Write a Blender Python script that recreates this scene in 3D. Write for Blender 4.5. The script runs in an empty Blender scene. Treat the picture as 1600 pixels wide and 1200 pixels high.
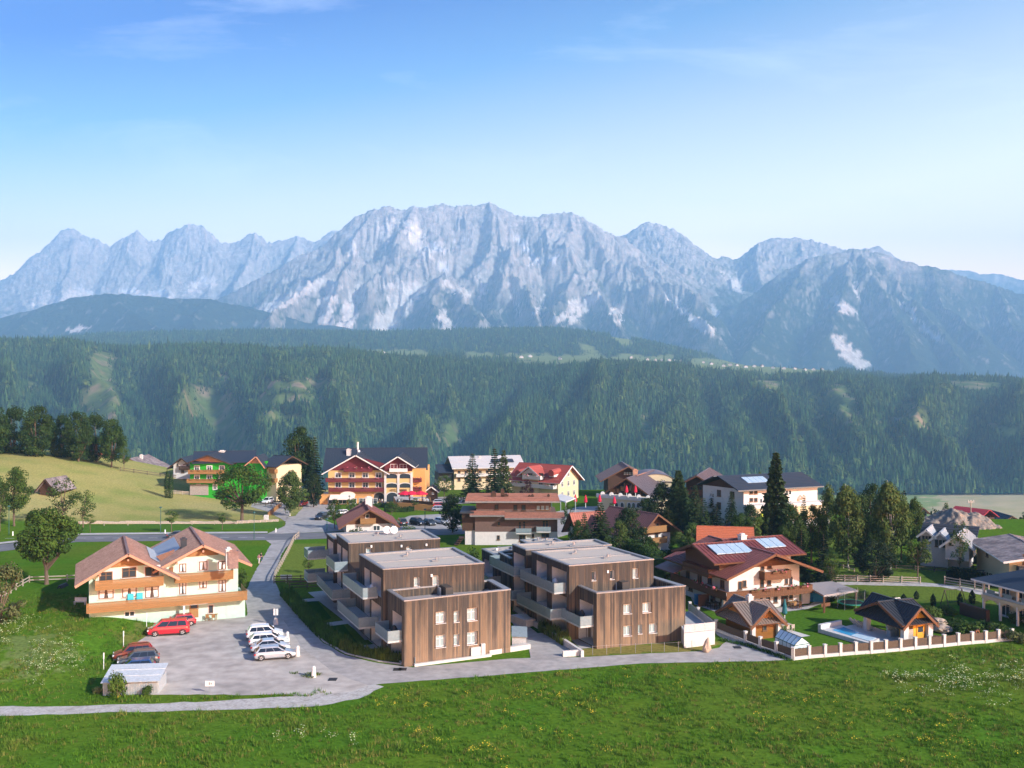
import bpy, bmesh, math, random
import numpy as np
from mathutils import Vector, Matrix
R = math.radians
random.seed(7); np.random.seed(7)
SC = bpy.context.scene
COL = SC.collection

# ---------------------------------------------------------------- camera, sky, sun, exposure
CZ, F, HY = 32.5, 1550.0, 590.0  # camera height in metres, focal length and horizon row in units of a 1600 wide picture
cam_d = bpy.data.cameras.new('camera'); cam = bpy.data.objects.new('camera', cam_d); COL.objects.link(cam)
cam.location = (0, 0, CZ); cam.rotation_euler = (R(90), 0, 0)
cam_d.sensor_width = 36; cam_d.shift_y = (HY - 600) / 1600; cam_d.lens = 36 * F / 1600; cam_d.clip_start = 0.5; cam_d.clip_end = 60000
SC.camera = cam
SUN_EL, SUN_AZ = R(27), R(35)   # azimuth: degrees from +x towards the camera (-y)
sun_dir = Vector((math.cos(SUN_AZ) * math.cos(SUN_EL), -math.sin(SUN_AZ) * math.cos(SUN_EL), math.sin(SUN_EL)))
sl = bpy.data.lights.new('sun', 'SUN'); so = bpy.data.objects.new('sun', sl); COL.objects.link(so)
sl.energy = 5.0; sl.angle = R(0.6); sl.color = (1.0, 0.955, 0.89)
so.rotation_euler = sun_dir.to_track_quat('Z', 'Y').to_euler()
W = bpy.data.worlds.new('World'); SC.world = W; W.use_nodes = True
wn, wl = W.node_tree.nodes, W.node_tree.links
bg = wn['Background']; bg.inputs['Strength'].default_value = 0.128
sky = wn.new('ShaderNodeTexSky'); sky.sky_type = 'NISHITA'; sky.sun_disc = False
sky.sun_elevation = SUN_EL; sky.sun_rotation = R(90) + SUN_AZ
sky.altitude = 900; sky.air_density = 1.0; sky.dust_density = 1.2; sky.ozone_density = 2.2
hs = wn.new('ShaderNodeHueSaturation'); hs.inputs['Saturation'].default_value = 1.25
wl.new(sky.outputs[0], hs.inputs['Color'])
# deeper blue overhead, paler towards the horizon
tcs = wn.new('ShaderNodeTexCoord'); sp = wn.new('ShaderNodeSeparateXYZ'); wl.new(tcs.outputs['Generated'], sp.inputs[0])
rp = wn.new('ShaderNodeValToRGB'); mx = wn.new('ShaderNodeMath'); mx.operation = 'MULTIPLY_ADD'; mx.inputs[1].default_value = -.19; wl.new(sp.outputs['X'], mx.inputs[0]); wl.new(sp.outputs['Z'], mx.inputs[2]); wl.new(mx.outputs[0], rp.inputs[0]); e = rp.color_ramp.elements
e[0].position = 0.11; e[0].color = (7.0, 3.0, 1.62, 1); e[1].position = 0.38; e[1].color = (.0, .36, .84, 1)
q_ = rp.color_ramp.elements.new(.215); q_.color = (4.1, 1.95, 1.24, 1); q_ = rp.color_ramp.elements.new(.305); q_.color = (1.0, 1.0, 1.05, 1)
sm = wn.new('ShaderNodeMixRGB'); sm.blend_type = 'MULTIPLY'; sm.inputs[0].default_value = 1; wl.new(hs.outputs[0], sm.inputs[1]); wl.new(rp.outputs[0], sm.inputs[2])
# thin cirrus high in the sky
tc = wn.new('ShaderNodeTexCoord'); mp = wn.new('ShaderNodeMapping'); mp.inputs['Scale'].default_value = (1.6, 1.6, 7.5)
mp.inputs['Rotation'].default_value = (R(8), R(14), R(10)); mp.inputs['Location'].default_value = (0.35, 0.2, 0.75)
wl.new(tc.outputs['Generated'], mp.inputs[0])
n1 = wn.new('ShaderNodeTexNoise'); n1.inputs['Scale'].default_value = 2.1; n1.inputs['Detail'].default_value = 9; n1.inputs['Roughness'].default_value = 0.62; n1.inputs['Distortion'].default_value = 0.5
wl.new(mp.outputs[0], n1.inputs['Vector'])
mr = wn.new('ShaderNodeMapRange'); mr.inputs['From Min'].default_value = 0.52; mr.inputs['From Max'].default_value = 0.85; mr.inputs['To Max'].default_value = 0.40
wl.new(n1.outputs[0], mr.inputs[0])
cm = wn.new('ShaderNodeMixRGB'); cm.inputs[2].default_value = (7.5, 8.0, 8.6, 1)
wl.new(mr.outputs[0], cm.inputs[0]); wl.new(sm.outputs[0], cm.inputs[1]); wl.new(cm.outputs[0], bg.inputs['Color'])
SC.view_settings.view_transform = 'Standard'; SC.view_settings.look = 'None'
SC.view_settings.exposure = 0.76; SC.view_settings.gamma = 1.0; SC.view_settings.use_curve_mapping = False
SC.render.engine = 'CYCLES'
SC.cycles.use_denoising = True; SC.cycles.denoising_prefilter = 'ACCURATE'; SC.cycles.denoising_input_passes = 'RGB_ALBEDO_NORMAL'
SC.cycles.max_bounces = 5; SC.cycles.diffuse_bounces = 2; SC.cycles.glossy_bounces = 2; SC.cycles.transparent_max_bounces = 8
SC.cycles.transmission_bounces = 3; SC.cycles.volume_bounces = 1; SC.cycles.use_adaptive_sampling = False
SC.cycles.sample_clamp_indirect = 6

# ---------------------------------------------------------------- small helpers
def lerp(a, b, t): return a + (b - a) * t
def sstep(x):
    x = np.clip(x, 0, 1); return x * x * (3 - 2 * x)
def tag(o, label=None, cat=None, group=None, kind=None):
    if label: o['label'] = label
    if cat: o['category'] = cat
    if group: o['group'] = group
    if kind: o['kind'] = kind
    return o
def link(o, parent=None):
    COL.objects.link(o)
    if parent is not None: o.parent = parent
    return o
def empty(name, loc, rz=0, label=None, cat=None, group=None):
    o = bpy.data.objects.new(name, None); o.location = loc; o.rotation_euler = (0, 0, rz); o.empty_display_size = .3
    link(o); tag(o, label, cat, group); return o
def copy_tree(o, parent=None):
    c = o.copy(); COL.objects.link(c)
    if parent is not None: c.parent = parent
    for ch in list(o.children): copy_tree(ch, c)
    return c

# numpy gradient noise -------------------------------------------------
def _h(ix, iy, seed):
    h = (ix.astype(np.int64) * 374761393 + iy.astype(np.int64) * 668265263 + seed * 144269504) & 0xFFFFFFFF
    h = ((h ^ (h >> 13)) * 1274126177) & 0xFFFFFFFF
    return (h ^ (h >> 16)) & 0xFFFF
def noise2(x, y, seed=0):
    x = np.asarray(x, float); y = np.asarray(y, float)
    ix = np.floor(x); iy = np.floor(y); fx = x - ix; fy = y - iy
    u = fx * fx * fx * (fx * (fx * 6 - 15) + 10); v = fy * fy * fy * (fy * (fy * 6 - 15) + 10)
    def g(dx, dy):
        a = _h(ix + dx, iy + dy, seed) * (2 * math.pi / 65536.0)
        return np.cos(a) * (fx - dx) + np.sin(a) * (fy - dy)
    return 1.5 * lerp(lerp(g(0, 0), g(1, 0), u), lerp(g(0, 1), g(1, 1), u), v)
def fbm(x, y, seed=0, octs=4, gain=.5, lac=2.03):
    s = 0; a = 1.0
    for i in range(octs):
        s = s + a * noise2(x, y, seed + i); x = x * lac + 7.3; y = y * lac + 3.1; a *= gain
    return s
def ridged(x, y, seed=0, octs=5, gain=.5, lac=2.07):
    s = 0; a = 1.0; w = 1.0
    for i in range(octs):
        n = (1 - np.abs(noise2(x, y, seed + i))) ** 2 * w; s = s + a * n; w = np.clip(n * 1.6, 0, 1)
        x = x * lac + 5.7; y = y * lac + 1.9; a *= gain
    return s
def crv(pts, x, k=None):
    a = np.array(pts, float); return np.interp(x, a[:, 0], a[:, 1])
def inpoly(x, y, poly):
    x = np.asarray(x); y = np.asarray(y); ins = np.zeros(x.shape, bool); n = len(poly); j = n - 1
    for i in range(n):
        xi, yi = poly[i]; xj, yj = poly[j]
        if yi != yj: ins ^= ((yi > y) != (yj > y)) & (x < (xj - xi) * (y - yi) / (yj - yi) + xi)
        j = i
    return ins

# the lie of the land -----------------------------------------------------
DROP = [(245, 0), (322, -15), (387, -29), (774, -88), (1160, -137), (1935, -192), (2400, -192)]
def g(x, y):
    x = np.asarray(x, float); y = np.asarray(y, float)
    z = -0.025 * np.clip(y - 150, 0, 190)
    k = 13.0 * sstep((-x - 62) / 95) * sstep((y - 206) / 100) * (1 - sstep((y - 338) / 90))
    sh = 82 * (1 - sstep((x - 62) / 45))
    d = crv(DROP, np.minimum(np.maximum(y - sh * (1 - sstep((y - 390) / 900)), 0), 2200))
    bank = 1.75 * sstep((-x - 44.5) / 9.0) * sstep((y - 98) / 22) * (1 - sstep((y - 150) / 40))
    far = np.clip((y - 450) / 200, 0, 1)
    return z + k + d + bank + 1.6 * fbm(x / 90, y / 115, 41, 3) * far
def gz(x, y): return float(g(x, y))
def px2w(px, py, D):            # a point seen at (px, py) of the 1600 wide picture and D metres away
    return Vector(((px - 800) / F * D, D, CZ - (py - HY) / F * D))
def G(px, py):                  # the ground seen there
    D = 100.0
    for _ in range(60):
        x = (px - 800) / F * D
        D = lerp(D, (CZ - gz(x, D)) * F / (py - HY), .6)
    x = (px - 800) / F * D
    return Vector((x, D, gz(x, D)))
def TOP(px, py, z):             # the point of height z seen there
    D = (CZ - z) * F / (py - HY); return Vector(((px - 800) / F * D, D, z))

# ---------------------------------------------------------------- materials
MATS = {}
def pmat(name, c, rough=.85, var=.12, scale=2.0, metal=0.0, spec=.25, bump=0.0, bscale=20.0, c2=None, mix=(.42, .62), det=5, stretch=None, attr=None, rand=0.0, transl=0.0, coord='pos'):
    if name in MATS: return MATS[name]
    m = bpy.data.materials.new(name); m.use_nodes = True; MATS[name] = m
    n, l = m.node_tree.nodes, m.node_tree.links; b = n['Principled BSDF']
    b.inputs['Roughness'].default_value = rough; b.inputs['Metallic'].default_value = metal
    b.inputs['Specular IOR Level'].default_value = spec
    if coord == 'pos':
        g_ = n.new('ShaderNodeNewGeometry'); vec = g_.outputs['Position']
    else:
        g_ = n.new('ShaderNodeTexCoord'); vec = g_.outputs['Object']
    if stretch:
        q = n.new('ShaderNodeMapping'); q.inputs['Scale'].default_value = stretch; l.new(vec, q.inputs[0]); vec = q.outputs[0]
    t = n.new('ShaderNodeTexNoise'); t.inputs['Scale'].default_value = scale; t.inputs['Detail'].default_value = det; t.inputs['Roughness'].default_value = .6
    l.new(vec, t.inputs['Vector'])
    if attr:
        a = n.new('ShaderNodeAttribute'); a.attribute_name = attr; base = a.outputs['Color']
    else:
        rgb = n.new('ShaderNodeRGB'); rgb.outputs[0].default_value = (*c, 1); base = rgb.outputs[0]
    if c2:
        r_ = n.new('ShaderNodeMapRange'); r_.inputs['From Min'].default_value = mix[0]; r_.inputs['From Max'].default_value = mix[1]; l.new(t.outputs[0], r_.inputs[0])
        x = n.new('ShaderNodeMixRGB'); x.inputs[2].default_value = (*c2, 1); l.new(r_.outputs[0], x.inputs[0]); l.new(base, x.inputs[1]); base = x.outputs[0]
    if var:
        t2 = n.new('ShaderNodeTexNoise'); t2.inputs['Scale'].default_value = scale * 4.3; t2.inputs['Detail'].default_value = 4; l.new(vec, t2.inputs['Vector'])
        r2 = n.new('ShaderNodeMapRange'); r2.inputs['From Min'].default_value = .3; r2.inputs['From Max'].default_value = .7; r2.inputs['To Min'].default_value = 1 - var; r2.inputs['To Max'].default_value = 1 + var
        l.new(t2.outputs[0], r2.inputs[0])
        v = n.new('ShaderNodeVectorMath'); v.operation = 'SCALE'; l.new(base, v.inputs[0]); l.new(r2.outputs[0], v.inputs['Scale']); base = v.outputs[0]
    if rand:
        oi = n.new('ShaderNodeObjectInfo'); r3 = n.new('ShaderNodeMapRange'); r3.inputs['To Min'].default_value = 1 - rand; r3.inputs['To Max'].default_value = 1 + rand; l.new(oi.outputs['Random'], r3.inputs[0])
        v = n.new('ShaderNodeVectorMath'); v.operation = 'SCALE'; l.new(base, v.inputs[0]); l.new(r3.outputs[0], v.inputs['Scale']); base = v.outputs[0]
    l.new(base, b.inputs['Base Color'])
    if bump:
        t3 = n.new('ShaderNodeTexNoise'); t3.inputs['Scale'].default_value = bscale; t3.inputs['Detail'].default_value = 4; l.new(vec, t3.inputs['Vector'])
        bp = n.new('ShaderNodeBump'); bp.inputs['Strength'].default_value = min(bump, 1); bp.inputs['Distance'].default_value = bump; l.new(t3.outputs[0], bp.inputs['Height']); l.new(bp.outputs[0], b.inputs['Normal'])
    if transl:
        out = n['Material Output']; tr = n.new('ShaderNodeBsdfTranslucent'); l.new(base, tr.inputs['Color']); ms = n.new('ShaderNodeMixShader'); ms.inputs[0].default_value = transl
        l.new(b.outputs[0], ms.inputs[1]); l.new(tr.outputs[0], ms.inputs[2]); l.new(ms.outputs[0], out.inputs['Surface'])
    return m

# ---------------------------------------------------------------- mesh builder
class MB:
    def __init__(s): s.v = []; s.f = []; s.mi = []; s.fc = []
    def face(s, pts, m=0, c=1.0):
        k = len(s.v); s.v += [tuple(p) for p in pts]; s.f.append(tuple(range(k, k + len(pts)))); s.mi.append(m); s.fc.append(c)
    def obox(s, o, a, b, h, m=0, c=1.0, skip=''):
        o, a, b, h = Vector(o), Vector(a), Vector(b), Vector(h)
        P = [o, o + a, o + a + b, o + b, o + h, o + a + h, o + a + b + h, o + b + h]; k = len(s.v); s.v += [tuple(p) for p in P]
        fs = {'b': (0, 3, 2, 1), 't': (4, 5, 6, 7), 'f': (0, 1, 5, 4), 'r': (1, 2, 6, 5), 'k': (2, 3, 7, 6), 'l': (3, 0, 4, 7)}
        flip = a.cross(b).dot(h) < 0
        for key, q in fs.items():
            if key in skip: continue
            q = tuple(k + i for i in q); s.f.append(q[::-1] if flip else q); s.mi.append(m); s.fc.append(c)
    def box(s, x0, x1, y0, y1, z0, z1, m=0, c=1.0, skip=''): s.obox((x0, y0, z0), (x1 - x0, 0, 0), (0, y1 - y0, 0), (0, 0, z1 - z0), m, c, skip)
    def prism(s, poly, z0, z1, m=0, mt=None, bottom=False, c=1.0):      # poly counter-clockwise (x, y)
        a = sum(poly[i - 1][0] * poly[i][1] - poly[i][0] * poly[i - 1][1] for i in range(len(poly)))
        if a < 0: poly = poly[::-1]
        n = len(poly)
        for i in range(n):
            p, q = poly[i], poly[(i + 1) % n]
            s.face([(p[0], p[1], z0), (q[0], q[1], z0), (q[0], q[1], z1), (p[0], p[1], z1)], m, c)
        s.face([(p[0], p[1], z1) for p in poly], m if mt is None else mt, c)
        if bottom: s.face([(p[0], p[1], z0) for p in poly[::-1]], m, c)
    def tube(s, p0, p1, r0, r1=None, n=8, m=0, cap=True, c=1.0):
        p0, p1 = Vector(p0), Vector(p1); r1 = r0 if r1 is None else r1
        d = (p1 - p0).normalized(); a = d.orthogonal().normalized(); b = d.cross(a); k = len(s.v)
        for p, r in ((p0, r0), (p1, r1)):
            for i in range(n):
                t = 2 * math.pi * i / n; s.v.append(tuple(p + a * (r * math.cos(t)) + b * (r * math.sin(t))))
        for i in range(n):
            j = (i + 1) % n; s.f.append((k + i, k + j, k + n + j, k + n + i)); s.mi.append(m); s.fc.append(c)
        if cap:
            s.f.append(tuple(k + i for i in range(n))[::-1]); s.mi.append(m); s.fc.append(c)
            s.f.append(tuple(k + n + i for i in range(n))); s.mi.append(m); s.fc.append(c)
    def path(s, pts, rs, n=7, m=0):
        for i in range(len(pts) - 1): s.tube(pts[i], pts[i + 1], rs[i], rs[i + 1], n, m, cap=(i == len(pts) - 2))
    def lathe(s, prof, n=12, m=0, o=(0, 0, 0)):                         # prof: list of (r, z)
        k = len(s.v); o = Vector(o)
        for r, z in prof:
            for i in range(n):
                t = 2 * math.pi * i / n; s.v.append((o.x + r * math.cos(t), o.y + r * math.sin(t), o.z + z))
        for j in range(len(prof) - 1):
            for i in range(n):
                q = (i + 1) % n; s.f.append((k + j * n + i, k + j * n + q, k + (j + 1) * n + q, k + (j + 1) * n + i)); s.mi.append(m); s.fc.append(1.0)
        s.f.append(tuple(k + (len(prof) - 1) * n + i for i in range(n))); s.mi.append(m); s.fc.append(1.0)
    def fbox(s, fc, s0, s1, z0, z1, o0, o1, m=0, c=1.0, skip=''):        # box on a facade: along, up, outward
        a = fc.P(s0, z0, o0); s.obox(a, fc.P(s1, z0, o0) - a, fc.P(s0, z0, o1) - a, (0, 0, z1 - z0), m, c, skip)
    def mesh(s, name, mats, loc=(0, 0, 0), smooth=False, attr=None):
        me = bpy.data.meshes.new(name); L = loc
        me.from_pydata([(x - L[0], y - L[1], z - L[2]) for x, y, z in s.v], [], s.f)
        for m in (mats if isinstance(mats, (list, tuple)) else [mats]): me.materials.append(m)
        if any(s.mi): me.polygons.foreach_set('material_index', s.mi)
        if smooth: me.polygons.foreach_set('use_smooth', [True] * len(me.polygons))
        if attr:
            at = me.attributes.new(attr, 'FLOAT', 'FACE'); at.data.foreach_set('value', [float(q) for q in s.fc])
        return me
    def build(s, name, mats, parent=None, smooth=False, attr=None, kind=None, loc=None, label=None):
        L = loc if loc is not None else (parent_loc(parent) if parent is not None else (0, 0, 0))
        o = bpy.data.objects.new(name, s.mesh(name, mats, L, smooth, attr))
        if parent is None: o.location = L
        link(o, parent); tag(o, label, None, None, kind); return o
def parent_loc(p):
    L = Vector((0, 0, 0))
    while p is not None: L = L + p.location; p = p.parent
    return L
class Fc:                       # a facade from A (left, seen from outside) to B (right)
    def __init__(s, A, B, z=0.0):
        s.A = Vector((A[0], A[1])); s.B = Vector((B[0], B[1])); d = s.B - s.A; s.len = d.length; s.u = d / s.len; s.n = Vector((s.u.y, -s.u.x)); s.z = z
        s.ang = math.atan2(s.u.y, s.u.x)
    def P(s, t, z, o=0.0):
        q = s.A + s.u * t + s.n * o; return Vector((q.x, q.y, s.z + z))
def grid_mesh(name, X, Y, Z, mat_, color=None, smooth=True, parent=None):
    r, c = X.shape; me = bpy.data.meshes.new(name)
    me.vertices.add(r * c); co = np.empty((r * c, 3)); co[:, 0] = X.ravel(); co[:, 1] = Y.ravel(); co[:, 2] = Z.ravel()
    me.vertices.foreach_set('co', co.ravel())
    i = (np.arange(r - 1)[:, None] * c + np.arange(c - 1)[None, :]).ravel()
    q = np.stack([i, i + 1, i + c + 1, i + c], 1).astype(np.int32); nf = len(q)
    me.loops.add(nf * 4); me.loops.foreach_set('vertex_index', q.ravel())
    me.polygons.add(nf); me.polygons.foreach_set('loop_start', np.arange(nf) * 4); me.polygons.foreach_set('loop_total', np.full(nf, 4))
    me.update(calc_edges=True)
    me.polygons.foreach_set('use_smooth', np.full(nf, smooth))
    if color is not None:
        a = me.attributes.new('gcol', 'FLOAT_COLOR', 'POINT'); cc = np.ones((r * c, 4)); cc[:, :3] = color.reshape(-1, 3); a.data.foreach_set('color', cc.ravel())
    me.materials.append(mat_); me.validate()
    o = bpy.data.objects.new(name, me); link(o, parent); return o
# ================================================================ GROUND
def mixc(c, t, d):
    t = np.asarray(t)[..., None]; return c * (1 - t) + np.array(d) * t
def px_of(x, y): return 800 + F * x / y
def wpoly(pts): return [tuple(G(*p)[:2]) for p in pts]
M_ground = pmat('meadow', (.1, .1, .1), .95, .25, .55, spec=.0, bump=.25, bscale=3.5, attr='gcol')
pxs = np.linspace(-700, 2300, 520)
Ds = np.concatenate([np.linspace(12, 75, 30), np.linspace(76, 170, 120), np.linspace(171, 400, 160), np.geomspace(403, 2150, 74)])
PX, DD = np.meshgrid(pxs, Ds); X = (PX - 800) / F * DD; Y = DD.copy()
X[0] = np.linspace(-700, 700, len(pxs)); Y[0] = -300
Z = g(X, Y)
near = Y < 135
Z = Z + np.where(near, .0, 0)
nz = fbm(X / 14, Y / 14, 3, 4); nf = fbm(X / 3.1, Y / 3.1, 9, 3); nb = fbm(X / 45, Y / 45, 21, 3)
C = np.zeros(X.shape + (3,)) + np.array((.062, .145, .012))
C = mixc(C, np.clip(.5 + 1.0 * nz, 0, 1) * .6, (.095, .14, .014)); C = mixc(C, np.clip(nf, 0, 1) * .45, (.040, .092, .008))
C = mixc(C, np.clip(nb * 1.4 - .1, 0, 1) * .5, (.105, .13, .018))
jx, jy = X + 1.2 * nf, Y + 1.2 * nz
HAY = [(-900, 700), (0, 722), (180, 733), (300, 752), (350, 770), (440, 790), (445, 808), (330, 815), (150, 818), (0, 826), (-900, 850)]
hay_w = [tuple(px2w(p, q, 0.0)[:2]) for p, q in HAY]
hay = sstep((-jx + 3 - 55) / 8) * sstep((jy - 229) / 8) * (1 - sstep((jy - 390) / 50))
st = .5 + .5 * np.sin(((Y - 120) * .9 + X * .18 + 3 * nb) * .55)
C = mixc(C, hay * .92, (.30, .275, .095)); C = mixc(C, hay * np.clip(.8 * nz + .75 * st - .25, 0, 1) * .75, (.17, .22, .055)); C = mixc(C, hay * np.clip(-nb, 0, 1) * .7, (.40, .325, .15))
# far valley field, pale and dry
val = sstep((Y - 540) / 250); C = mixc(C, val * .95, (.46, .37, .19)); C = mixc(C, val * np.clip(nb * 2, 0, 1) * .5, (.30, .31, .12)); C = mixc(C, val * np.clip(.5 + fbm(X / 130, Y / 130, 77, 3), 0, 1) * .45, (.52, .42, .25))
lv = val * (1 - sstep((PX - 1455 - 30 * nb) / 14)); C = mixc(C, lv * .8, (.17, .26, .06))
# garden lawns and trimmed verges
def zone(pts, col, k=1.0, jit=.4):
    global C
    w = wpoly(pts); m = inpoly(X + jit * nf, Y + jit * nz, w).astype(float); C = mixc(C, m * k, col)
LAWN = (.062, .135, .014)
zone([(1085, 945), (1125, 985), (1240, 1028), (1580, 1003), (1590, 905), (1340, 915), (1270, 950)], LAWN, .85)
zone([(432, 905), (452, 850), (512, 850), (520, 905)], (.115, .155, .028), .9)
zone([(1270, 880), (1300, 845), (1480, 870), (1600, 900), (1600, 925), (1340, 912), (1270, 905)], (.105, .150, .026), .85)
zone([(120, 830), (440, 826), (446, 815), (400, 812), (120, 822)], (.06, .135, .02), .9)
zone([(905, 1025), (990, 1020), (1100, 1016), (1130, 1006), (1110, 1000), (930, 1010), (905, 1014)], (.21, .17, .055), .8)
zone([(180, 1000), (225, 975), (300, 966), (240, 990), (205, 1020)], (.16, .15, .05), .55, 1.5)
zone([(1290, 912), (1440, 912), (1600, 935), (1600, 950), (1300, 935)], (.12, .145, .03), .6)
zone([(0, 1000), (60, 985), (110, 1010), (100, 1050), (20, 1060)], (.19, .21, .085), .45, 2.5)
ground = grid_mesh('ground', X, Y, Z, M_ground, C); tag(ground, kind='structure')

# roads, yards and paths: sheets lying on the ground -----------------------
def sheet(name, pts, mat_, off, step=4.0, world=False):
    w = pts if world else wpoly(pts); jag = .22 if mat_ in (M_gravel, M_path) else .10 if mat_ is M_lane else 0; rj = random.Random(len(pts))
    if jag:
        o = []
        for a, b in zip(w, w[1:] + w[:1]):
            n = max(1, int(math.hypot(b[0] - a[0], b[1] - a[1]) / 1.3)); o += [(lerp(a[0], b[0], i / n) + (rj.uniform(-jag, jag) if i else 0), lerp(a[1], b[1], i / n) + (rj.uniform(-jag, jag) if i else 0)) for i in range(n)]
        w = o
    bm = bmesh.new(); vs = [bm.verts.new((p[0], p[1], 0)) for p in w]
    f = bm.faces.new(vs); bmesh.ops.triangulate(bm, faces=[f])
    for _ in range(7):
        es = [e for e in bm.edges if e.calc_length() > step]
        if not es: break
        bmesh.ops.subdivide_edges(bm, edges=es, cuts=1); bmesh.ops.triangulate(bm, faces=bm.faces[:])
    for v in bm.verts: v.co.z = gz(v.co.x, v.co.y) + off
    bmesh.ops.recalc_face_normals(bm, faces=bm.faces)
    if sum(f.normal.z for f in bm.faces) < 0: bmesh.ops.reverse_faces(bm, faces=bm.faces)
    me = bpy.data.meshes.new(name); bm.to_mesh(me); bm.free(); me.materials.append(mat_)
    o = bpy.data.objects.new(name, me); link(o); tag(o, kind='structure'); return o
M_gravel = pmat('yard_gravel', (.40, .365, .325), .95, .22, .13, c2=(.28, .255, .23), mix=(.44, .76), bump=.03, bscale=9, det=12)
M_lane = pmat('lane_asphalt', (.33, .31, .29), .9, .16, .22, c2=(.24, .232, .222), mix=(.48, .72), bump=.01, bscale=20, det=9)
M_road = pmat('road_asphalt', (.125, .128, .135), .85, .10, .12, c2=(.165, .165, .17), mix=(.45, .65))
M_pave = pmat('pavement_pale', (.40, .385, .36), .9, .1, .5)
M_path = pmat('path_gravel', (.40, .385, .36), .95, .22, .8, c2=(.30, .28, .25), mix=(.45, .65), bump=.04, bscale=12)
M_paint = pmat('road_paint', (.75, .75, .73), .7, .08, 3)
M_conc = pmat('concrete', (.52, .50, .47), .85, .08, .9, c2=(.42, .40, .38), mix=(.5, .75))
M_slab = pmat('terrace_slabs', (.36, .35, .34), .9, .12, .7)
sheet('footpath', [(-500, 1108), (0, 1104), (150, 1102), (330, 1096), (450, 1088), (520, 1078), (575, 1066), (600, 1073), (560, 1092), (500, 1103), (330, 1110), (150, 1114), (0, 1119), (-500, 1124)], M_path, .010)
sheet('parking_yard', [(160, 1085), (178, 1045), (215, 1003), (243, 984), (296, 968), (345, 966), (386, 962), (436, 962), (470, 985), (520, 1030), (565, 1050), (590, 1066), (550, 1081), (490, 1086), (330, 1086)], M_gravel, .016)
sheet('access_lane', [(412, 842), (436, 840), (462, 838), (452, 850), (440, 865), (428, 905), (438, 925), (455, 945), (480, 977), (505, 1005), (540, 1024), (590, 1036), (645, 1043), (720, 1036), (800, 1029), (905, 1027), (1000, 1022), (1090, 1018), (1124, 1012), (1136, 1002), (1120, 992), (1112, 982), (1121, 984), (1165, 1003), (1240, 1030), (1200, 1033), (1000, 1037), (850, 1049), (700, 1061), (620, 1067), (575, 1071), (520, 1050), (470, 1010), (440, 965), (386, 962), (383, 925), (398, 895), (415, 865), (424, 850)], M_lane, .024, 3)
sheet('main_road', [(-600, 893), (-200, 872), (0, 851), (120, 837), (280, 835), (440, 834), (560, 830), (700, 826), (830, 816), (900, 806), (960, 799), (1010, 792), (1020, 797), (975, 806), (920, 816), (850, 827), (700, 836), (560, 840), (440, 844), (280, 845), (120, 847), (0, 862), (-200, 885), (-600, 907)], M_road, .030, 5)
sheet('pavement', [(-200, 869), (0, 848), (120, 834), (280, 832), (418, 831), (418, 833.6), (280, 834.8), (120, 836.6), (0, 850.6), (-200, 871.6)], M_pave, .10, 5)
sheet('hotel_forecourt', [(418, 834), (445, 822), (448, 808), (462, 806), (476, 790), (492, 772), (520, 768), (526, 782), (520, 806), (505, 812), (540, 826), (560, 829), (440, 834)], M_lane, .036, 5)
sheet('hotel_parking', [(560, 829), (600, 822), (640, 806), (690, 803), (716, 806), (722, 824), (700, 826)], M_lane, .036, 5)
sheet('guest_parking', [(392, 792), (400, 776), (440, 770), (462, 775), (452, 806), (446, 815), (420, 800)], M_lane, .036, 5)
sheet('street', [(868, 800), (905, 792), (960, 790), (975, 800), (930, 812), (900, 832), (872, 840), (866, 815)], M_lane, .036, 5)
sheet('upper_terrace', [(660, 778), (700, 776), (770, 780), (770, 786), (700, 788), (660, 786)], M_lane, .036, 5)
sheet('footpath', [(1270, 909), (1340, 909), (1440, 910), (1490, 915), (1540, 922), (1600, 932), (1700, 948), (1700, 960), (1600, 940), (1530, 929), (1470, 917), (1340, 914), (1270, 914)], M_path, .012)
line = [(p, 841 - (p - 120) * .003) for p in range(-20, 440, 14)]
mb = MB()
for i in range(0, len(line) - 1, 2):
    a, b = G(*line[i]), G(*line[i + 1]); a.z += .036; b.z += .036; n_ = Vector((0, .07, 0)); mb.face([a - n_, b - n_, b + n_, a + n_])
tag(mb.build('road_marking', M_paint), kind='structure')

# ================================================================ FOREST HILLSIDE ACROSS THE VALLEY
CREST = [(-700, 525), (0, 527), (100, 530), (180, 541), (260, 539), (330, 536), (420, 545), (480, 543), (540, 545), (600, 555), (700, 560), (800, 569), (860, 572), (930, 563), (1000, 563), (1060, 571), (1100, 577), (1200, 585), (1300, 583), (1390, 592), (1450, 586), (1520, 586), (1600, 591), (2300, 600)]
PLAT = [(-700, 540), (0, 540), (400, 549), (600, 548), (800, 553), (1000, 558), (1100, 565), (1300, 577), (1400, 588), (1600, 602), (2300, 606)]
RIDGE = [(-700, 545), (0, 538), (50, 530), (100, 525), (160, 520), (260, 517), (400, 514), (500, 515), (600, 517), (700, 514), (800, 511), (870, 511), (930, 518), (1000, 528), (1060, 542), (1120, 556), (1200, 574), (1300, 590), (1400, 600), (2300, 610)]
def zpy(py, D): return CZ + (HY - py) / F * D
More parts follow.
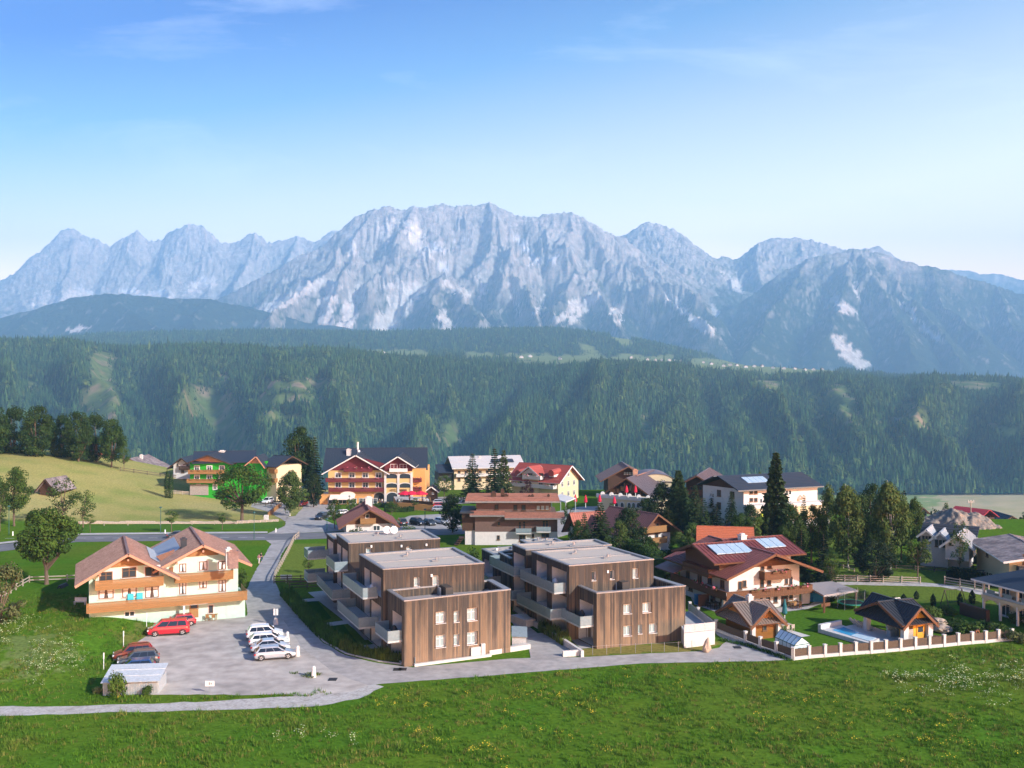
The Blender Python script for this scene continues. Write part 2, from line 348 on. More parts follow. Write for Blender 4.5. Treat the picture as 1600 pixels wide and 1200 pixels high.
def hill(x, D):
    px = px_of(x, D)
    zc = zpy(crv(CREST, px) + 9, 3160.); zp = zpy(crv(PLAT, px) + 2, 4640.); zr = zpy(crv(RIDGE, px) + 5, 5930.)
    s = np.clip((D - 1935) / 1225., 0, 1)
    wv = px + 95 * (s - .5) * np.sin(px / 210. + 1.0) + 40 * fbm(px / 160, s * 2.0, 5, 2)
    rv = 1 - np.abs(noise2(wv / 150 + 3.3, s * .55, 11)) * 2.1          # spurs and gullies
    rv2 = 1 - np.abs(noise2(wv / 58 + 9.1, s * 1.1, 15)) * 2
    gul = np.exp(-((px - (690 + 115 * s ** 1.3)) / (34 + 20 * s)) ** 2)   # the deep shaded ravine
    gul2 = np.exp(-((px - (395 - 120 * s)) / 26) ** 2) * .6
    w = np.sin(np.pi * np.clip(s, 0, 1) ** .8) ** .8
    se = s + w * (.40 * rv + .13 * rv2 - .45 * gul - .28 * gul2 - .16)
    pr = np.clip(se, -.05, 1.03 + .0 * se); pr = pr * (1.18 - .18 * pr)
    z1 = lerp(-192., zc, pr) + 8 * fbm(x / 120, D / 120, 31, 3) * w
    t = np.clip((D - 3160) / 1480., 0, 1); z2 = lerp(zc, zp, t) + 4 * fbm(x / 200, D / 200, 8, 2) * np.sin(np.pi * t)
    t3 = np.clip((D - 4640) / 1290., 0, 1); z3 = lerp(zp, zr, sstep(t3)); t4 = np.clip((D - 5930) / 1160., 0, 1)
    z = np.where(D < 3160, z1, np.where(D < 4640, z2, z3)) - 160 * t4 ** 1.4
    return z
pxs = np.linspace(-700, 2300, 420); Ds = np.concatenate([np.linspace(1935, 3160, 130), np.linspace(3180, 4640, 40), np.linspace(4665, 7100, 60)])
PX, DD = np.meshgrid(pxs, Ds); X = (PX - 800) / F * DD; Z = hill(X, DD); PY = HY - (Z - CZ) * F / DD
def blob(px, py, shapes):
    m = np.zeros(np.shape(px)); px, py = px + 9 * noise2(px / 13, py / 11, 81) + 4 * noise2(px / 5, py / 5, 82), py + 6 * noise2(px / 17, py / 9, 83)
    for (x0, y0, x1, y1, w) in shapes:
        dx, dy = x1 - x0, y1 - y0; t = np.clip(((px - x0) * dx + (py - y0) * dy) / (dx * dx + dy * dy + 1e-9), 0, 1)
        d = np.hypot(px - x0 - t * dx, (py - y0 - t * dy)); m = np.maximum(m, np.clip(1.5 - d / w, 0, 1))
    return m
CUTS = [(158, 565, 160, 640, 19), (140, 625, 175, 628, 15), (300, 630, 345, 640, 22), (330, 640, 380, 705, 20), (345, 590, 350, 605, 6), (420, 605, 520, 600, 8), (410, 628, 500, 622, 8), (420, 650, 470, 655, 7), (703, 672, 703, 690, 15),
        (1310, 622, 1320, 640, 20), (1420, 640, 1440, 665, 12), (1490, 600, 1560, 606, 7), (1330, 668, 1420, 655, 4), (1270, 655, 1345, 668, 4), (1180, 590, 1210, 605, 10), (1008, 655, 1012, 690, 7), (640, 700, 670, 702, 5), (1550, 670, 1590, 676, 7), (45, 600, 50, 610, 6)]
FIELDS = [(580, 551, 670, 553, 5), (730, 555, 800, 557, 4), (815, 559, 860, 561, 7), (880, 561, 940, 561, 7), (960, 562, 1050, 564, 6), (1090, 568, 1150, 571, 8), (1160, 573, 1230, 578, 8), (1240, 578, 1300, 581, 7), (910, 543, 925, 548, 6), (960, 530, 985, 536, 4)]
cut = blob(PX, PY, CUTS) * (DD < 3150); fld = blob(PX, PY, FIELDS) * (DD > 3150) 
cn = fbm(X / 60, DD / 60, 3, 4); C = np.zeros(X.shape + (3,)) + np.array((.020, .032, .014))
C = mixc(C, np.clip(cut * 1.3 + cn * .3, 0, 1) * (cut > .05), (.085, .125, .035)); C = mixc(C, np.clip(cn * 1.5 - .15, 0, 1) * (cut > .2), (.22, .17, .11))
C = mixc(C, np.clip(fld * 1.6, 0, 1), (.17, .20, .055))
M_hill = pmat('forest_floor', (.1, .1, .1), .95, .25, .012, spec=.05, attr='gcol')
hillside = grid_mesh('hills', X, DD, Z, M_hill, C); tag(hillside, kind='structure')

# scattering: one object, points carrying an instance each ---------------------
def scatter(name, pts, scl, idx, rot, protos, label):
    me = bpy.data.meshes.new(name); n = len(pts); me.vertices.add(n); me.vertices.foreach_set('co', np.asarray(pts, float).ravel())
    a = me.attributes.new('scl', 'FLOAT_VECTOR', 'POINT'); a.data.foreach_set('vector', np.asarray(scl, float).ravel())
    a = me.attributes.new('idx', 'INT', 'POINT'); a.data.foreach_set('value', np.asarray(idx, np.int32))
    a = me.attributes.new('rot', 'FLOAT_VECTOR', 'POINT'); a.data.foreach_set('vector', np.asarray(rot, float).ravel())
    o = bpy.data.objects.new(name, me); link(o); tag(o, label, None, None, 'stuff')
    ng = bpy.data.node_groups.new(name, 'GeometryNodeTree'); ng.interface.new_socket('Geometry', in_out='INPUT', socket_type='NodeSocketGeometry'); ng.interface.new_socket('Geometry', in_out='OUTPUT', socket_type='NodeSocketGeometry')
    N, L = ng.nodes, ng.links; gi = N.new('NodeGroupInput'); go = N.new('NodeGroupOutput'); jn = N.new('GeometryNodeJoinGeometry')
    def at(nm, ty):
        q = N.new('GeometryNodeInputNamedAttribute'); q.data_type = ty; q.inputs[0].default_value = nm; return q.outputs[0]
    for k, p in enumerate(protos):
        oi = N.new('GeometryNodeObjectInfo'); oi.inputs['Object'].default_value = p; oi.inputs['As Instance'].default_value = True
        ip = N.new('GeometryNodeInstanceOnPoints'); cmpn = N.new('FunctionNodeCompare'); cmpn.data_type = 'INT'; cmpn.operation = 'EQUAL'
        L.new(at('idx', 'INT'), cmpn.inputs[2]); cmpn.inputs[3].default_value = k
        L.new(gi.outputs[0], ip.inputs['Points']); L.new(cmpn.outputs[0], ip.inputs['Selection']); L.new(oi.outputs['Geometry'], ip.inputs['Instance'])
        L.new(at('rot', 'FLOAT_VECTOR'), ip.inputs['Rotation']); L.new(at('scl', 'FLOAT_VECTOR'), ip.inputs['Scale']); L.new(ip.outputs[0], jn.inputs[0])
    L.new(jn.outputs[0], go.inputs[0]); md = o.modifiers.new('scatter', 'NODES'); md.node_group = ng
    return o
def proto(name, mb, mats, smooth=False):
    return bpy.data.objects.new(name, mb.mesh(name, mats, smooth=smooth))
M_fs = pmat('forest_spruce', (.025, .058, .018), .9, .25, .08, spec=.08, rand=.75)
M_fl = pmat('forest_larch', (.062, .105, .026), .9, .25, .08, spec=.08, rand=.55)
def far_spruce(seed, w, tiers=5):
    rng = random.Random(seed); mb = MB()
    for k in range(tiers):
        z0 = .10 + .80 * k / tiers; z1 = min(1.0, z0 + .36); r = w * (1 - k / (tiers + .35)) ; n = 7; ph = rng.random() * 6
        top = (rng.uniform(-.01, .01), rng.uniform(-.01, .01), z1); ring = []
        for i in range(n):
            t = ph + 6.283 * i / n; q = r * rng.uniform(.72, 1.2); ring.append((q * math.cos(t), q * math.sin(t), z0 - rng.uniform(0, .05)))
        for i in range(n): mb.face([ring[i], ring[(i + 1) % n], top])
    mb.tube((0, 0, -.1), (0, 0, .2), .012, .01, 4); return mb
def far_round(seed):
    rng = random.Random(seed); mb = MB()
    for i in range(90):
        t = rng.random() * 6.283; ph = math.acos(rng.uniform(-.7, 1)); r = .30 * rng.uniform(.7, 1.1)
        c = Vector((r * math.sin(ph) * math.cos(t), r * math.sin(ph) * math.sin(t), .58 + .40 * math.cos(ph) * rng.uniform(.8, 1.05)))
        n_ = (c - Vector((0, 0, .5))).normalized() + Vector((rng.uniform(-.5, .5), rng.uniform(-.5, .5), rng.uniform(-.2, .6))); a = n_.orthogonal().normalized(); b = n_.cross(a).normalized(); q = rng.uniform(.07, .12)
        mb.face([c - a * q - b * q, c + a * q - b * q, c + a * q * .8 + b * q, c - a * q + b * q])
    mb.tube((0, 0, -.1), (0, 0, .5), .02, .01, 4); return mb
protos = [proto('forest_spruce_a', far_spruce(1, .15), M_fs), proto('forest_spruce_b', far_spruce(2, .19, 4), M_fs), proto('forest_larch', far_spruce(3, .17, 5), M_fl), proto('forest_broadleaf', far_round(4), M_fl)]
rng = np.random.default_rng(5)
def forest(n, d0, d1, hmean, p0=-350, p1=1950):
    D = np.sqrt(rng.uniform(d0 ** 2, d1 ** 2, n)); px = rng.uniform(p0, p1, n); x = (px - 800) / F * D; z = hill(x, D); py = HY - (z - CZ) * F / D
    cut = blob(px, py, CUTS) * (D < 3150) + 1.4 * blob(px, py, FIELDS) * (D > 3150)
    dn = fbm(x / 90, D / 90, 61, 3)
    keep = rng.random(n) > np.clip(cut * 1.25 - .12, 0, .985)
    keep &= rng.random(n) < np.clip(.95 + .5 * dn, .35, 1)
    keep &= ~((D > 3190) & (D < 4520) & (px > 560) & (rng.random(n) > .35 + .5 * (dn > .2)))
    s = hmean * rng.lognormal(0, .22, n) * (1 + .18 * dn) * np.where(cut > .15, .5, 1); k = rng.random(n)
    ln = np.clip(noise2(x / 130, D / 130, 71) * 1.2 + .8 * noise2(x / 45, D / 60, 72) - .2 + .35 * (px > 1050) * (px < 1330), 0, 1)
    idx = np.where(k < .52, 0, 1); idx = np.where(rng.random(n) < .06 + .55 * ln, np.where(rng.random(n) < .55, 2, 3), idx)
    s = np.where(idx == 3, s * .75, s); w = rng.uniform(.85, 1.3, n)
    P = np.stack([x, D, z - .3], 1)[keep]; S = np.stack([s * w, s * w, s], 1)[keep]; rt = np.stack([np.zeros(n), np.zeros(n), rng.uniform(0, 6.28, n)], 1)[keep]
    return P, S, idx[keep], rt
A = forest(150000, 1922, 3300, 18.5); B = forest(18000, 3300, 4590, 20); Cc = forest(55000, 4590, 6190, 21)
scatter('forest', *[np.concatenate([a, b, c]) for a, b, c in zip(A, B, Cc)], protos, 'dense dark conifer forest covering the far hillside and plateau')

# ================================================================ MOUNTAINS
def ridge_field(X, Y, lines, warp=0, seed=0):
    """height of a range from its crest and spur lines: every point stands on the highest flank that reaches it"""
    wx = X + warp * fbm(X / 900, Y / 900, seed + 1, 4); wy = Y + warp * fbm(X / 900, Y / 900, seed + 2, 4)
    H = np.full(X.shape, -1e9)
    for slope, pts in lines:
        P3 = [px2w(*p) for p in pts]
        for a, b in zip(P3[:-1], P3[1:]):
            dx, dy = b.x - a.x, b.y - a.y; L2 = dx * dx + dy * dy + 1e-6
            t = np.clip(((wx - a.x) * dx + (wy - a.y) * dy) / L2, 0, 1); d = np.hypot(wx - a.x - t * dx, wy - a.y - t * dy)
            H = np.maximum(H, a.z + t * (b.z - a.z) - slope * d * (1 - .28 * np.clip(d / 1500, 0, 1)))
    return H
M_mtn = pmat('limestone', (.4, .4, .4), .95, .30, .0035, spec=.05, attr='gcol', bump=0, det=8)
_n, _l = M_mtn.node_tree.nodes, M_mtn.node_tree.links
_t = _n.new('ShaderNodeTexNoise'); _t.inputs['Scale'].default_value = .016; _t.inputs['Detail'].default_value = 7; _t.inputs['Roughness'].default_value = .7
_g = _n.new('ShaderNodeNewGeometry'); _l.new(_g.outputs['Position'], _t.inputs['Vector'])
_b = _n.new('ShaderNodeBump'); _b.inputs['Strength'].default_value = .9; _b.inputs['Distance'].default_value = 90; _l.new(_t.outputs[0], _b.inputs['Height']); _l.new(_b.outputs[0], _n['Principled BSDF'].inputs['Normal'])
ROCK, SCREE, PINE, TURF, SNOW = (.46, .43, .385), (.80, .75, .68), (.028, .048, .022), (.12, .14, .055), (.82, .83, .85)
def mountain(name, p0, p1, nc, d0, d1, nr, lines, seed, rough=1.0, base=-60, scree=(), snow=(), tree=(470, 40), rockiness=1.0, green=0.0, fine=1.0):
    lines = [(sl_, [(a, b, c * 1.29) for a, b, c in pts]) for sl_, pts in lines]
    px, D = np.meshgrid(np.linspace(p0, p1, nc), np.linspace(d0, d1, nr)); X = (px - 800) / F * D
    crest = lines[0][1]; zc = np.interp(px, [q[0] for q in crest], [zpy(q[1], q[2]) for q in crest])
    H0 = ridge_field(X, D, lines, 130 * rough, seed); up = np.clip((H0 - base) / 1500, 0, 1.2)
    q = np.clip((zc - H0) / 420, .05, 1)                 # broken ground grows below the crest, the skyline keeps its line
    wx = X + 160 * fbm(X / 700, D / 700, seed + 4, 3); wd = D + 160 * fbm(X / 700, D / 700, seed + 6, 3)
    rn = ridged(wx / 900, wd / 1250, seed + 5, 7, .56) - 1.1
    H = H0 + 165 * rough * rn * q * np.clip(up * 1.3, .08, 1) + 52 * rough * (ridged(wx / 270 + 3, wd / 380, seed + 12, 5, .58) - 1.0) * q * np.clip(up * 1.3, .05, 1) + 36 * fine * (ridged(wx / 85, wd / 130, seed + 9, 4, .58) - .9) * np.clip(up * 1.4, .05, 1) * np.clip(q * 2, .45, 1)
    H = np.maximum(H, base + 40 * fbm(X / 500, D / 500, seed, 3) + (D - d0) * .03)
    PY = HY - (H - CZ) * F / D
    gx = np.gradient(H, axis=1) / np.maximum(np.gradient(X, axis=1), 1e-3); gy = np.gradient(H, axis=0) / np.gradient(D, axis=0); slope = np.hypot(gx, gy)
    n1 = fbm(X / 260, D / 260, seed + 20, 5, .6); n2 = fbm(X / 90, D / 140, seed + 30, 4, .6)
    C = np.zeros(X.shape + (3,)) + np.array(ROCK); C = mixc(C, np.clip(.3 + .8 * n2, 0, 1) * .5, (.52, .505, .48)); C = mixc(C, np.clip(-.1 - n1, 0, 1) * .8, (.165, .162, .157))
    conc = H - (np.roll(H, 3, 1) + np.roll(H, -3, 1)) / 2
    gully = np.clip(-conc / 14 - .25 + .3 * n2, 0, 1) * np.clip(1.35 - slope, 0, 1); C = mixc(C, gully * .8 * rockiness, SCREE)
    turf = np.clip((.95 - slope) * 1.6 + .7 * n1 + green, 0, 1) * np.clip((PY - tree[0] + 75) / 60 + .5 * n1 + green, 0, 1); C = mixc(C, turf * .75, TURF)
    pine = np.clip((PY - tree[0] + 22 * n1 + 14 * n2) / tree[1] + .5, 0, 1); C = mixc(C, pine * np.clip(1.9 - slope * .7, .3, 1), PINE)
    jx, jy = px + 5 * n2, PY + 4 * n1
    m = blob(jx, jy, scree); C = mixc(C, np.clip(m * 1.9 - .25 + .5 * n2, 0, 1), SCREE); m = blob(jx, jy, snow); C = mixc(C, np.clip(m * 2.2 - .7 + .3 * n1, 0, 1), SNOW)
    o = grid_mesh(name, X, D, H, M_mtn, C); tag(o, kind='structure'); return o
def cr(pts, D): return [(p, q, D) for p, q in pts]
# the jagged range at the left
m1 = cr([(-260, 500), (-150, 480), (-60, 455), (0, 440), (20, 425), (45, 400), (62, 390), (80, 371), (95, 358), (118, 354), (135, 366), (160, 375), (175, 384), (195, 372), (215, 360), (235, 376), (255, 374), (275, 360), (300, 349), (325, 351), (345, 371), (352, 379), (370, 376), (385, 368), (400, 362), (412, 368), (420, 379), (445, 376), (470, 369), (490, 378), (520, 360), (560, 350), (640, 340)], 11500.)
mountain('mountain_range', -260, 660, 560, 11997, 15738, 130, [(1.35, m1)] + [(1.25, s) for s in (
    [(118, 354, 11500), (112, 400, 11200), (100, 440, 10800), (90, 475, 10300)], [(215, 360, 11500), (222, 410, 11200), (215, 450, 10800)], [(300, 349, 11500), (290, 400, 11200), (272, 440, 10800), (262, 470, 10300)],
    [(45, 400, 11500), (30, 440, 11000), (40, 480, 10400)], [(160, 375, 11500), (165, 420, 11200), (160, 455, 10700)], [(345, 371, 11500), (330, 420, 11200), (325, 455, 10700)], [(400, 362, 11500), (390, 400, 11200), (372, 440, 10700), (350, 470, 10200)], [(470, 369, 11500), (455, 410, 11100), (430, 450, 10500)])],
    100, .62, 500, scree=[(60, 470, 140, 462, 9), (200, 458, 270, 462, 6), (300, 450, 330, 440, 7)], snow=[(195, 455, 250, 458, 3), (120, 448, 150, 462, 3), (300, 445, 325, 436, 2)], tree=(500, 20), fine=1.1)
# the main massif in the middle
c2 = cr([(330, 470), (380, 447), (430, 424), (470, 400), (500, 385), (525, 365), (550, 345), (560, 338), (590, 328), (612, 323), (630, 328), (648, 321), (653, 325), (680, 318), (712, 320), (735, 318), (755, 314), (770, 320), (790, 330), (810, 338), (840, 338), (870, 332), (885, 330), (905, 338), (930, 350), (960, 362), (985, 370), (1020, 392), (1060, 420), (1110, 455), (1200, 510)], 8600.)
mountain('mountain_massif', 250, 1250, 800, 7611, 12126, 170, [(1.25, c2)] + [(1.15, s) for s in (
    [(590, 328, 8600), (560, 370, 8300), (520, 415, 7900), (470, 455, 7400), (400, 500, 6600)], [(648, 321, 8600), (636, 370, 8250), (615, 415, 7850), (590, 440, 7600), (575, 470, 7200)],
    [(755, 314, 8600), (762, 360, 8200), (742, 395, 7900), (700, 420, 7600), (690, 460, 7200), (670, 505, 6500)], [(755, 314, 8600), (790, 380, 8100), (800, 430, 7700), (830, 470, 7200), (850, 520, 6400)],
    [(885, 330, 8600), (888, 380, 8250), (905, 420, 7900), (935, 455, 7500), (960, 500, 6800), (985, 540, 6200)], [(905, 338, 8600), (950, 385, 8250), (1000, 430, 7800), (1050, 470, 7300), (1110, 520, 6500)],
    [(960, 362, 8600), (1010, 405, 8300), (1070, 450, 7900), (1130, 500, 7200)], [(700, 420, 7600), (730, 460, 7100), (745, 505, 6400)], [(800, 430, 7700), (770, 470, 7200), (775, 520, 6400)], [(560, 370, 8300), (545, 420, 7800), (535, 455, 7300)], [(905, 420, 7900), (880, 460, 7300), (880, 510, 6500)])],
    200, .85, -40, scree=[(500, 440, 400, 492, 7), (520, 445, 508, 505, 9), (560, 455, 540, 510, 9), (640, 455, 600, 510, 16), (605, 445, 655, 450, 8), (690, 490, 700, 512, 8), (640, 350, 668, 400, 8), (655, 395, 690, 385, 6), (612, 350, 600, 375, 8), (930, 462, 895, 500, 7), (905, 470, 870, 500, 5), (1040, 460, 1085, 500, 4), (800, 440, 812, 495, 2), (850, 465, 838, 490, 2), (960, 475, 968, 500, 3), (545, 370, 550, 390, 6), (1080, 500, 1115, 520, 5), (700, 445, 730, 460, 5), (745, 430, 755, 460, 3)],
    snow=[(672, 385, 690, 390, 5), (812, 372, 838, 408, 5), (830, 410, 870, 402, 3), (690, 415, 700, 422, 4), (715, 380, 725, 375, 2)], tree=(462, 46), fine=1.0)
# the domes behind, to the right of it
c3 = cr([(900, 400), (960, 375), (985, 362), (1000, 352), (1015, 346), (1040, 352), (1060, 358), (1080, 375), (1100, 396), (1112, 403), (1130, 401), (1150, 405), (1165, 395), (1190, 378), (1215, 371), (1250, 371), (1280, 378), (1310, 388), (1335, 393), (1352, 389), (1375, 385), (1395, 396), (1430, 415), (1520, 440)], 9700.)
mountain('mountain_domes', 880, 1540, 440, 9804, 13416, 100, [(.95, c3)] + [(1.0, s) for s in ([(1015, 346, 9700), (1030, 390, 9400), (1060, 430, 9000)], [(1080, 375, 9700), (1110, 420, 9300), (1150, 460, 8700)], [(1190, 378, 9700), (1180, 410, 9300), (1190, 450, 8800)], [(1250, 371, 9700), (1260, 410, 9300), (1280, 450, 8800)])],
    300, .5, 300, scree=[(1135, 430, 1160, 460, 5), (1110, 480, 1120, 500, 6)], tree=(455, 40), green=.25)
# the dark ridge at the right
c4 = cr([(1010, 560), (1080, 520), (1140, 482), (1180, 456), (1220, 425), (1270, 403), (1310, 393), (1335, 387), (1360, 394), (1400, 405), (1450, 417), (1500, 434), (1550, 445), (1600, 455), (1700, 478), (1850, 505), (2000, 520)], 8000.)
mountain('mountain_ridge', 960, 2000, 640, 7353, 11223, 140, [(1.0, c4)] + [(.95, s) for s in ([(1335, 387, 8000), (1325, 430, 7650), (1305, 470, 7250), (1290, 520, 6500)], [(1335, 387, 8000), (1370, 440, 7500), (1400, 500, 6800), (1430, 555, 6100)], [(1270, 403, 8000), (1230, 460, 7400), (1190, 510, 6800), (1160, 555, 6200)], [(1450, 417, 8000), (1480, 470, 7400), (1530, 530, 6600)], [(1550, 445, 8000), (1580, 500, 7300), (1640, 550, 6500)], [(1360, 394, 8000), (1410, 450, 7500), (1460, 510, 6800), (1500, 560, 6200)])],
    400, .55, -60, scree=[(1305, 470, 1330, 488, 5), (1410, 475, 1450, 515, 3), (1450, 515, 1470, 530, 4), (1335, 440, 1340, 470, 3), (1310, 535, 1345, 570, 9)], tree=(425, 46), rockiness=.45, green=.1)
c5 = cr([(1380, 440), (1465, 420), (1500, 420), (1530, 427), (1560, 426), (1600, 436), (1700, 450), (1900, 470)], 13000.)
mountain('mountain_backdrop', 1370, 1900, 220, 13545, 17544, 50, [(.7, c5)], 500, .35, 600, tree=(440, 30), green=.2)
# the wooded hill in front of the left range
c6 = cr([(-300, 500), (-100, 505), (0, 497), (60, 481), (110, 466), (165, 457), (210, 461), (260, 464), (330, 467), (400, 482), (480, 503), (560, 514), (640, 525)], 6800.)
mountain('wooded_hill', -300, 660, 420, 6708, 9675, 90, [(.75, c6)] + [(.7, s) for s in ([(165, 457, 6800), (210, 490, 6300), (260, 520, 5700)], [(60, 481, 6800), (30, 510, 6200), (0, 530, 5700)], [(330, 467, 6800), (300, 500, 6300), (330, 530, 5700)])], 600, .25, 30, tree=(300, 30), fine=.6,
    scree=[(110, 515, 135, 512, 3)])

# the air: one closed box of thin haze around everything
hz = MB(); hz.box(-19000, 19000, -1200, 18500, -340, 2660)
M_haze = bpy.data.materials.new('haze'); M_haze.use_nodes = True; _n = M_haze.node_tree.nodes; _n.remove(_n['Principled BSDF'])
pv = _n.new('ShaderNodeVolumePrincipled'); pv.inputs['Color'].default_value = (.27, .62, 1.0, 1); pv.inputs['Density'].default_value = 9.0e-5; pv.inputs['Anisotropy'].default_value = 0.0
M_haze.node_tree.links.new(pv.outputs[0], _n['Material Output'].inputs['Volume'])
haze = hz.build('haze', M_haze); tag(haze, 'thin blue haze filling the valley air', None, None, 'stuff')
# ================================================================ BUILDING KIT
M_glass = pmat('window_glass', (.035, .045, .055), .08, 0, 1, spec=.6)
M_blind = pmat('window_blind', (.22, .30, .31), .35, .05, 4, spec=.5)
M_white = pmat('white_render', (.54, .525, .50), .9, .05, .6, c2=(.47, .455, .43), mix=(.5, .75), bump=.006, bscale=30)
M_wframe = pmat('white_frame', (.62, .61, .59), .6, .03, 3)
M_bframe = pmat('brown_frame', (.16, .085, .04), .6, .15, 4)
M_wood = pmat('brown_timber', (.125, .058, .029), .75, .22, 2.5, stretch=(4, 4, .6))
M_dwood = pmat('dark_timber', (.058, .032, .020), .8, .22, 2.5, stretch=(4, 4, .6))
M_owood = pmat('golden_timber', (.37, .165, .04), .65, .15, 2.5, stretch=(3, 3, .8))
M_metal = pmat('grey_metal', (.32, .33, .34), .45, .08, 1.5, metal=.6)
M_steel = pmat('galvanised_steel', (.42, .46, .48), .45, .12, 1.2, metal=.35)
M_black = pmat('black_plastic', (.02, .02, .022), .6, .1, 4)
M_copper = pmat('coping_metal', (.25, .255, .26), .5, .1, .8, metal=.4)

PANES = {}
def wkey(kind, w, h, mats):
    k = (kind, round(w, 2), round(h, 2), tuple(m.name for m in mats))
    if k in PANES: return PANES[k]
    mb = MB(); w2 = w / 2
    if kind == 'pane': mb.box(-w2, w2, -.028, .0, 0, h, 0)
    elif kind == 'frame':
        f = min(.11, w * .12)
        for x0, x1, z0, z1 in ((-w2, w2, h - f, h), (-w2, w2, 0, f), (-w2, -w2 + f, f, h - f), (w2 - f, w2, f, h - f)): mb.box(x0, x1, -.075, -.0, z0, z1)
        if w > .95: mb.box(-f * .45, f * .45, -.065, -.028, f, h - f)
        if h > 1.25: mb.box(-w2 + f, w2 - f, -.06, -.028, h * .66, h * .66 + .06)
    elif kind == 'surround':
        f = .16
        for x0, x1, z0, z1 in ((-w2 - f, w2 + f, h, h + f), (-w2 - f, w2 + f, -f, 0), (-w2 - f, -w2, 0, h), (w2, w2 + f, 0, h)): mb.box(x0, x1, -.035, -.0, z0, z1)
    elif kind == 'sill': mb.box(-w2 - .1, w2 + .1, -.16, -.003, -.075, -.004)
    elif kind == 'curtain':
        mb.face([(-w2 * .86, -.033, h * .06), (-w2 * .30, -.033, h * .06), (-w2 * .12, -.033, h * .95), (-w2 * .86, -.033, h * .95)]); mb.face([(w2 * .30, -.033, h * .06), (w2 * .86, -.033, h * .06), (w2 * .86, -.033, h * .95), (w2 * .12, -.033, h * .95)])
    elif kind == 'shutter':
        for sx in (-1, 1):
            x = sx * (w2 + .32); mb.box(x - .28, x + .28, -.05, -.0, 0, h)
    elif kind == 'leaf':
        mb.box(-w2, w2, -.05, .0, 0, h); mb.box(-w2 + .15, w2 - .15, -.06, -.05, h * .12, h * .45)
    elif kind == 'light': mb.box(-w2 + .15, w2 - .15, -.062, -.05, h * .55, h * .88)
    me = mb.mesh(kind, list(mats)); PANES[k] = me; return me
def put(root, fc, s, z, name, me, o=0.0, parent=None):
    ob = bpy.data.objects.new(name, me)
    if parent is None:
        ob.location = fc.P(s, z, o) - root.location; ob.rotation_euler = (0, 0, fc.ang); link(ob, root)
    else: link(ob, parent)
    return ob
def win(root, fc, s, z, w, h, frame=None, glass=None, surround=None, sill=True, curtain=None, shutter=None, name='window', o=0.0):
    frame = frame or M_bframe; glass = glass or M_glass
    p = put(root, fc, s, z, name, wkey('pane', w, h, [glass]), o)
    put(root, fc, 0, 0, 'frame', wkey('frame', w, h, [frame]), parent=p)
    if surround: put(root, fc, 0, 0, 'surround', wkey('surround', w, h, [surround]), parent=p)
    if sill: put(root, fc, 0, 0, 'sill', wkey('sill', w, h, [surround or frame]), parent=p)
    if curtain: put(root, fc, 0, 0, 'curtain', wkey('curtain', w, h, [curtain]), parent=p)
    if shutter: put(root, fc, 0, 0, 'shutter', wkey('shutter', w, h, [shutter]), parent=p)
    return p
def door(root, fc, s, z, w, h, mat_, glass=True):
    d = put(root, fc, s, z, 'door', wkey('leaf', w, h, [mat_]))
    if glass: put(root, fc, 0, 0, 'door_window', wkey('light', w, h, [M_glass]), parent=d)
    hb = MB(); hb.box(w * .32, w * .40, -.10, -.05, h * .48, h * .53); o = bpy.data.objects.new('handle', hb.mesh('handle', M_metal)); link(o, d)
    return d
def fs(fc, px, py):              # (along, up) on a facade of the spot seen at (px, py)
    q = (px - 800) / F; s = (q * fc.A.y - fc.A.x) / (fc.u.x - q * fc.u.y); D = fc.A.y + fc.u.y * s
    return s, CZ - (py - HY) / F * D - fc.z
def winpx(root, fc, x0, y0, x1, y1, **k):
    s0, zt = fs(fc, x0, y0); s1, zb = fs(fc, x1, y1); return win(root, fc, (s0 + s1) / 2, zb, abs(s1 - s0), zt - zb, **k)

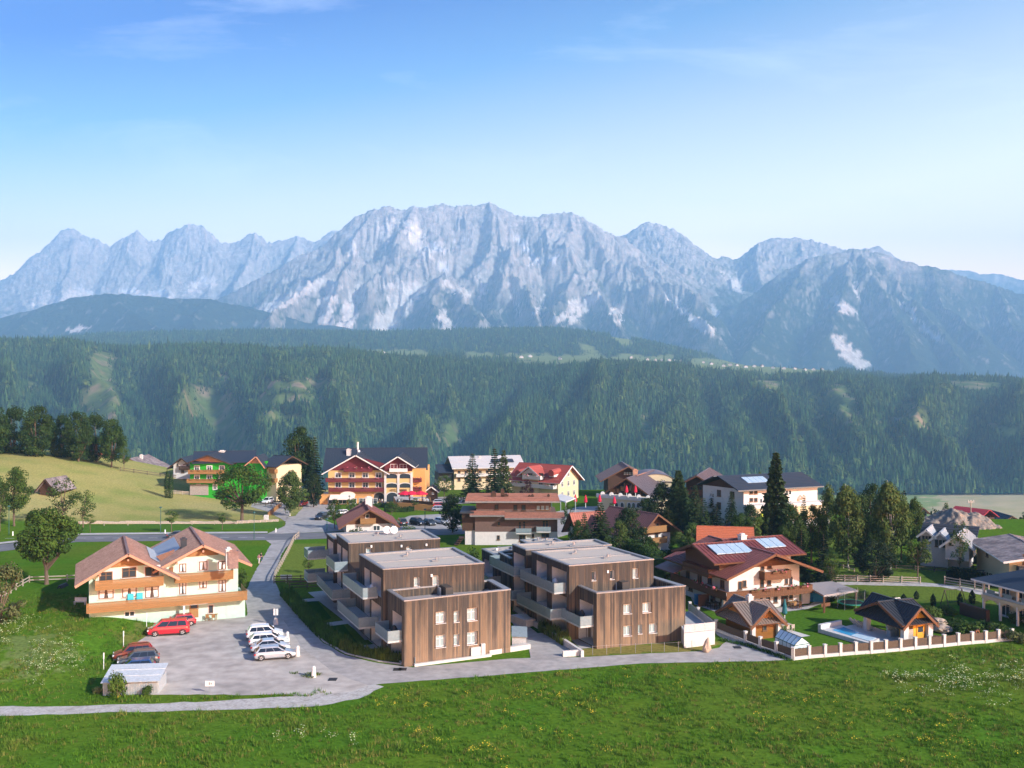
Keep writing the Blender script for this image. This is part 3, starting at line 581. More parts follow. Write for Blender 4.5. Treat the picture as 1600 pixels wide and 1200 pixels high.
def gable_roof(root, fc, w, d, ez, rh, side, fr, bk, mat_, edge, thick=.2, seam=0.0, course=0.0, rp=.5, rail=.28, name='roof', s_off=0.0, snow=False, caps=True):
    """fc: facade under the gable; w wide, d deep; eaves at ez, ridge rh above them"""
    r = MB(); e = MB(); wl_ = w * rp; wr = w - wl_; back = (0 - (d + bk)) - fr
    along = fc.P(0, 0, 0 - (d + bk)) - fc.P(0, 0, fr)
    for sgn, ww in ((1, wl_), (-1, wr)):
        sl = rh / ww; s_e = s_off + (-side if sgn > 0 else w + side); s_r = s_off + wl_
        A = fc.P(s_e, ez - side * sl, fr); Bp = fc.P(s_r, ez + rh, fr); up = Bp - A
        nrm = up.cross(along) if sgn > 0 else along.cross(up); nrm.normalize()
        if nrm.z < 0: nrm = -nrm
        r.obox(A, up, along, nrm * thick)
        if seam:
            n = max(2, int(along.length / seam)); a_ = along.normalized()
            for i in range(n + 1):
                r.obox(A + a_ * (along.length - .07) * (i / n) + nrm * thick, up, a_ * .07, nrm * .06, skip='b')
        if course:
            n = max(2, int(up.length / course)); u_ = up.normalized()
            for i in range(1, n): r.obox(A + u_ * (up.length * i / n) + nrm * thick, u_ * .08, along, nrm * .045, skip='b')
        if snow:
            u_ = up.normalized()
            for q in (.12, .5): r.obox(A + u_ * (up.length * q) + nrm * (thick + .08), u_ * .05, along, nrm * .10)
        if edge:
            a_ = along.normalized()
            for base in (A, A + along):
                o_ = -a_ * .07 if base is A else a_ * .003
                e.obox(base + o_ - nrm * (rail - thick) - up.normalized() * .05, up, a_ * .067, nrm * (rail + .03))
            o_ = (fc.P(s_e, 0, 0) - fc.P(s_r, 0, 0)).normalized()
            e.obox(A + o_ * .003 - nrm * .04, o_ * .07, along, nrm * (thick + .02))
    if caps:
        c = fc.P(s_off + wl_, ez + rh + thick * .9, fr); u3 = Vector((fc.u.x, fc.u.y, 0)); r.obox(c - u3 * .16, u3 * .32, along, (0, 0, .10))
    ro = r.build(name, mat_, root)
    if edge: e.build('bargeboard', edge, root)
    return ro
def gable_walls(mb, fc, w, d, z0, ez, rh, rp=.5, m=0, mg=None, inset=0.0, zg=None):
    """four walls and the two gable triangles; mg: material index of the gable above zg"""
    P = [(0, 0), (w, 0), (w, -d), (0, -d)]
    for i in range(4):
        a, b = P[i], P[(i + 1) % 4]; mb.face([fc.P(a[0], z0, a[1]), fc.P(b[0], z0, b[1]), fc.P(b[0], ez, b[1]), fc.P(a[0], ez, a[1])], m)
    for o, rev in ((0, 0), (-d, 1)):
        t = [fc.P(0, ez, o), fc.P(w, ez, o), fc.P(w * rp, ez + rh, o)]; mb.face(t[::-1] if rev else t, m if mg is None else mg)
def chimney(root, x, y, z0, z1, w, d, ang, mat_, parent=None, capm=None):
    mb = MB(); c, s = math.cos(ang), math.sin(ang); a = Vector((c * w, s * w, 0)); b = Vector((-s * d, c * d, 0)); o = Vector((x, y, z0)) - a / 2 - b / 2
    mb.obox(o, a, b, (0, 0, z1 - z0)); mb.obox(o - a * .08 - b * .08 + Vector((0, 0, z1 - z0 + .003)), a * 1.16, b * 1.16, (0, 0, .12)); mb.obox(o + a * .2 + b * .2 + Vector((0, 0, z1 - z0 + .126)), a * .6, b * .6, (0, 0, .22))
    return mb.build('chimney', mat_, root)
M_flower = pmat('geraniums', (.42, .05, .09), .8, .4, 6, c2=(.55, .25, .32), mix=(.45, .6))
M_leafbox = pmat('flower_leaves', (.05, .10, .025), .8, .3, 8)
def flowers(fc, s0, s1, z, o, root, parent, dens=9, pink=.5):
    mb = MB()
    for i in range(int((s1 - s0) * dens)):
        s = random.uniform(s0, s1); q = random.uniform(.07, .15); p = fc.P(s, z + random.uniform(-.12, .28), o + random.uniform(-.02, .28)); k = 0 if random.random() < pink else 1
        n_ = Vector((random.uniform(-1, 1), random.uniform(-1, 0.2), random.uniform(0, 1))).normalized(); a = n_.orthogonal().normalized() * q; b = n_.cross(a); mb.face([p - a - b, p + a - b, p + a + b, p - a + b], k)
    return mb.build('flowers', [M_flower, M_leafbox], parent, kind='stuff')
def balcony(root, fc, s0, s1, z, out, mat_, h=1.0, ends='lr', flw=None, slab=None, board=.13, fbox=None, o0=0.0, wave=0, pink=.55):
    """a balcony on a facade: floor slab, boarded railing with a handrail, flower boxes"""
    mb = MB(); mb.fbox(fc, s0, s1, z - .18, z, o0 + .003, out); b = mb.build('balcony', slab or mat_, root)
    r = MB(); n = max(3, int((s1 - s0) / board)); st = (s1 - s0) / n
    for i in range(n): r.fbox(fc, s0 + i * st, s0 + (i + 1) * st - .02, z - .12, z + h - .06, out, out + .03)
    r.fbox(fc, s0 - .02, s1 + .02, z + h - .06, z + h + .02, out - .06, out + .10)
    r.fbox(fc, s0, s1, z + .16, z + .26, out + .031, out + .055); r.fbox(fc, s0, s1, z - .2, z - .125, out - .02, out + .05)
    if wave: r.fbox(fc, s0, s1, z + h * .62, z + h * .70, out + .031, out + .06)
    m = max(2, int((out - o0) / board))
    for key, s in (('l', s0), ('r', s1 - .03)):
        if key in ends:
            for i in range(m): r.fbox(fc, s, s + .03, z - .12, z + h - .06, o0 + (out - o0) * i / m + .005, o0 + (out - o0) * (i + 1) / m - .015)
            r.fbox(fc, s - .03, s + .06, z + h - .057, z + h + .017, o0 + .005, out - .065)
    r.build('railing', mat_, b)
    if flw:
        for a_, c_ in flw:
            q = MB(); q.fbox(fc, a_, c_, z + h - .22, z + h - .02, out + .105, out + .33); q.build('flower_box', fbox or mat_, b)
            flowers(fc, a_, c_, z + h, out + .1, root, b, pink=pink)
    return b
def house(name, label, cat, loc, group=None): return empty(name, loc, 0, label, cat, group)
# ================================================================ THE TWO TIMBER-CLAD APARTMENT BUILDINGS
M_clad = pmat('weathered_larch', (.2, .14, .1), .85, .16, 1.2, stretch=(5, 5, .35), spec=.15)
def _clad_nodes():
    n, l = M_clad.node_tree.nodes, M_clad.node_tree.links; b = n['Principled BSDF']
    a = n.new('ShaderNodeAttribute'); a.attribute_name = 'tone'; g_ = n.new('ShaderNodeNewGeometry'); sp = n.new('ShaderNodeSeparateXYZ'); l.new(g_.outputs['Position'], sp.inputs[0])
    q = n.new('ShaderNodeMapping'); q.inputs['Scale'].default_value = (1.5, 1.5, .25); l.new(g_.outputs['Position'], q.inputs[0])
    t = n.new('ShaderNodeTexNoise'); t.inputs['Scale'].default_value = 1.0; t.inputs['Detail'].default_value = 6; t.inputs['Roughness'].default_value = .65; l.new(q.outputs[0], t.inputs['Vector'])
    def math_(op, x, y):
        m = n.new('ShaderNodeMath'); m.operation = op
        for i, v in ((0, x), (1, y)):
            if isinstance(v, (int, float)): m.inputs[i].default_value = v
            else: l.new(v, m.inputs[i])
        return m.outputs[0]
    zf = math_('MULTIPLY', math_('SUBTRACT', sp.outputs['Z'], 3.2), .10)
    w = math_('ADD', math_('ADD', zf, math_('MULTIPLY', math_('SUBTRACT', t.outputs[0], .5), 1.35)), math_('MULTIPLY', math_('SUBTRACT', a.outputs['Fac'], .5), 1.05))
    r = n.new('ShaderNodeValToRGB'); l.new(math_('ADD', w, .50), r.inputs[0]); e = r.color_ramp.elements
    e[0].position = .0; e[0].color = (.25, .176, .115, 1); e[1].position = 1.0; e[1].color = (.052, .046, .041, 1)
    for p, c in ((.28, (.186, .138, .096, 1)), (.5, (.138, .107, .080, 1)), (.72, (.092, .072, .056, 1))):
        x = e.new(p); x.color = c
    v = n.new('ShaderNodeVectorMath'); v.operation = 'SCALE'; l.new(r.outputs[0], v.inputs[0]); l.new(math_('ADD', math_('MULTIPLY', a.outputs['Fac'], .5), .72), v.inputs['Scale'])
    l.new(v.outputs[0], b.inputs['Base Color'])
_clad_nodes()
M_roofgravel = pmat('roof_gravel', (.41, .365, .31), .95, .25, 3.0, bump=.03, bscale=14)
M_loggia = pmat('loggia_plaster', (.62, .60, .57), .9, .05, 1)
M_perf = pmat('balcony_glass', (.19, .245, .265), .25, .10, .9, spec=.5)
M_deck = pmat('deck_boards', (.27, .245, .235), .85, .2, 1.4, stretch=(1, 5, 1))
def clad(mb, fc, s0, s1, z0, z1, holes=(), o=0.0, wmin=.14, wmax=.27):
    s = s0
    while s < s1 - .01:
        w = min(random.uniform(wmin, wmax), s1 - s); segs = [(z0, z1)]; a, b = s, s + w - .022
        for h in holes:
            if b > h[0] + .02 and a < h[1] - .02:
                ns = []
                for (p, q) in segs:
                    if h[2] > p + .02: ns.append((p, min(q, h[2])))
                    if h[3] < q - .02: ns.append((max(p, h[3]), q))
                segs = [x for x in ns if x[1] > x[0] + .02]
        th = random.uniform(.025, .05); tone = random.random()
        for p, q in segs: mb.fbox(fc, a, b, p, q, o + .002, o + th, c=tone, skip='f')
        s += w
def holed(mb, fc, s0, s1, z0, z1, holes, m=0, mr=1):
    """a wall face with openings; reveals run back to each opening's own depth"""
    S = sorted({s0, s1, *[h[0] for h in holes], *[h[1] for h in holes]}); Zs = sorted({z0, z1, *[h[2] for h in holes], *[h[3] for h in holes]})
    for i in range(len(S) - 1):
        for j in range(len(Zs) - 1):
            cs, cz = (S[i] + S[i + 1]) / 2, (Zs[j] + Zs[j + 1]) / 2
            if any(h[0] < cs < h[1] and h[2] < cz < h[3] for h in holes): continue
            mb.face([fc.P(S[i], Zs[j]), fc.P(S[i + 1], Zs[j]), fc.P(S[i + 1], Zs[j + 1]), fc.P(S[i], Zs[j + 1])], m)
    for a, b, p, q, d, mm in holes:
        for quad in ([(a, p, 0), (a, p, -d), (a, q, -d), (a, q, 0)], [(b, p, -d), (b, p, 0), (b, q, 0), (b, q, -d)], [(a, p, 0), (b, p, 0), (b, p, -d), (a, p, -d)], [(a, q, -d), (b, q, -d), (b, q, 0), (a, q, 0)], [(a, p, -d), (b, p, -d), (b, q, -d), (a, q, -d)]):
            mb.face([fc.P(*t) for t in quad], mm)
def inset(Q, ds):               # Q: corners FL FR BR BL; ds: inset of front, right, back, left edges
    P = [Vector((p[0], p[1])) for p in Q]; L = []
    for i in range(4):
        a, b = P[i], P[(i + 1) % 4]; u = (b - a).normalized(); n_ = Vector((-u.y, u.x)); L.append((a + n_ * ds[i], u))
    out = []
    for i in range(4):
        (a, u), (b, v) = L[i - 1], L[i]; t = ((b - a).x * v.y - (b - a).y * v.x) / (u.x * v.y - u.y * v.x); out.append(a + u * t)
    return out
def ring(mb, Qo, Qi, z0, z1, m=0):
    for i in range(4):
        j = (i + 1) % 4; a, b, c, d = Qo[i], Qo[j], Qi[j], Qi[i]
        mb.face([(a[0], a[1], z1), (b[0], b[1], z1), (c[0], c[1], z1), (d[0], d[1], z1)], m)
        mb.face([(d[0], d[1], z0), (d[0], d[1], z1), (c[0], c[1], z1), (c[0], c[1], z0)], m)
        mb.face([(a[0], a[1], z1 - .14), (b[0], b[1], z1 - .14), (b[0], b[1], z1), (a[0], a[1], z1)], m)
def rail_panels(root, parent, pts, z0, z1, step=1.5, mat_=None, name='panel', thick=.03):
    """a guard of separate upright panels along a line, each a piece of its own"""
    for a, b in zip(pts[:-1], pts[1:]):
        a, b = Vector((a[0], a[1])), Vector((b[0], b[1])); L = (b - a).length; n = max(1, round(L / step)); u = (b - a) / L; nn = Vector((u.y, -u.x))
        for i in range(n):
            p, q = a + u * (L * i / n + .012), a + u * (L * (i + 1) / n - .012); mb = MB(); mb.obox((p.x, p.y, z0), (q.x - p.x, q.y - p.y, 0), (nn.x * thick, nn.y * thick, 0), (0, 0, z1 - z0))
            for t in (p, q - u * .04): mb.obox((t.x - nn.x * .02, t.y - nn.y * .02, z0 - .05), (u.x * .04, u.y * .04, 0), (-nn.x * .03, -nn.y * .03, 0), (0, 0, z1 - z0 + .08))
            mb.build(name, mat_ or M_perf, parent)
def block(root, Q, zt, z0, front=(), left=(), right=(), kind='flat', deck=1.0, bays=None, gap=None):
    """one storeyed block; Q = top corners FL FR BR BL; openings are (s0, s1, z0, z1, depth)"""
    Q = [Vector((p[0], p[1])) for p in Q]; fcs = [Fc(Q[0], Q[1]), Fc(Q[1], Q[2]), Fc(Q[2], Q[3]), Fc(Q[3], Q[0])]
    wall = MB(); cl = MB(); H = [[(*h, 1) if len(h) == 5 else h for h in hs_] for hs_ in (front, right, (), left)]
    for fc, hs_ in zip(fcs, H):
        holed(wall, fc, 0, fc.len, z0, zt - .14, hs_); clad(cl, fc, 0, fc.len, z0, zt - .15, hs_)
    co = MB(); Qo = inset(Q, (-.07,) * 4)
    if kind == 'flat':
        Qi = inset(Q, (.38, .38, .38, .38)); ring(co, Qo, Qi, zt - .30, zt)
        rf = MB(); rf.face([(p.x, p.y, zt - .22) for p in Qi], 0)
        for t in (bays or ()):                                      # raised seams between the gravel bays
            a, b = Qi[0].lerp(Qi[3], t), Qi[1].lerp(Qi[2], t); d = (Qi[3] - Qi[0]).normalized() * .22; co.obox((a.x, a.y, zt - .215), (b.x - a.x, b.y - a.y, 0), (d.x, d.y, 0), (0, 0, .12))
        rf.build('roof', M_roofgravel, root)
        for tx, ty in ((.62, .3), (.42, .75)):
            p = Qi[0].lerp(Qi[1], tx).lerp(Qi[3].lerp(Qi[2], tx), ty); v = MB(); v.box(p.x - .5, p.x + .2, p.y - .25, p.y + .25, zt - .22, zt + .02); v.tube((p.x, p.y, zt + .02), (p.x, p.y, zt + .35), .14, n=8); v.tube((p.x - .1, p.y, zt + .30), (p.x + .35, p.y, zt + .30), .10, n=8)
            v.build('roof_vent', M_metal, root)
    else:
        Qi = inset(Q, (.40, .75, .40, .40)); ring(co, Qo, Qi, zt - .16, zt)
        rf = MB()
        f2 = Fc(Qi[0], Qi[3]); n = int(f2.len / .16); 
        for i in range(n):                                          # deck boards
            a = Qi[0].lerp(Qi[3], i / n); b = Qi[1].lerp(Qi[2], i / n); d = (Qi[3] - Qi[0]).normalized() * (f2.len / n - .015); rf.obox((a.x, a.y, zt - deck - .06), (b.x - a.x, b.y - a.y, 0), (d.x, d.y, 0), (0, 0, .05), c=random.random())
        rf.build('roof_deck', M_deck, root, kind='stuff')
        for i in range(4):                                          # boarded inner faces of the parapet
            f2 = Fc(Qi[(i + 1) % 4], Qi[i]); clad(cl, f2, 0, f2.len, zt - deck, zt - .17)
        if gap:                                                     # the roof hatch with its slanting side in the rear parapet
            a, b = Qi[3].lerp(Qi[2], gap[0]), Qi[3].lerp(Qi[2], gap[1]); inw = (Qi[0] - Qi[3]).normalized()
            u = (b - a).normalized(); hb = MB(); f3 = Fc(a + inw * 2.3, a + inw * 2.3 + u * 1.0)
            hb.prism([tuple(a + inw * .3 + u * .25), tuple(a + inw * 2.3 + u * .25), tuple(a + inw * 2.3 + u * 1.2), tuple(a + inw * .3 + u * 1.2)], zt - deck, zt + .12); hb.build('roof_hatch', M_clad, root, attr='tone')
            pn = MB(); pn.face([tuple(a + inw * .1) + (zt - deck,), tuple(a + inw * 1.1) + (zt - deck,), tuple(a + inw * .1) + (zt + .55,)]); pn.obox((a.x, a.y, zt - deck), (u.x * .06, u.y * .06, 0), (inw.x * 1.2, inw.y * 1.2, 0), (0, 0, .9)); pn.build('screen', M_loggia, root)
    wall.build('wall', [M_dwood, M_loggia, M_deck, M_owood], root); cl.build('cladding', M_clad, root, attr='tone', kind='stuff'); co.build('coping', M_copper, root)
    return fcs
def wood_window(root, fc, s0, s1, z0, z1, pane=None):
    w = s1 - s0; p = put(root, fc, (s0 + s1) / 2, z0, 'window', wkey('pane', w - .04, z1 - z0 - .03, [pane or M_blind]), -.32); put(root, fc, 0, 0, 'frame', wkey('frame', w - .04, z1 - z0 - .03, [M_wframe]), parent=p)
    sb = MB(); sb.box(-w / 2 - .05, w / 2 + .05, -.44, -.03, -.05, .0); o = bpy.data.objects.new('sill', sb.mesh('sill', M_wframe)); link(o, p)
def hole_px(fc, x0, y0, x1, y1, d=.34):
    s0, zt = fs(fc, x0, y0); s1, zb = fs(fc, x1, y1); return (s0, s1, zb, zt, d)
def loggia_fit(root, fc, h, furnish=True):
    """glazed back of a loggia: tall pane, frame and a dark door leaf"""
    s0, s1, z0, z1, d = h[:5]; w = s1 - s0
    p = put(root, fc, s0 + w * .66, z0 + .03, 'glazed_door', wkey('pane', w * .6, z1 - z0 - .1, [M_glass]), -d + .03); put(root, fc, 0, 0, 'frame', wkey('frame', w * .6, z1 - z0 - .1, [M_wframe]), parent=p)
def side_balcony(root, fc, s0, s1, z, out, h=1.05, ret='lr'):
    mb = MB(); mb.fbox(fc, s0, s1, z - .32, z, .06, out); b = mb.build('balcony', M_steel, root)
    a, c = fc.P(s0, 0, out), fc.P(s1, 0, out); pts = [a, c]
    if 'l' in ret: pts = [fc.P(s0, 0, .1)] + pts
    if 'r' in ret: pts = pts + [fc.P(s1, 0, .1)]
    rail_panels(root, b, pts, z - .10, z + h); return b
def WQ(z, *pts): return [TOP(px, py, z) for px, py in pts]
LZ = 2.72
# ---- left building
apt = house('apartment_building', 'left flat roofed timber clad apartment block beside the parking yard', 'apartment building', G(700, 985))
Q1 = WQ(7.5, (632, 938), (797, 920), (769, 905), (606, 921)); f1 = Fc(Q1[0], Q1[1])
wins = [hole_px(f1, *q) for q in ((681, 956.5, 696, 973), (709, 955, 717, 971.5), (730, 951, 745, 969), (681, 993, 696, 1010.5), (709, 991, 717, 1008), (730, 988, 745, 1006))]
l1 = Fc(Q1[3], Q1[0]); lg1 = [(l1.len * .30, l1.len * .86, 3.0, 5.5, 1.7), (l1.len * .2, l1.len * .86, .15, 2.5, 1.9)]
b1 = block(apt, Q1, 7.5, -1.2, front=wins, left=lg1, kind='deck', gap=(.46, .52))
for h in wins: wood_window(apt, b1[0], *h[:4])
for h in lg1: loggia_fit(apt, b1[3], h)
side_balcony(apt, b1[3], l1.len * .12, l1.len * .9, 3.0, 1.75)
Z2 = 9.9
Q2 = WQ(Z2, (599, 888.5), (756, 879), (709, 854.5), (562, 865.5)); f2 = Fc(Q2[0], Q2[1]); l2 = Fc(Q2[3], Q2[0])
wins2 = [hole_px(f2, 647, 902, 655.5, 916), (hole_px(f2, 676, 899.5, 685.5, 914))]
def side_logs(L, floors, a=.10, b=.40, c=.55, d=.93):
    o = []
    for z in floors: o += [(L * a, L * b, z, z + 2.35, 1.9), (L * c, L * d, z, z + 2.35, 1.9)]
    return o
lg2 = side_logs(l2.len, (.15, .15 + LZ, .35 + 2 * LZ + .5), .22, .46, .52, .92)
b2 = block(apt, Q2, Z2, -.5, front=wins2, left=lg2, bays=(.48,))
for h in wins2: wood_window(apt, b2[0], *h[:4])
for h in lg2: loggia_fit(apt, b2[3], h)
side_balcony(apt, b2[3], -1.2, l2.len * .80, .35 + 2 * LZ + .5, 1.9); side_balcony(apt, b2[3], -1.6, l2.len * .84, .15 + LZ, 2.5)
Q3 = WQ(Z2, (545, 848), (687, 840.5), (662, 826.5), (526, 834)); f3 = Fc(Q3[0], Q3[1]); l3 = Fc(Q3[3], Q3[0])
wins3 = [hole_px(f3, 572, 856, 580, 863.5), hole_px(f3, 635, 854.5, 643, 858.5)]
lg3 = side_logs(l3.len, (.15, .15 + LZ, .35 + 2 * LZ + .5), .06, .40, .50, .92)
b3 = block(apt, Q3, Z2, -.5, front=wins3, left=lg3)
for h in wins3: wood_window(apt, b3[0], *h[:4])
for h in lg3: loggia_fit(apt, b3[3], h)
side_balcony(apt, b3[3], l3.len * .25, l3.len * .98, .35 + 2 * LZ + .5, 1.9); side_balcony(apt, b3[3], -1.5, l3.len * 1.2, .15 + LZ, 2.6)
Q4 = WQ(9.3, (522, 841.5), (650, 834), (641, 827.5), (511, 833)); l4 = Fc(Q4[3], Q4[0])
lg4 = [(l4.len * .18, l4.len * .9, z, z + 2.3, 1.6) for z in (.15, .15 + LZ, .35 + 2 * LZ + .5)]
b4 = block(apt, Q4, 9.3, -.5, left=lg4)
for h in lg4: loggia_fit(apt, b4[3], h)
for z in (.15 + LZ, .35 + 2 * LZ + .4):
    side_balcony(apt, b4[3], -1.0, l4.len * .4, z, 3.2)
for q in ((666, 851), (674, 899), (580, 853.5), (627, 853)):      # small white wall lamps
    fcq = b2[0] if q[1] > 880 else b3[0]; s, z = fs(fcq, *q); mb = MB(); mb.fbox(fcq, s - .12, s + .12, z - .16, z + .16, .052, .2); mb.build('wall_lamp', M_wframe, apt)
# a low linking wing between the second and third block
Qa = [Q3[0].lerp(Q3[1], .02), Q3[0].lerp(Q3[1], .10), Q2[3].lerp(Q2[2], .1), Q2[3].lerp(Q2[2], -.02)]
mb = MB(); mb.prism([tuple(p[:2]) for p in (Q2[3], Q2[3].lerp(Q2[2], .3), Q3[0].lerp(Q3[1], .3), Q3[0])], -.3, 7.2); mb.build('link_wall', M_dwood, apt)
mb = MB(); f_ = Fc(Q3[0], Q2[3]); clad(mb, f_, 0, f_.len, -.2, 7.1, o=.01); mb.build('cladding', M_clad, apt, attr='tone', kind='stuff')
# plinth, light well and low walls at its foot
M_kerbw = pmat('white_concrete', (.50, .485, .46), .85, .08, 1.2)
A_, B_ = G(648, 1042), G(768, 1026); pf = Fc(A_, B_); mb = MB(); mb.fbox(pf, 0, pf.len, -1, .28, -.35, 0); mb.build('plinth', M_kerbw, apt)
pf2 = Fc(G(765, 1024), G(829, 1014)); mb = MB(); mb.fbox(pf2, 0, pf2.len, -1, .55, -.6, 0); mb.build('plinth', M_kerbw, apt)
s, z = fs(pf, 742, 1022); mb = MB(); mb.fbox(pf, s - .3, s + .9, 0, 1.2, -1.2, -.36); mb.fbox(pf, s + 1.0, s + 1.5, 0, 1.5, -1.0, -.36); mb.build('light_well', M_conc, apt)
mb = MB(); a, b = G(641, 1021), G(648, 1041); mb.obox((a.x, a.y, 0), (b.x - a.x, b.y - a.y, 0), (.08, 0, 0), (0, 0, 1.0)); mb.build('glass_screen', M_perf, apt)
mb = MB(); a = G(800, 1012); mb.box(a.x, a.x + 1.7, a.y - .2, a.y + 2.2, -.5, 1.3); mb.build('bin_enclosure', M_steel, apt); 
mb = MB(); mb.obox((a.x - .05, a.y - .4, 1.42), (1.9, 0, -.1), (0, 2.8, .55), (0, 0, .06)); mb.build('lean_to_roof', M_perf, apt)

# ---- right building
apr = house('apartment_building', 'right flat roofed timber clad apartment block with standing stone at its corner', 'apartment building', G(1000, 985))
ZR = 6.75
P1 = WQ(ZR, (932.5, 926), (1070.5, 914.5), (1022, 900), (895, 910.5)); r1 = Fc(P1[0], P1[1])
wr = [hole_px(r1, *q) for q in ((974, 944.5, 986.5, 958.5), (1004, 942, 1016.5, 956.5), (974, 978, 986.5, 993), (997, 976, 1003, 990), (1014, 974.5, 1026, 988.5))]
lp1 = Fc(P1[3], P1[0]); lgr = [(lp1.len * .30, lp1.len * .86, 2.85, 5.1, 1.7), (lp1.len * .25, lp1.len * .86, .15, 2.4, 1.7)]
c1 = block(apr, P1, ZR, -.3, front=wr, left=lgr, kind='deck', gap=(.46, .53))
for h in wr: wood_window(apr, c1[0], *h[:4])
for h in lgr: loggia_fit(apr, c1[3], h)
side_balcony(apr, c1[3], lp1.len * .10, lp1.len * .9, 2.85, 1.9)
ZQ = 9.3
P2 = WQ(ZQ, (889.5, 883), (1021, 873), (952, 853), (831, 861)); r2 = Fc(P2[0], P2[1]); lp2 = Fc(P2[3], P2[0])
wr2 = [hole_px(r2, 924.5, 893, 931, 907), hole_px(r2, 953, 891.5, 959.5, 905), hole_px(r2, 988.5, 888, 996.5, 903)]
lg = side_logs(lp2.len, (.1, .1 + LZ, .35 + 2 * LZ + .2), .14, .42, .56, .93)
c2_ = block(apr, P2, ZQ, -.3, front=wr2, left=lg, bays=(.42,))
for i, h in enumerate(wr2): wood_window(apr, c2_[0], *h[:4], pane=M_glass if i < 2 else M_blind)
for h in lg: loggia_fit(apr, c2_[3], h)
for z, o_ in ((.35 + 2 * LZ + .2, 1.7), (.1 + LZ, 2.2)): side_balcony(apr, c2_[3], 0, lp2.len * .93, z, o_)
P3 = WQ(ZQ, (822, 858.5), (955, 850.5), (930, 842), (801, 850)); lp3 = Fc(P3[3], P3[0])
lg = [(lp3.len * .10, lp3.len * .9, z, z + 2.3, 1.7) for z in (.1, .1 + LZ, .35 + 2 * LZ + .2)]
c3_ = block(apr, P3, ZQ, -.3, left=lg)
for h in lg: loggia_fit(apr, c3_[3], h)
for z, o_ in ((.35 + 2 * LZ + .2, 1.7), (.1 + LZ, 2.0)): side_balcony(apr, c3_[3], -4.5, lp3.len * .97, z, o_)
P4 = WQ(8.9, (824, 848.5), (880, 845), (868, 840.5), (813, 843)); block(apr, P4, 8.9, -.3)
P5 = WQ(6.6, (773, 867), (812, 864), (800, 853), (753, 857)); lp5 = Fc(P5[3], P5[0]); lg = [(lp5.len * .2, lp5.len * .85, z, z + 2.3, 1.6) for z in (.1, .1 + LZ + .2)]
c5_ = block(apr, P5, 6.6, -.3, left=lg)
for h in lg: loggia_fit(apr, c5_[3], h)
side_balcony(apr, c5_[3], 1.0, lp5.len * 1.5, .1 + LZ + .2, 2.0)
P6 = WQ(6.9, (797, 872), (824, 869), (812, 855), (779, 862)); block(apr, P6, 6.9, -.3, kind='deck')
for q, fcq in (((949, 893), c2_[0]), ((776, 858), c3_[0])):
    s, z = fs(fcq, *q); mb = MB(); mb.fbox(fcq, s - .12, s + .12, z - .16, z + .16, .052, .2); mb.build('wall_lamp', M_wframe, apr)
# garage roof terrace at the right of it, with a steel balustrade
T = [G(1069, 1008), G(1117, 1000), G(1118, 985)]; Tz = 1.75
t0, t1, t2, t3 = TOP(1069, 990, Tz), TOP(1117, 984.5, Tz), TOP(1078, 955, Tz), TOP(1056, 958, Tz)
mb = MB(); mb.prism([tuple(p[:2]) for p in (t0, t1, t2, t3)], -.5, Tz); mb.build('terrace_wall', M_kerbw, apr)
mb = MB(); mb.prism([tuple(p[:2]) for p in inset([t0, t1, t2, t3], (.3, .3, .3, .3))], Tz, Tz + .05); mb.build('terrace_floor', M_slab, apr)
rb = MB(); rb.prism([tuple(p[:2]) for p in (t0, t0.lerp(t1, .02), t3.lerp(t2, .02), t3)], Tz, Tz + .06); ro_ = rb.build('balustrade', M_steel, apr)
rail_panels(apr, ro_, [t0.lerp(t3, .02), t1, t2], Tz + .05, Tz + 1.0, 1.3, M_steel)

# ---- paving, gardens and driveway between and beside them
M_kerb = pmat('kerb_stone', (.44, .42, .39), .9, .12, 2)
sheet('terrace_paving', [(481, 926), (520, 922), (640, 1010), (640, 1030), (600, 1020)], M_slab, .05, 3)
sheet('garden_path', [(470, 937), (505, 934), (509, 939), (474, 941)], M_pave, .06); sheet('garden_path', [(508, 974), (560, 967), (567, 972), (515, 979)], M_pave, .06); sheet('garden_path', [(548, 1012), (606, 1004), (612, 1010), (556, 1018)], M_pave, .06)
for q in (((520, 950), (540, 946), (560, 962), (538, 964)), ((545, 975), (575, 972), (605, 998), (570, 1001)), ((590, 1014), (620, 1010), (640, 1024), (615, 1028))): sheet('timber_deck', q, M_deck, .09)
sheet('driveway', [(797, 970), (805, 962), (858, 990), (908, 1024), (880, 1028), (829, 1029), (826, 1012)], M_lane, .045)
sheet('terrace_paving', [(800, 938), (812, 934), (932, 1004), (930, 1012), (906, 1014), (880, 1000)], M_slab, .03, 3)
sheet('lawn_strip', [(805, 963), (826, 962), (868, 988), (840, 990)], pmat('lawn_green', (.03, .085, .012), .95, .25, 3, spec=0, bump=.05, bscale=20), .07)
sheet('lawn_strip', [(868, 995), (885, 994), (905, 1012), (890, 1016)], MATS['lawn_green'], .07)
for q in (((456, 941), (470, 934), (484, 936), (470, 942)), ((478, 942), (495, 939), (518, 966), (500, 974)), ((514, 974), (532, 971), (558, 1004), (540, 1012))): sheet('lawn_strip', q, MATS['lawn_green'], .055)
def kerb(name, pts, w, h, mat_, label=None, cat=None, parent=None, n=None, drop=.2):
    P = [G(*p) for p in pts]; mb = MB()
    for a, b in zip(P[:-1], P[1:]):
        u = (b - a); u.z = 0; L = u.length; u /= L; nn = Vector((-u.y, u.x, 0)); mb.obox((a.x, a.y, min(a.z, b.z) - drop), u * (L + .02), nn * w, (0, 0, h + drop))
    o = mb.build(name, mat_, parent)
    if label: tag(o, label, cat)
    return o
kd = kerb('kerb', [(441, 931), (470, 966), (505, 1003), (540, 1022), (590, 1034), (645, 1041)], .18, .14, M_kerb); tag(kd, kind='structure')
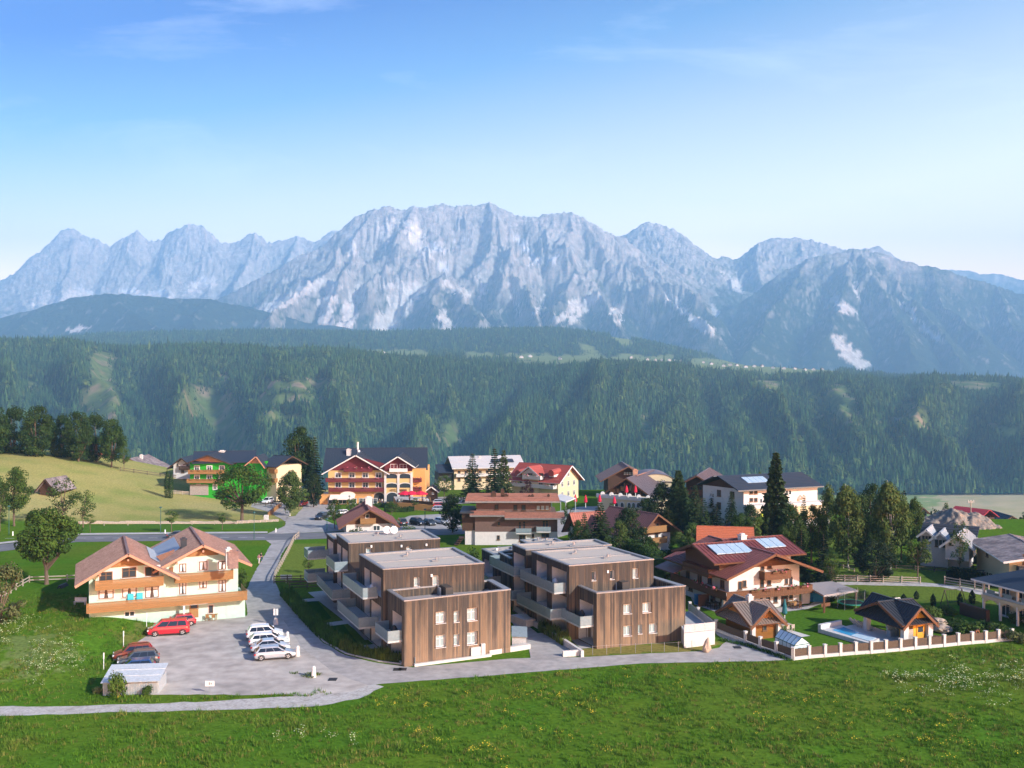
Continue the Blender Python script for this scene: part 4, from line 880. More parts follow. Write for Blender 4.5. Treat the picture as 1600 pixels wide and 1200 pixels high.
kerb('retaining_wall', [(802, 952), (826, 975), (858, 994), (908, 1027)], .35, .75, M_conc, 'low concrete wall along the driveway between the timber blocks', 'wall')
kerb('retaining_wall', [(880, 1027), (907, 1025)], .3, .7, M_kerbw, 'short white wall end where the driveway meets the lane', 'wall')
kerb('planter', [(798, 972), (822, 981)], 1.5, .95, M_conc, 'concrete planter box against the left driveway edge', 'planter')
# ================================================================ HOUSES AND HOTELS
M_mint = pmat('mint_render', (.40, .54, .45), .9, .04, .7, c2=(.36, .49, .41), mix=(.5, .75))
M_btile = pmat('brown_roof_tiles', (.17, .105, .09), .6, .25, 1.2, spec=.35, c2=(.23, .155, .135), mix=(.4, .7))
M_salmon = pmat('salmon_timber', (.42, .22, .14), .7, .12, 2)
M_hwood = pmat('honey_timber', (.27, .145, .055), .6, .18, 2.2, stretch=(3, 3, .8))
M_red = pmat('oxblood_roof', (.125, .034, .028), .45, .14, .8, spec=.4, c2=(.16, .05, .042), mix=(.45, .7))
M_orange = pmat('orange_roof', (.40, .12, .055), .6, .14, .9)
M_dark = pmat('anthracite_roof', (.028, .032, .039), .55, .14, .8, spec=.3)
M_slate = pmat('slate_blue_roof', (.026, .036, .052), .55, .14, .8, spec=.3)
M_greyroof = pmat('pale_grey_roof', (.40, .40, .40), .6, .1, .8)
M_mixroof = pmat('weathered_roof', (.12, .105, .11), .7, .25, .5, c2=(.24, .21, .21), mix=(.4, .6))
M_yellow = pmat('yellow_render', (.56, .40, .17), .9, .05, .7)
M_pyellow = pmat('pale_yellow_render', (.56, .46, .29), .9, .05, .7)
M_orangew = pmat('orange_render', (.58, .29, .10), .9, .05, .7)
M_maroon = pmat('maroon_timber', (.125, .022, .03), .7, .18, 2, stretch=(3, 3, .8))
M_green = pmat('bright_green_render', (.025, .30, .02), .9, .05, .7)
M_brownw = pmat('brown_render', (.125, .082, .068), .9, .08, .6)
M_rusttile = pmat('rust_tiles', (.27, .13, .092), .7, .18, 1, c2=(.21, .10, .072), mix=(.45, .65))
M_redtile = pmat('red_tiles', (.30, .065, .05), .65, .16, 1)
M_ctile = pmat('terracotta_tiles', (.36, .125, .085), .7, .16, 1)
M_maroontile = pmat('maroon_tiles', (.155, .072, .068), .65, .18, 1)
M_solar = pmat('solar_glass', (.30, .42, .52), .15, .1, .8, spec=.7)
M_awn = pmat('cream_awning', (.72, .60, .50), .8, .06, 2)
M_stonew = pmat('rubble_stone', (.30, .27, .24), .95, .3, 2.2)

# ---- the pale green twin gabled guest house at the left
A_, B_ = px2w(139, 963, 127.0), G(383, 964); A_.z = 0
gh = house('guest_house', 'mint green guest house with two brown gables and long timber balconies', 'house', (A_.x + 9, A_.y + 4, 0))
fA = Fc(A_, B_)
sL = fs(fA, 259, 900)[0]; sR = fs(fA, 374, 880)[0]; ezL = fs(fA, 140, 903)[1]; dL, dR = 13.5, 15.5
zr = fs(fA, 201, 866)[1]; z2 = fs(fA, 317, 855)[1]; ezR = fs(fA, 373, 878)[1]
fL_ = Fc(fA.P(0, 0)[:2], fA.P(sL, 0)[:2]); fR_ = Fc(fA.P(sL + .05, 0, -1.2)[:2], fA.P(sR, 0, -1.2)[:2]); fB_ = Fc(fA.P(sL - 1.0, 0, -.06)[:2], B_)
mb = MB(); gable_walls(mb, fL_, fL_.len, dL, -1.5, ezL + .15, zr - ezL - .35); gable_walls(mb, fR_, fR_.len, dR, -1.5, ezR + .15, z2 - ezR - .35)
mb.fbox(fB_, 0, fB_.len, -1.5, 2.95, -5.5, 0); mb.build('wall', M_mint, gh)
for f_, e_, r_ in ((fL_, ezL, zr), (fR_, ezR, z2)):
    w = f_.len; mb = MB(); rh = r_ - e_ - .4; k = .52
    mb.face([f_.P(w / 2 - w / 2 * k, e_ + .15 + rh * (1 - k), .06), f_.P(w / 2 + w / 2 * k, e_ + .15 + rh * (1 - k), .06), f_.P(w / 2, e_ + .15 + rh, .06)]); mb.fbox(f_, w * .28, w * .72, e_ + .05 + rh * (1 - k), e_ + .2 + rh * (1 - k), .0, .12); mb.build('gable_board', M_hwood, gh)
    for q in (.14, .5, .86): mb = MB(); zz = e_ + .0 + rh * (1 - abs(q - .5) * 2); mb.fbox(f_, w * q - .12, w * q + .12, zz - .3, zz - .05, 0, 1.2); mb.build('purlin_end', M_salmon, gh)
gable_roof(gh, fL_, fL_.len, dL, ezL + .1, zr - ezL, 1.55, 1.6, .8, M_btile, M_salmon, course=.0, seam=.42); gable_roof(gh, fR_, fR_.len, dR, ezR + .1, z2 - ezR, 1.6, 1.2, .8, M_btile, M_salmon, seam=.42)
# flashing and the copper infill between the two roofs
def on_slope(fc, w, d_s0, d_s1, o0, o1, ez_, rh, right, lift):
    z_ = lambda q: ez_ + q * rh / (w / 2) + lift; S = (lambda q: w - q) if right else (lambda q: q)
    P = [fc.P(S(d_s0), z_(d_s0), o0), fc.P(S(d_s1), z_(d_s1), o0 - 1.5), fc.P(S(d_s1), z_(d_s1), o1), fc.P(S(d_s0), z_(d_s0), o1)]; return P if right else P[::-1]
mb = MB(); mb.face(on_slope(fL_, fL_.len, -1.4, 1.7, -2.2, -dL, ezL + .1, zr - ezL, True, .36)); mb.face(on_slope(fR_, fR_.len, -1.2, 2.2, -2.6, -dR + 1, ezR + .1, z2 - ezR, False, .36)); mb.build('flashing', pmat('zinc_sheet', (.42, .43, .44), .5, .1, 1, metal=.3), gh)
mb = MB(); q1, q2, q3 = fL_.P(fL_.len - .9, ezL + 1.25, -5.5), fR_.P(1.5, ezR + 1.35, -4.5), fL_.P(fL_.len + .9, ezL - .05, .2); mb.face([q3, q2, q1]); mb.face([q3, fL_.P(fL_.len + .7, ezL + .7, -4), q1]); mb.build('copper_infill', pmat('copper_sheet', (.36, .16, .08), .5, .2, 1.5), gh)
for q in ((155, 894, 176, 911), (190.5, 887.5, 213, 901.5), (226.5, 886, 248.5, 899), (154, 921, 177.5, 934.5), (191, 918.5, 213.5, 932), (227, 916.5, 248, 933)): winpx(gh, fL_, *q, surround=M_white, curtain=M_loggia if q[1] > 915 else None)
for q in ((280, 881, 291, 893.5), (311, 877.5, 324, 890.5), (341, 877, 353, 889.5), (280, 910, 291, 928), (311.5, 907, 323, 918.5), (341.5, 906, 353, 924)): winpx(gh, fR_, *q, surround=M_white, curtain=M_loggia)
winpx(gh, fB_, 326, 946, 333, 957.5, surround=M_white); s, z = fs(fA, 203, 963); winpx(gh, fA, 194, 955.5, 211, 963, frame=M_wframe)
s, z = fs(fB_, 303, 966); door(gh, fB_, s, z + .1, 1.15, 2.3, M_hwood); s, z = fs(fB_, 361, 963); door(gh, fB_, s, z, 1.3, 2.2, M_mint, False)
s, z = fs(fB_, 286, 943); mb = MB(); mb.fbox(fB_, s - .3, s + 3.0, z, z + .14, .0, 1.4); mb.fbox(fB_, s - .1, s + .15, -.5, z, 1.0, 1.3); mb.build('porch_roof', M_wframe, gh)
s0, zb = fs(fA, 135, 955.5); s1, _ = fs(fA, 384, 939); balcony(gh, fA, s0, s1, zb + .2, 1.35, M_hwood, 1.05, wave=1)
mb = MB(); mb.fbox(fA, s1 - .06, s1 - .02, zb, zb + 1.2, -4, 1.34); mb.build('side_railing', M_hwood, gh)
a0, zc = fs(fA, 145.5, 919); a1, _ = fs(fA, 257, 915); balcony(gh, fL_, a0 + .2, a1 - .2, zc + .1, 1.3, M_hwood, 1.0, wave=1)
a0, zc = fs(fR_, 272, 908); a1, _ = fs(fR_, 363, 903); balcony(gh, fR_, a0, a1, zc + .1, 1.15, M_hwood, 1.0, wave=1)
p = px2w(287, 850, 136.5); chimney(gh, p.x, p.y, 7.5, 10.2, .75, .75, fA.ang, M_dark)
p = px2w(357, 858, 131.5); chimney(gh, p.x, p.y, 7.6, 9.7, .7, .7, fA.ang, M_white); p = px2w(364, 860, 131.5); chimney(gh, p.x, p.y, 7.2, 9.4, 1.3, .7, fA.ang, M_btile)
mb = MB(); p = px2w(300, 848, 138.5); mb.obox(p, (1.0, .3, .55), (-.3, .9, 0), (0, 0, .08)); mb.build('skylight', M_wframe, gh)

# ---- the big chalet with the oxblood roof at the right
dA = 32.5 * F / (953 - HY); A_, B_ = G(1139, 956), G(1249, 945)
ch = house('chalet', 'white chalet with oxblood metal roof, solar panels and carved flower balconies', 'house', (A_.x + 6, A_.y + 5, 0))
vv = (px2w(1072, 930, 1) - px2w(1139, 953, 1)); fF = Fc(A_, B_); wF = fF.len; dC = 13.0
ez = fs(fF, 1140, 908)[1] + 1.3; zr = fs(fF, 1212, 869)[1] + .5; rp = .5
mb = MB(); gable_walls(mb, fF, wF, dC, -.4, ez + .2, zr - ez - .5, rp); mb.build('wall', M_white, ch)
ff2 = Fc(fF.P(0, 0, .0)[:2], fF.P(wF, 0, 0)[:2]); k = .93; rh = zr - ez - .45
mb = MB(); zb_ = ez + .35; t = (zb_ - ez - .2) / rh
mb.face([fF.P(wF * t / 2, zb_, .05), fF.P(wF * (1 - t / 2), zb_, .05), fF.P(wF / 2, ez + .2 + rh, .05)]); mb.build('gable_board', M_wood, ch)
gable_roof(ch, fF, wF, dC, ez + .15, zr - ez, 2.0, 2.6, 1.4, M_red, M_wood, seam=.62, snow=False)
fW = Fc(fF.P(0, 0, -dC)[:2], fF.P(0, 0, 0)[:2]); fE = Fc(fF.P(wF, 0, 0)[:2], fF.P(wF, 0, -dC)[:2])
# cross gable over the left side, another to the right behind
lw = 9.0; fx = Fc(fW.P(3.0, 0, .9)[:2], fW.P(3.0 + lw, 0, .9)[:2]); gable_roof(ch, fx, lw, 9.0, ez + 1.5, zr - ez - .75, 1.2, 1.6, .0, M_red, M_wood, seam=.62); mb = MB(); gable_walls(mb, fx, lw, 5, ez - 1.0, ez + 1.55, zr - ez - 1.15, .5); mb.build('dormer_wall', M_wood, ch)
fx2 = Fc(fE.P(3.6, 0, 1.2)[:2], fE.P(12.6, 0, 1.2)[:2]); gable_roof(ch, fx2, 9.0, 9.0, ez + 1.4, zr - ez - .75, 1.2, 1.8, .0, M_red, M_wood, seam=.62); mb = MB(); gable_walls(mb, fx2, 9.0, 6, -.3, ez + 1.4, zr - ez - 1.0, .5); mb.build('dormer_wall', M_white, ch)
mb = MB(); q = fW.P(.4, 5.6, 2.6); mb.obox(fW.P(-2.2, ez - .9, .1), fW.P(3.4, ez - .9, .1) - fW.P(-2.2, ez - .9, .1), fW.P(0, ez - 1.9, 3.2) - fW.P(0, ez - .9, .1), (0, 0, .16)); mb.build('side_roof', M_red, ch)
def roof_panel(root, fc, s, o, L, up, slope_rh, ww, ez_, side=1, n=4, mat_=None):
    """solar collectors lying on the slope facing along -s of a gable over fc"""
    sl = slope_rh / ww
    for i in range(n):
        a = fc.P(s, ez_ + s * sl + .42, o - i * L / n); b = fc.P(s, ez_ + s * sl + .42, o - (i + 1) * L / n + .08); c = fc.P(s + up, ez_ + (s + up) * sl + .42, o - (i + 1) * L / n + .08); d = fc.P(s + up, ez_ + (s + up) * sl + .42, o - i * L / n); m_ = MB()
        m_.face([a, d, c, b]); m_.face([p - Vector((0, 0, .12)) for p in (a, b, c, d)]); 
        for p_, q_ in ((a, b), (b, c), (c, d), (d, a)): m_.face([p_, q_, q_ - Vector((0, 0, .12)), p_ - Vector((0, 0, .12))])
        m_.build('solar_panel', mat_ or M_solar, root)
fxr = Fc(fx.B, fx.A); 
def panel_on(root, fc, w, s_from_right, o, L, up, rh_, ez_, n=4):
    sl = rh_ / (w / 2)
    for i in range(n):
        P_ = []
        for (ds, do) in ((0, 0), (0, 1), (1, 1), (1, 0)):
            s_ = w - s_from_right - ds * up; P_.append(fc.P(s_, ez_ + (w - s_) * sl + .46, o - (i + do) * L / n + (.05 if do else -.05)))
        m_ = MB(); m_.face(P_ if (P_[1] - P_[0]).cross(P_[2] - P_[0]).z > 0 else P_[::-1])
        for j in range(4): m_.face([P_[j], P_[(j + 1) % 4], P_[(j + 1) % 4] - Vector((0, 0, .14)), P_[j] - Vector((0, 0, .14))])
        m_.build('solar_panel', M_solar, root)
panel_on(ch, fx, lw, .9, -.2, 6.0, 2.6, zr - ez - .75, ez + 1.5)
m_ = MB(); sl = (zr - ez - .75) / 4.5
for i in range(4):
    P_ = [fx2.P(.9 + ds * 2.6, ez + 1.4 + (.9 + ds * 2.6) * sl + .46, -.1 - (i + do) * 1.45 + (.05 if do else -.05)) for ds, do in ((0, 0), (1, 0), (1, 1), (0, 1))]
    m_ = MB(); m_.face(P_ if (P_[1] - P_[0]).cross(P_[2] - P_[0]).z > 0 else P_[::-1]); 
    for j in range(4): m_.face([P_[j], P_[(j + 1) % 4], P_[(j + 1) % 4] - Vector((0, 0, .14)), P_[j] - Vector((0, 0, .14))])
    m_.build('solar_panel', M_solar, ch)
p = fF.P(wF * .5 + .9, 0, -6.8); chimney(ch, p.x, p.y, zr - 1.2, zr + 1.45, .95, .95, fF.ang, M_white)
bz = fs(fF, 1142, 934)[1]; balcony(ch, fF, -1.3, wF + 1.2, bz + .15, 1.4, M_wood, 1.0, ends='r', flw=[(2.5 + i * 2.1, 3.9 + i * 2.1) for i in range(5)], board=.34)
balcony(ch, fW, -.6, fW.len + 1.35, bz + .15, 1.3, M_wood, 1.0, ends='l', flw=[(6, 7.6), (8.5, 10), (11, 12.3)], board=.34)
gz_ = fs(fF, 1190, 903)[1]; balcony(ch, fF, wF * .42, wF * .80, gz_ + .1, 1.3, M_wood, .95, flw=[(wF * .52, wF * .62), (wF * .64, wF * .73)], board=.34)
balcony(ch, fx, 1.0, lw - 1.0, ez - .9, 1.1, M_wood, .95, board=.34)
for q in ((1153, 908.5, 1159, 921), (1160, 907, 1166, 917.5), (1187.5, 905, 1193.5, 917.5), (1198.5, 904, 1204.5, 914.5), (1226, 902, 1231, 912.5), (1233, 901, 1238, 913.5), (1149, 933, 1152.5, 949), (1161.5, 932, 1166.5, 948), (1187, 932, 1191.5, 943.5), (1197, 931.5, 1203, 942.5), (1208.5, 930.5, 1214.5, 941.5), (1233, 926, 1238.5, 936)): winpx(ch, fF, *q, surround=None)
s, z = fs(fF, 1157, 951); door(ch, fF, s, .05, 1.2, 2.2, M_dwood); s, z = fs(fF, 1226, 945); door(ch, fF, s, .05, 1.2, 2.3, M_dwood)
for s_, z_, w_, h_ in ((2.2, bz + .3, 1.0, 2.1), (5.5, bz + .3, 1.1, 2.1), (8.2, bz + 1.0, 1.1, 1.3), (11.4, bz + 1.0, 1.0, 1.2), (3.0, .9, 1.1, 1.4), (9.0, .9, 1.2, 1.4), (11.5, .9, 1.2, 1.4)): win(ch, fW, s_, z_, w_, h_)
winpx(ch, fF, 1199, 880, 1205.5, 888); winpx(ch, fF, 1188, 884, 1194, 892)
mb = MB()
for s_ in (-.9, wF + .6): mb.obox(fF.P(s_, 0, -.2), fF.P(1.3, 0, 0) - fF.P(0, 0, 0), fF.P(0, 0, -.4) - fF.P(0, 0, 0), (.25, 0, 2.6))
mb.build('buttress', M_white, ch)
sheet('terrace_paving', [(1085, 945), (1075, 925), (1130, 948), (1185, 952), (1262, 946), (1296, 930), (1302, 922), (1330, 926), (1262, 952), (1180, 962), (1135, 962)], M_slab, .05, 3)
# carport with a wide grey shingle roof beside it
cp = house('carport', 'open carport with broad grey shingle roof beside the chalet terrace', 'carport', G(1300, 930))
c_ = [TOP(1252, 909, 3.2), TOP(1340, 922.5, 2.9), TOP(1287, 930, 2.9), TOP(1262, 929, 3.0)]
c_ = [px2w(1254, 912, 147), px2w(1300, 908, 152), px2w(1341, 922, 142), px2w(1287, 930, 136.5)]; mb = MB(); mb.face(c_[::-1] if (c_[1] - c_[0]).cross(c_[2] - c_[0]).z < 0 else c_); lo = [p - Vector((0, 0, .25)) for p in c_]
for i in range(4): mb.face([c_[i], c_[(i + 1) % 4], lo[(i + 1) % 4], lo[i]])
mb.face(lo); mb.build('roof', pmat('grey_shingle', (.27, .245, .24), .9, .15, 2.2), cp)
for p in lo:
    m_ = MB(); c0 = sum(lo, Vector()) / 4; q = p.lerp(c0, .08); m_.box(q.x - .12, q.x + .12, q.y - .12, q.y + .12, -.2, q.z); m_.build('post', M_wood, cp)
m_ = MB(); m_.obox(lo[3].lerp(lo[0], .1) * 1.0 - Vector((0, 0, 1.6)), lo[2].lerp(lo[3], .75) - lo[3], (0, .1, 0), (0, 0, .5)); m_.build('rail', M_wood, cp)
for k, (x, y, h_) in enumerate(((1265, 928, 1.1), (1272, 931, 1.0), (1279, 932, 1.2))):
    p = G(x, y + 8); m_ = MB(); m_.box(p.x - .9, p.x + .9, p.y - .35, p.y + .35, 0, .62); m_.prism([(p.x - .9, p.y - .35), (p.x + .9, p.y - .35), (p.x + .7, p.y + .3), (p.x - .7, p.y + .3)], .64, h_); o = m_.build('cushion_stack', pmat('blue_cloth', (.03, .20, .38), .8, .15, 4), None, loc=p); tag(o, 'blue garden cushions piled under the carport edge, ' + ('nearest the chalet', 'in the middle', 'nearest the post')[k], 'cushions', 'blue cushion piles under the carport')

# ---- two small timber sheds with crossing gables, one by the fence, one by the pool
def shed(name, label, cat, A, B, d, ez, rh, mroof, mwall, front=None):
    h_ = house(name, label, cat, ((A.x + B.x) / 2, (A.y + B.y) / 2 + d / 2, 0)); fc = Fc(A, B); w = fc.len
    fl = Fc(fc.P(0, 0, -d)[:2], fc.P(0, 0, 0)[:2])
    gable_roof(h_, fc, w, d, ez, rh, .9, 1.0, .8, mroof, M_wood, seam=.40, thick=.12)
    gable_roof(h_, fl, d, w, ez - .02, rh - .05, .9, 1.0, .9, mroof, M_wood, seam=.40, thick=.12, s_off=0)
    return h_, fc, fl
M_zinc = pmat('brown_standing_seam', (.20, .165, .14), .5, .1, .8, metal=.2)
s1_, fc, fl = shed('garden_shed', 'golden timber garden shed with brown cross gabled roof beside the greenhouse', 'shed', G(1176, 1000), G(1213, 996), 6.0, 2.45, 1.55, M_zinc, M_owood)
mb = MB(); gable_walls(mb, fc, fc.len, 6.0, -.2, 2.45, 1.5); gable_walls(mb, fl, 6.0, fc.len, -.2, 2.44, 1.45); mb.build('wall', M_owood, s1_); win(s1_, fc, fc.len * .5, 1.0, .6, .7)
for s_ in (-.15, fc.len + .15): m_ = MB(); m_.fbox(fc, s_ - .25, s_ + .25, -.2, 2.3, .03, .5); m_.build('pillar', M_white, s1_)
p = fc.P(fc.len * .45, 0, -3.0); chimney(s1_, p.x, p.y, 3.6, 4.6, .7, .7, fc.ang, M_white)
s2_, fc, fl = shed('pool_house', 'open sided pool house with dark seamed cross gabled roof and orange door', 'pool house', G(1412, 1005), G(1448, 1001), 7.0, 2.75, 1.6, M_dark, M_owood)
mb = MB(); mb.fbox(fc, fc.len * .42, fc.len, -.2, 2.9, -2.5, -.02); mb.face([fc.P(0, 2.75, -.01), fc.P(fc.len, 2.75, -.01), fc.P(fc.len / 2, 4.3, -.01)]); mb.build('wall', pmat('golden_yellow_boards', (.62, .30, .03), .7, .1, 2, stretch=(3, 3, 1)), s2_); mb = MB(); mb.fbox(fc, 0, fc.len * .42, -.2, 1.6, -.6, -.03); mb.build('stone_wall', M_stonew, s2_)
door(s2_, fc, fc.len * .72, 0, 1.1, 2.1, MATS['golden_yellow_boards'])
for s_, o_ in ((-.1, .2), (fc.len + .1, .2), (-.1, -6.6), (fc.len, -6.6)): m_ = MB(); m_.obox(fc.P(s_ - .35, -.1, o_ - .3), fc.P(.7, 0, 0) - fc.P(0, 0, 0), fc.P(0, 0, .6) - fc.P(0, 0, 0), (.12, .05, 2.7)); m_.build('pillar', M_white, s2_)
m_ = MB()
for t_ in (.3, .9, 1.6): m_.fbox(fc, t_, t_ + .5, 0, .8, -3.4, -2.7); m_.fbox(fc, t_, t_ + .5, .8, 1.3, -3.4, -3.2)
tag(m_.build('rattan_sofa', M_steel, None, loc=fc.P(.5, 0, -3)), 'grey lounge sofa under the open pool house roof', 'sofa')

# ---- house with pale green roof colonnade at the right edge
A_, B_ = G(1535, 972), G(1640, 1000); A2 = G(1532, 968)
v_ = house('villa', 'yellow villa with slate hip roof and two storey white columned porch', 'house', G(1600, 965))
e0 = px2w(1527, 903, 132); vf = Fc(G(1533, 962)[:2], G(1660, 1000)[:2]); Lv = vf.len
zs = fs(vf, 1535, 929)[1]; ze = fs(vf, 1537, 905)[1]
mb = MB(); mb.fbox(vf, .6, Lv, -.3, ze, -11, -2.4); mb.build('wall', M_pyellow, v_)
mb = MB(); P_ = [vf.P(-.9, ze - .1, .9), vf.P(Lv, ze - .1, .9), vf.P(Lv, ze - .1, -12), vf.P(-.9, ze - .1, -12)]; r0, r1_ = vf.P(5.0, ze + 2.3, -5.5), vf.P(Lv, ze + 2.3, -5.5)
mb.face([P_[0], P_[1], r1_, r0]); mb.face([P_[3], P_[0], r0]); mb.face([P_[2], P_[3], r0, r1_]); mb.build('roof', M_slate, v_)
mb = MB(); mb.fbox(vf, -.9, Lv, ze - .32, ze - .105, .78, .92); mb.fbox(vf, -.93, -.8, ze - .32, ze - .105, -12, .78); mb.build('gutter', M_wframe, v_)
mb = MB(); mb.fbox(vf, 0, Lv, zs - .45, zs, -2.4, 0); mb.build('balcony', M_pyellow, v_); bal = v_.children[-1]
for i in range(5):
    m_ = MB(); s_ = .1 + i * 2.9; m_.fbox(vf, s_, s_ + .22, -.3, zs - .46, -.4, -.12); m_.build('column', M_wframe, v_)
    m_ = MB(); m_.fbox(vf, s_, s_ + .22, zs + .003, ze - .2, -.4, -.12); m_.build('column', M_wframe, v_)
    m_ = MB(); n = 8
    for k in range(n):
        x0, x1 = s_ + .22 + 2.66 * k / n, s_ + .22 + 2.66 * (k + 1) / n; t = abs((k + .5) / n - .5) * 2; m_.fbox(vf, x0, x1, zs - .46 - .55 * t ** 2.2 - .02, zs - .455, -.38, -.14)
    m_.build('arch', M_pyellow, v_)
    m_ = MB(); m_.fbox(vf, s_ + .8, s_ + 2.2, zs + .1, zs + .9, -.12, -.08); m_.build('panel', M_perf, bal)
    win(v_, Fc(vf.P(0, 0, -2.4)[:2], vf.P(Lv, 0, -2.4)[:2]), s_ + 1.8, zs + .1, 1.5, 2.1, frame=M_wframe); win(v_, Fc(vf.P(0, 0, -2.4)[:2], vf.P(Lv, 0, -2.4)[:2]), s_ + 1.8, .2, 1.5, 2.1, frame=M_wframe)
rail_panels(v_, bal, [vf.P(.3, 0, -.05), vf.P(Lv, 0, -.05)], zs + .05, zs + .35, 2.9, M_steel)
p = vf.P(8.5, 0, -4.0); chimney(v_, p.x, p.y, ze + 1.0, ze + 3.4, .9, .9, vf.ang, M_white)
mb = MB(); mb.fbox(vf, -1.6, 3.2, -.4, 1.6, 1.6, 2.2); tag(mb.build('stone_wall', M_dwood, None, loc=vf.P(0, 0, 1.9)), 'dark wall in front of the columned villa', 'wall')

# ---- generic gabled house placed by its front corners
def gabled(name, label, cat, a, b, d, eave, ridge, wall_m, roof_m, edge=None, side=1.2, fr=1.2, bk=.8, rp=.5, gable_m=None, seam=.5, D=None, group=None, base=None, z=None, depth_px=None, thick=.2):
    A = px2w(*a, D[0]) if D else G(*a); B = px2w(*b, D[1]) if D else G(*b); gb = min(A.z, B.z) if z is None else z
    fc = Fc(A, B, gb); h_ = house(name, label, cat, (fc.P(fc.len / 2, 0, -d / 2).x, fc.P(fc.len / 2, 0, -d / 2).y, gb), group)
    ez_ = fs(fc, *eave)[1]; zr_ = fs(fc, *ridge)[1]; mb = MB(); gable_walls(mb, fc, fc.len, d, -1.5, ez_ + .1, zr_ - ez_ - .3, rp, 0, 1 if gable_m else None); mb.build('wall', [wall_m] + ([gable_m] if gable_m else []), h_)
    gable_roof(h_, fc, fc.len, d, ez_ + .05, zr_ - ez_, side, fr, bk, roof_m, edge, seam=seam, rp=rp, thick=thick)
    return h_, fc, ez_, zr_
# small chalet behind the left block
h1, fc, ez_, zr_ = gabled('chalet', 'small white and brown gabled chalet behind the left timber block', 'house', (541, 838), (612, 836), 13, (541, 819), (574, 797), M_white, M_maroontile, M_wood, 1.6, 1.5, gable_m=M_wood, seam=.5)
mb = MB(); mb.fbox(fc, -.02, fc.len + .02, ez_ - .1, ez_ + .12, .0, .08); mb.build('trim_board', M_wood, h1); balcony(h1, fc, fc.len * .30, fc.len * .64, ez_ + .25, 1.1, M_hwood, 1.0)
winpx(h1, fc, 583, 821, 594, 829, frame=M_wframe); winpx(h1, fc, 571, 803, 577, 810, frame=M_wframe); p = fc.P(fc.len * .55, 0, -8); chimney(h1, p.x, p.y, p.z + zr_ - .8, p.z + zr_ + 1.7, 1.5, 1.0, fc.ang, M_white)
# hotel with maroon gables in the middle distance
A_, B_ = G(512, 783), G(661, 783); hz_ = -3.4; A_ = px2w(513, 783, 284); B_ = px2w(600, 783, 284)
ho = house('hotel', 'yellow hotel with two maroon gables, arched loggias and dark blue roof', 'hotel', (A_.x + 13, 290, hz_))
fh = Fc(A_, px2w(601, 783, 284), hz_); f2h = Fc(px2w(601, 783, 283), px2w(644, 783, 283), hz_); f3h = Fc(px2w(643, 783, 286), px2w(664, 783, 286), hz_)
e1 = fs(fh, 516, 735)[1]; e1r = fs(fh, 560, 711.5)[1]; mb = MB(); mb.fbox(fh, 0, fh.len, -2, e1 + .05, -16, 0, 0); mb.fbox(f2h, 0, f2h.len, -2, e1, -17, 0, 0); mb.fbox(f3h, 0, f3h.len, -2, fs(f3h, 650, 733)[1], -16, 0, 1); mb.build('wall', [M_yellow, M_orangew], ho)
mb = MB(); mb.prism([tuple(p[:2]) for p in (fh.P(0, 0, .02), fh.P(fh.len, 0, .02), fh.P(fh.len, 0, -.3), fh.P(0, 0, -.3))], hz_ + e1, hz_ + e1 + .3)
t0_ = fs(fh, 601, 731)[1]; mb.face([fh.P(-.5, e1, .08), fh.P(fh.len, e1, .08), fh.P(fh.len, e1 + 2.0, .08), fh.P(fh.len * .50, e1r - .3, .08)]); g2 = fs(f2h, 623, 713.5)[1]; e2 = fs(f2h, 601, 726)[1]
mb.face([f2h.P(0, fs(f2h, 601, 736)[1], .06), f2h.P(f2h.len, fs(f2h, 644, 736)[1], .06), f2h.P(f2h.len, e2, .06), f2h.P(f2h.len / 2, g2 - .2, .06), f2h.P(0, e2, .06)]); mb.build('gable_board', M_maroon, ho)
gable_roof(ho, fh, fh.len, 18, e1 - .2, e1r - e1 + .2, 1.5, 1.7, 0, M_slate, M_wframe, seam=.8, rp=.5); gable_roof(ho, f2h, f2h.len, 12, e2 - .2, g2 - e2 + .2, 1.0, 1.6, 0, M_slate, M_wframe, seam=.8)
fm = Fc(px2w(664, 783, 290)[:2], px2w(664, 783, 308)[:2], hz_); rr = fs(Fc(A_, B_, hz_), 600, 709.5)[1] + .6; gable_roof(ho, fm, 18, 29, rr - 5.2, 5.2, .8, .8, .5, M_slate, None, seam=.8)
for j, (ya, yb) in enumerate(((739, 746.5), (753.5, 762))):
    for x in (524, 545.5, 566.5, 587): winpx(ho, fh, x, ya, x + 9, yb, frame=M_wframe, surround=M_white)
for x in (546, 567): winpx(ho, fh, x, 724.5, x + 7.5, 731, frame=M_wframe, surround=M_white)
for x in (610, 624.5): winpx(ho, f2h, x, 725, x + 11, 736, frame=M_wframe)
def arch(root, fc, x0, y0, x1, y1, trim, glass_m, rise=.45, name='arched_window', depth=.05):
    s0, zt = fs(fc, x0, y0); s1, zb = fs(fc, x1, y1); w = s1 - s0; H = zt - zb; n = 8; pts = [(s0, zb), (s1, zb)] + [(s0 + w * (.5 + .5 * math.cos(math.pi * k / n)), zt - H * rise * (1 - math.sin(math.pi * k / n))) for k in range(n + 1)]
    m_ = MB(); m_.face([fc.P(s, z, depth) for s, z in pts]); p = m_.build(name, glass_m, root); t_ = MB(); f = .22; c_ = ((s0 + s1) / 2, (zb + zt) / 2)
    out = [(s + (f if s > c_[0] else -f) * (1 if abs(s - c_[0]) > w * .2 else .3), z + (f if z > zb + .01 else 0)) for s, z in pts]
    for i in range(1, len(pts)):
        j = (i + 1) % len(pts); t_.face([fc.P(*pts[i], depth + .09), fc.P(*pts[j], depth + .09), fc.P(*out[j], depth + .09), fc.P(*out[i], depth + .09)]); t_.face([fc.P(*pts[i], depth), fc.P(*pts[j], depth), fc.P(*pts[j], depth + .09), fc.P(*pts[i], depth + .09)])
    t_.build('surround', trim, p); return p
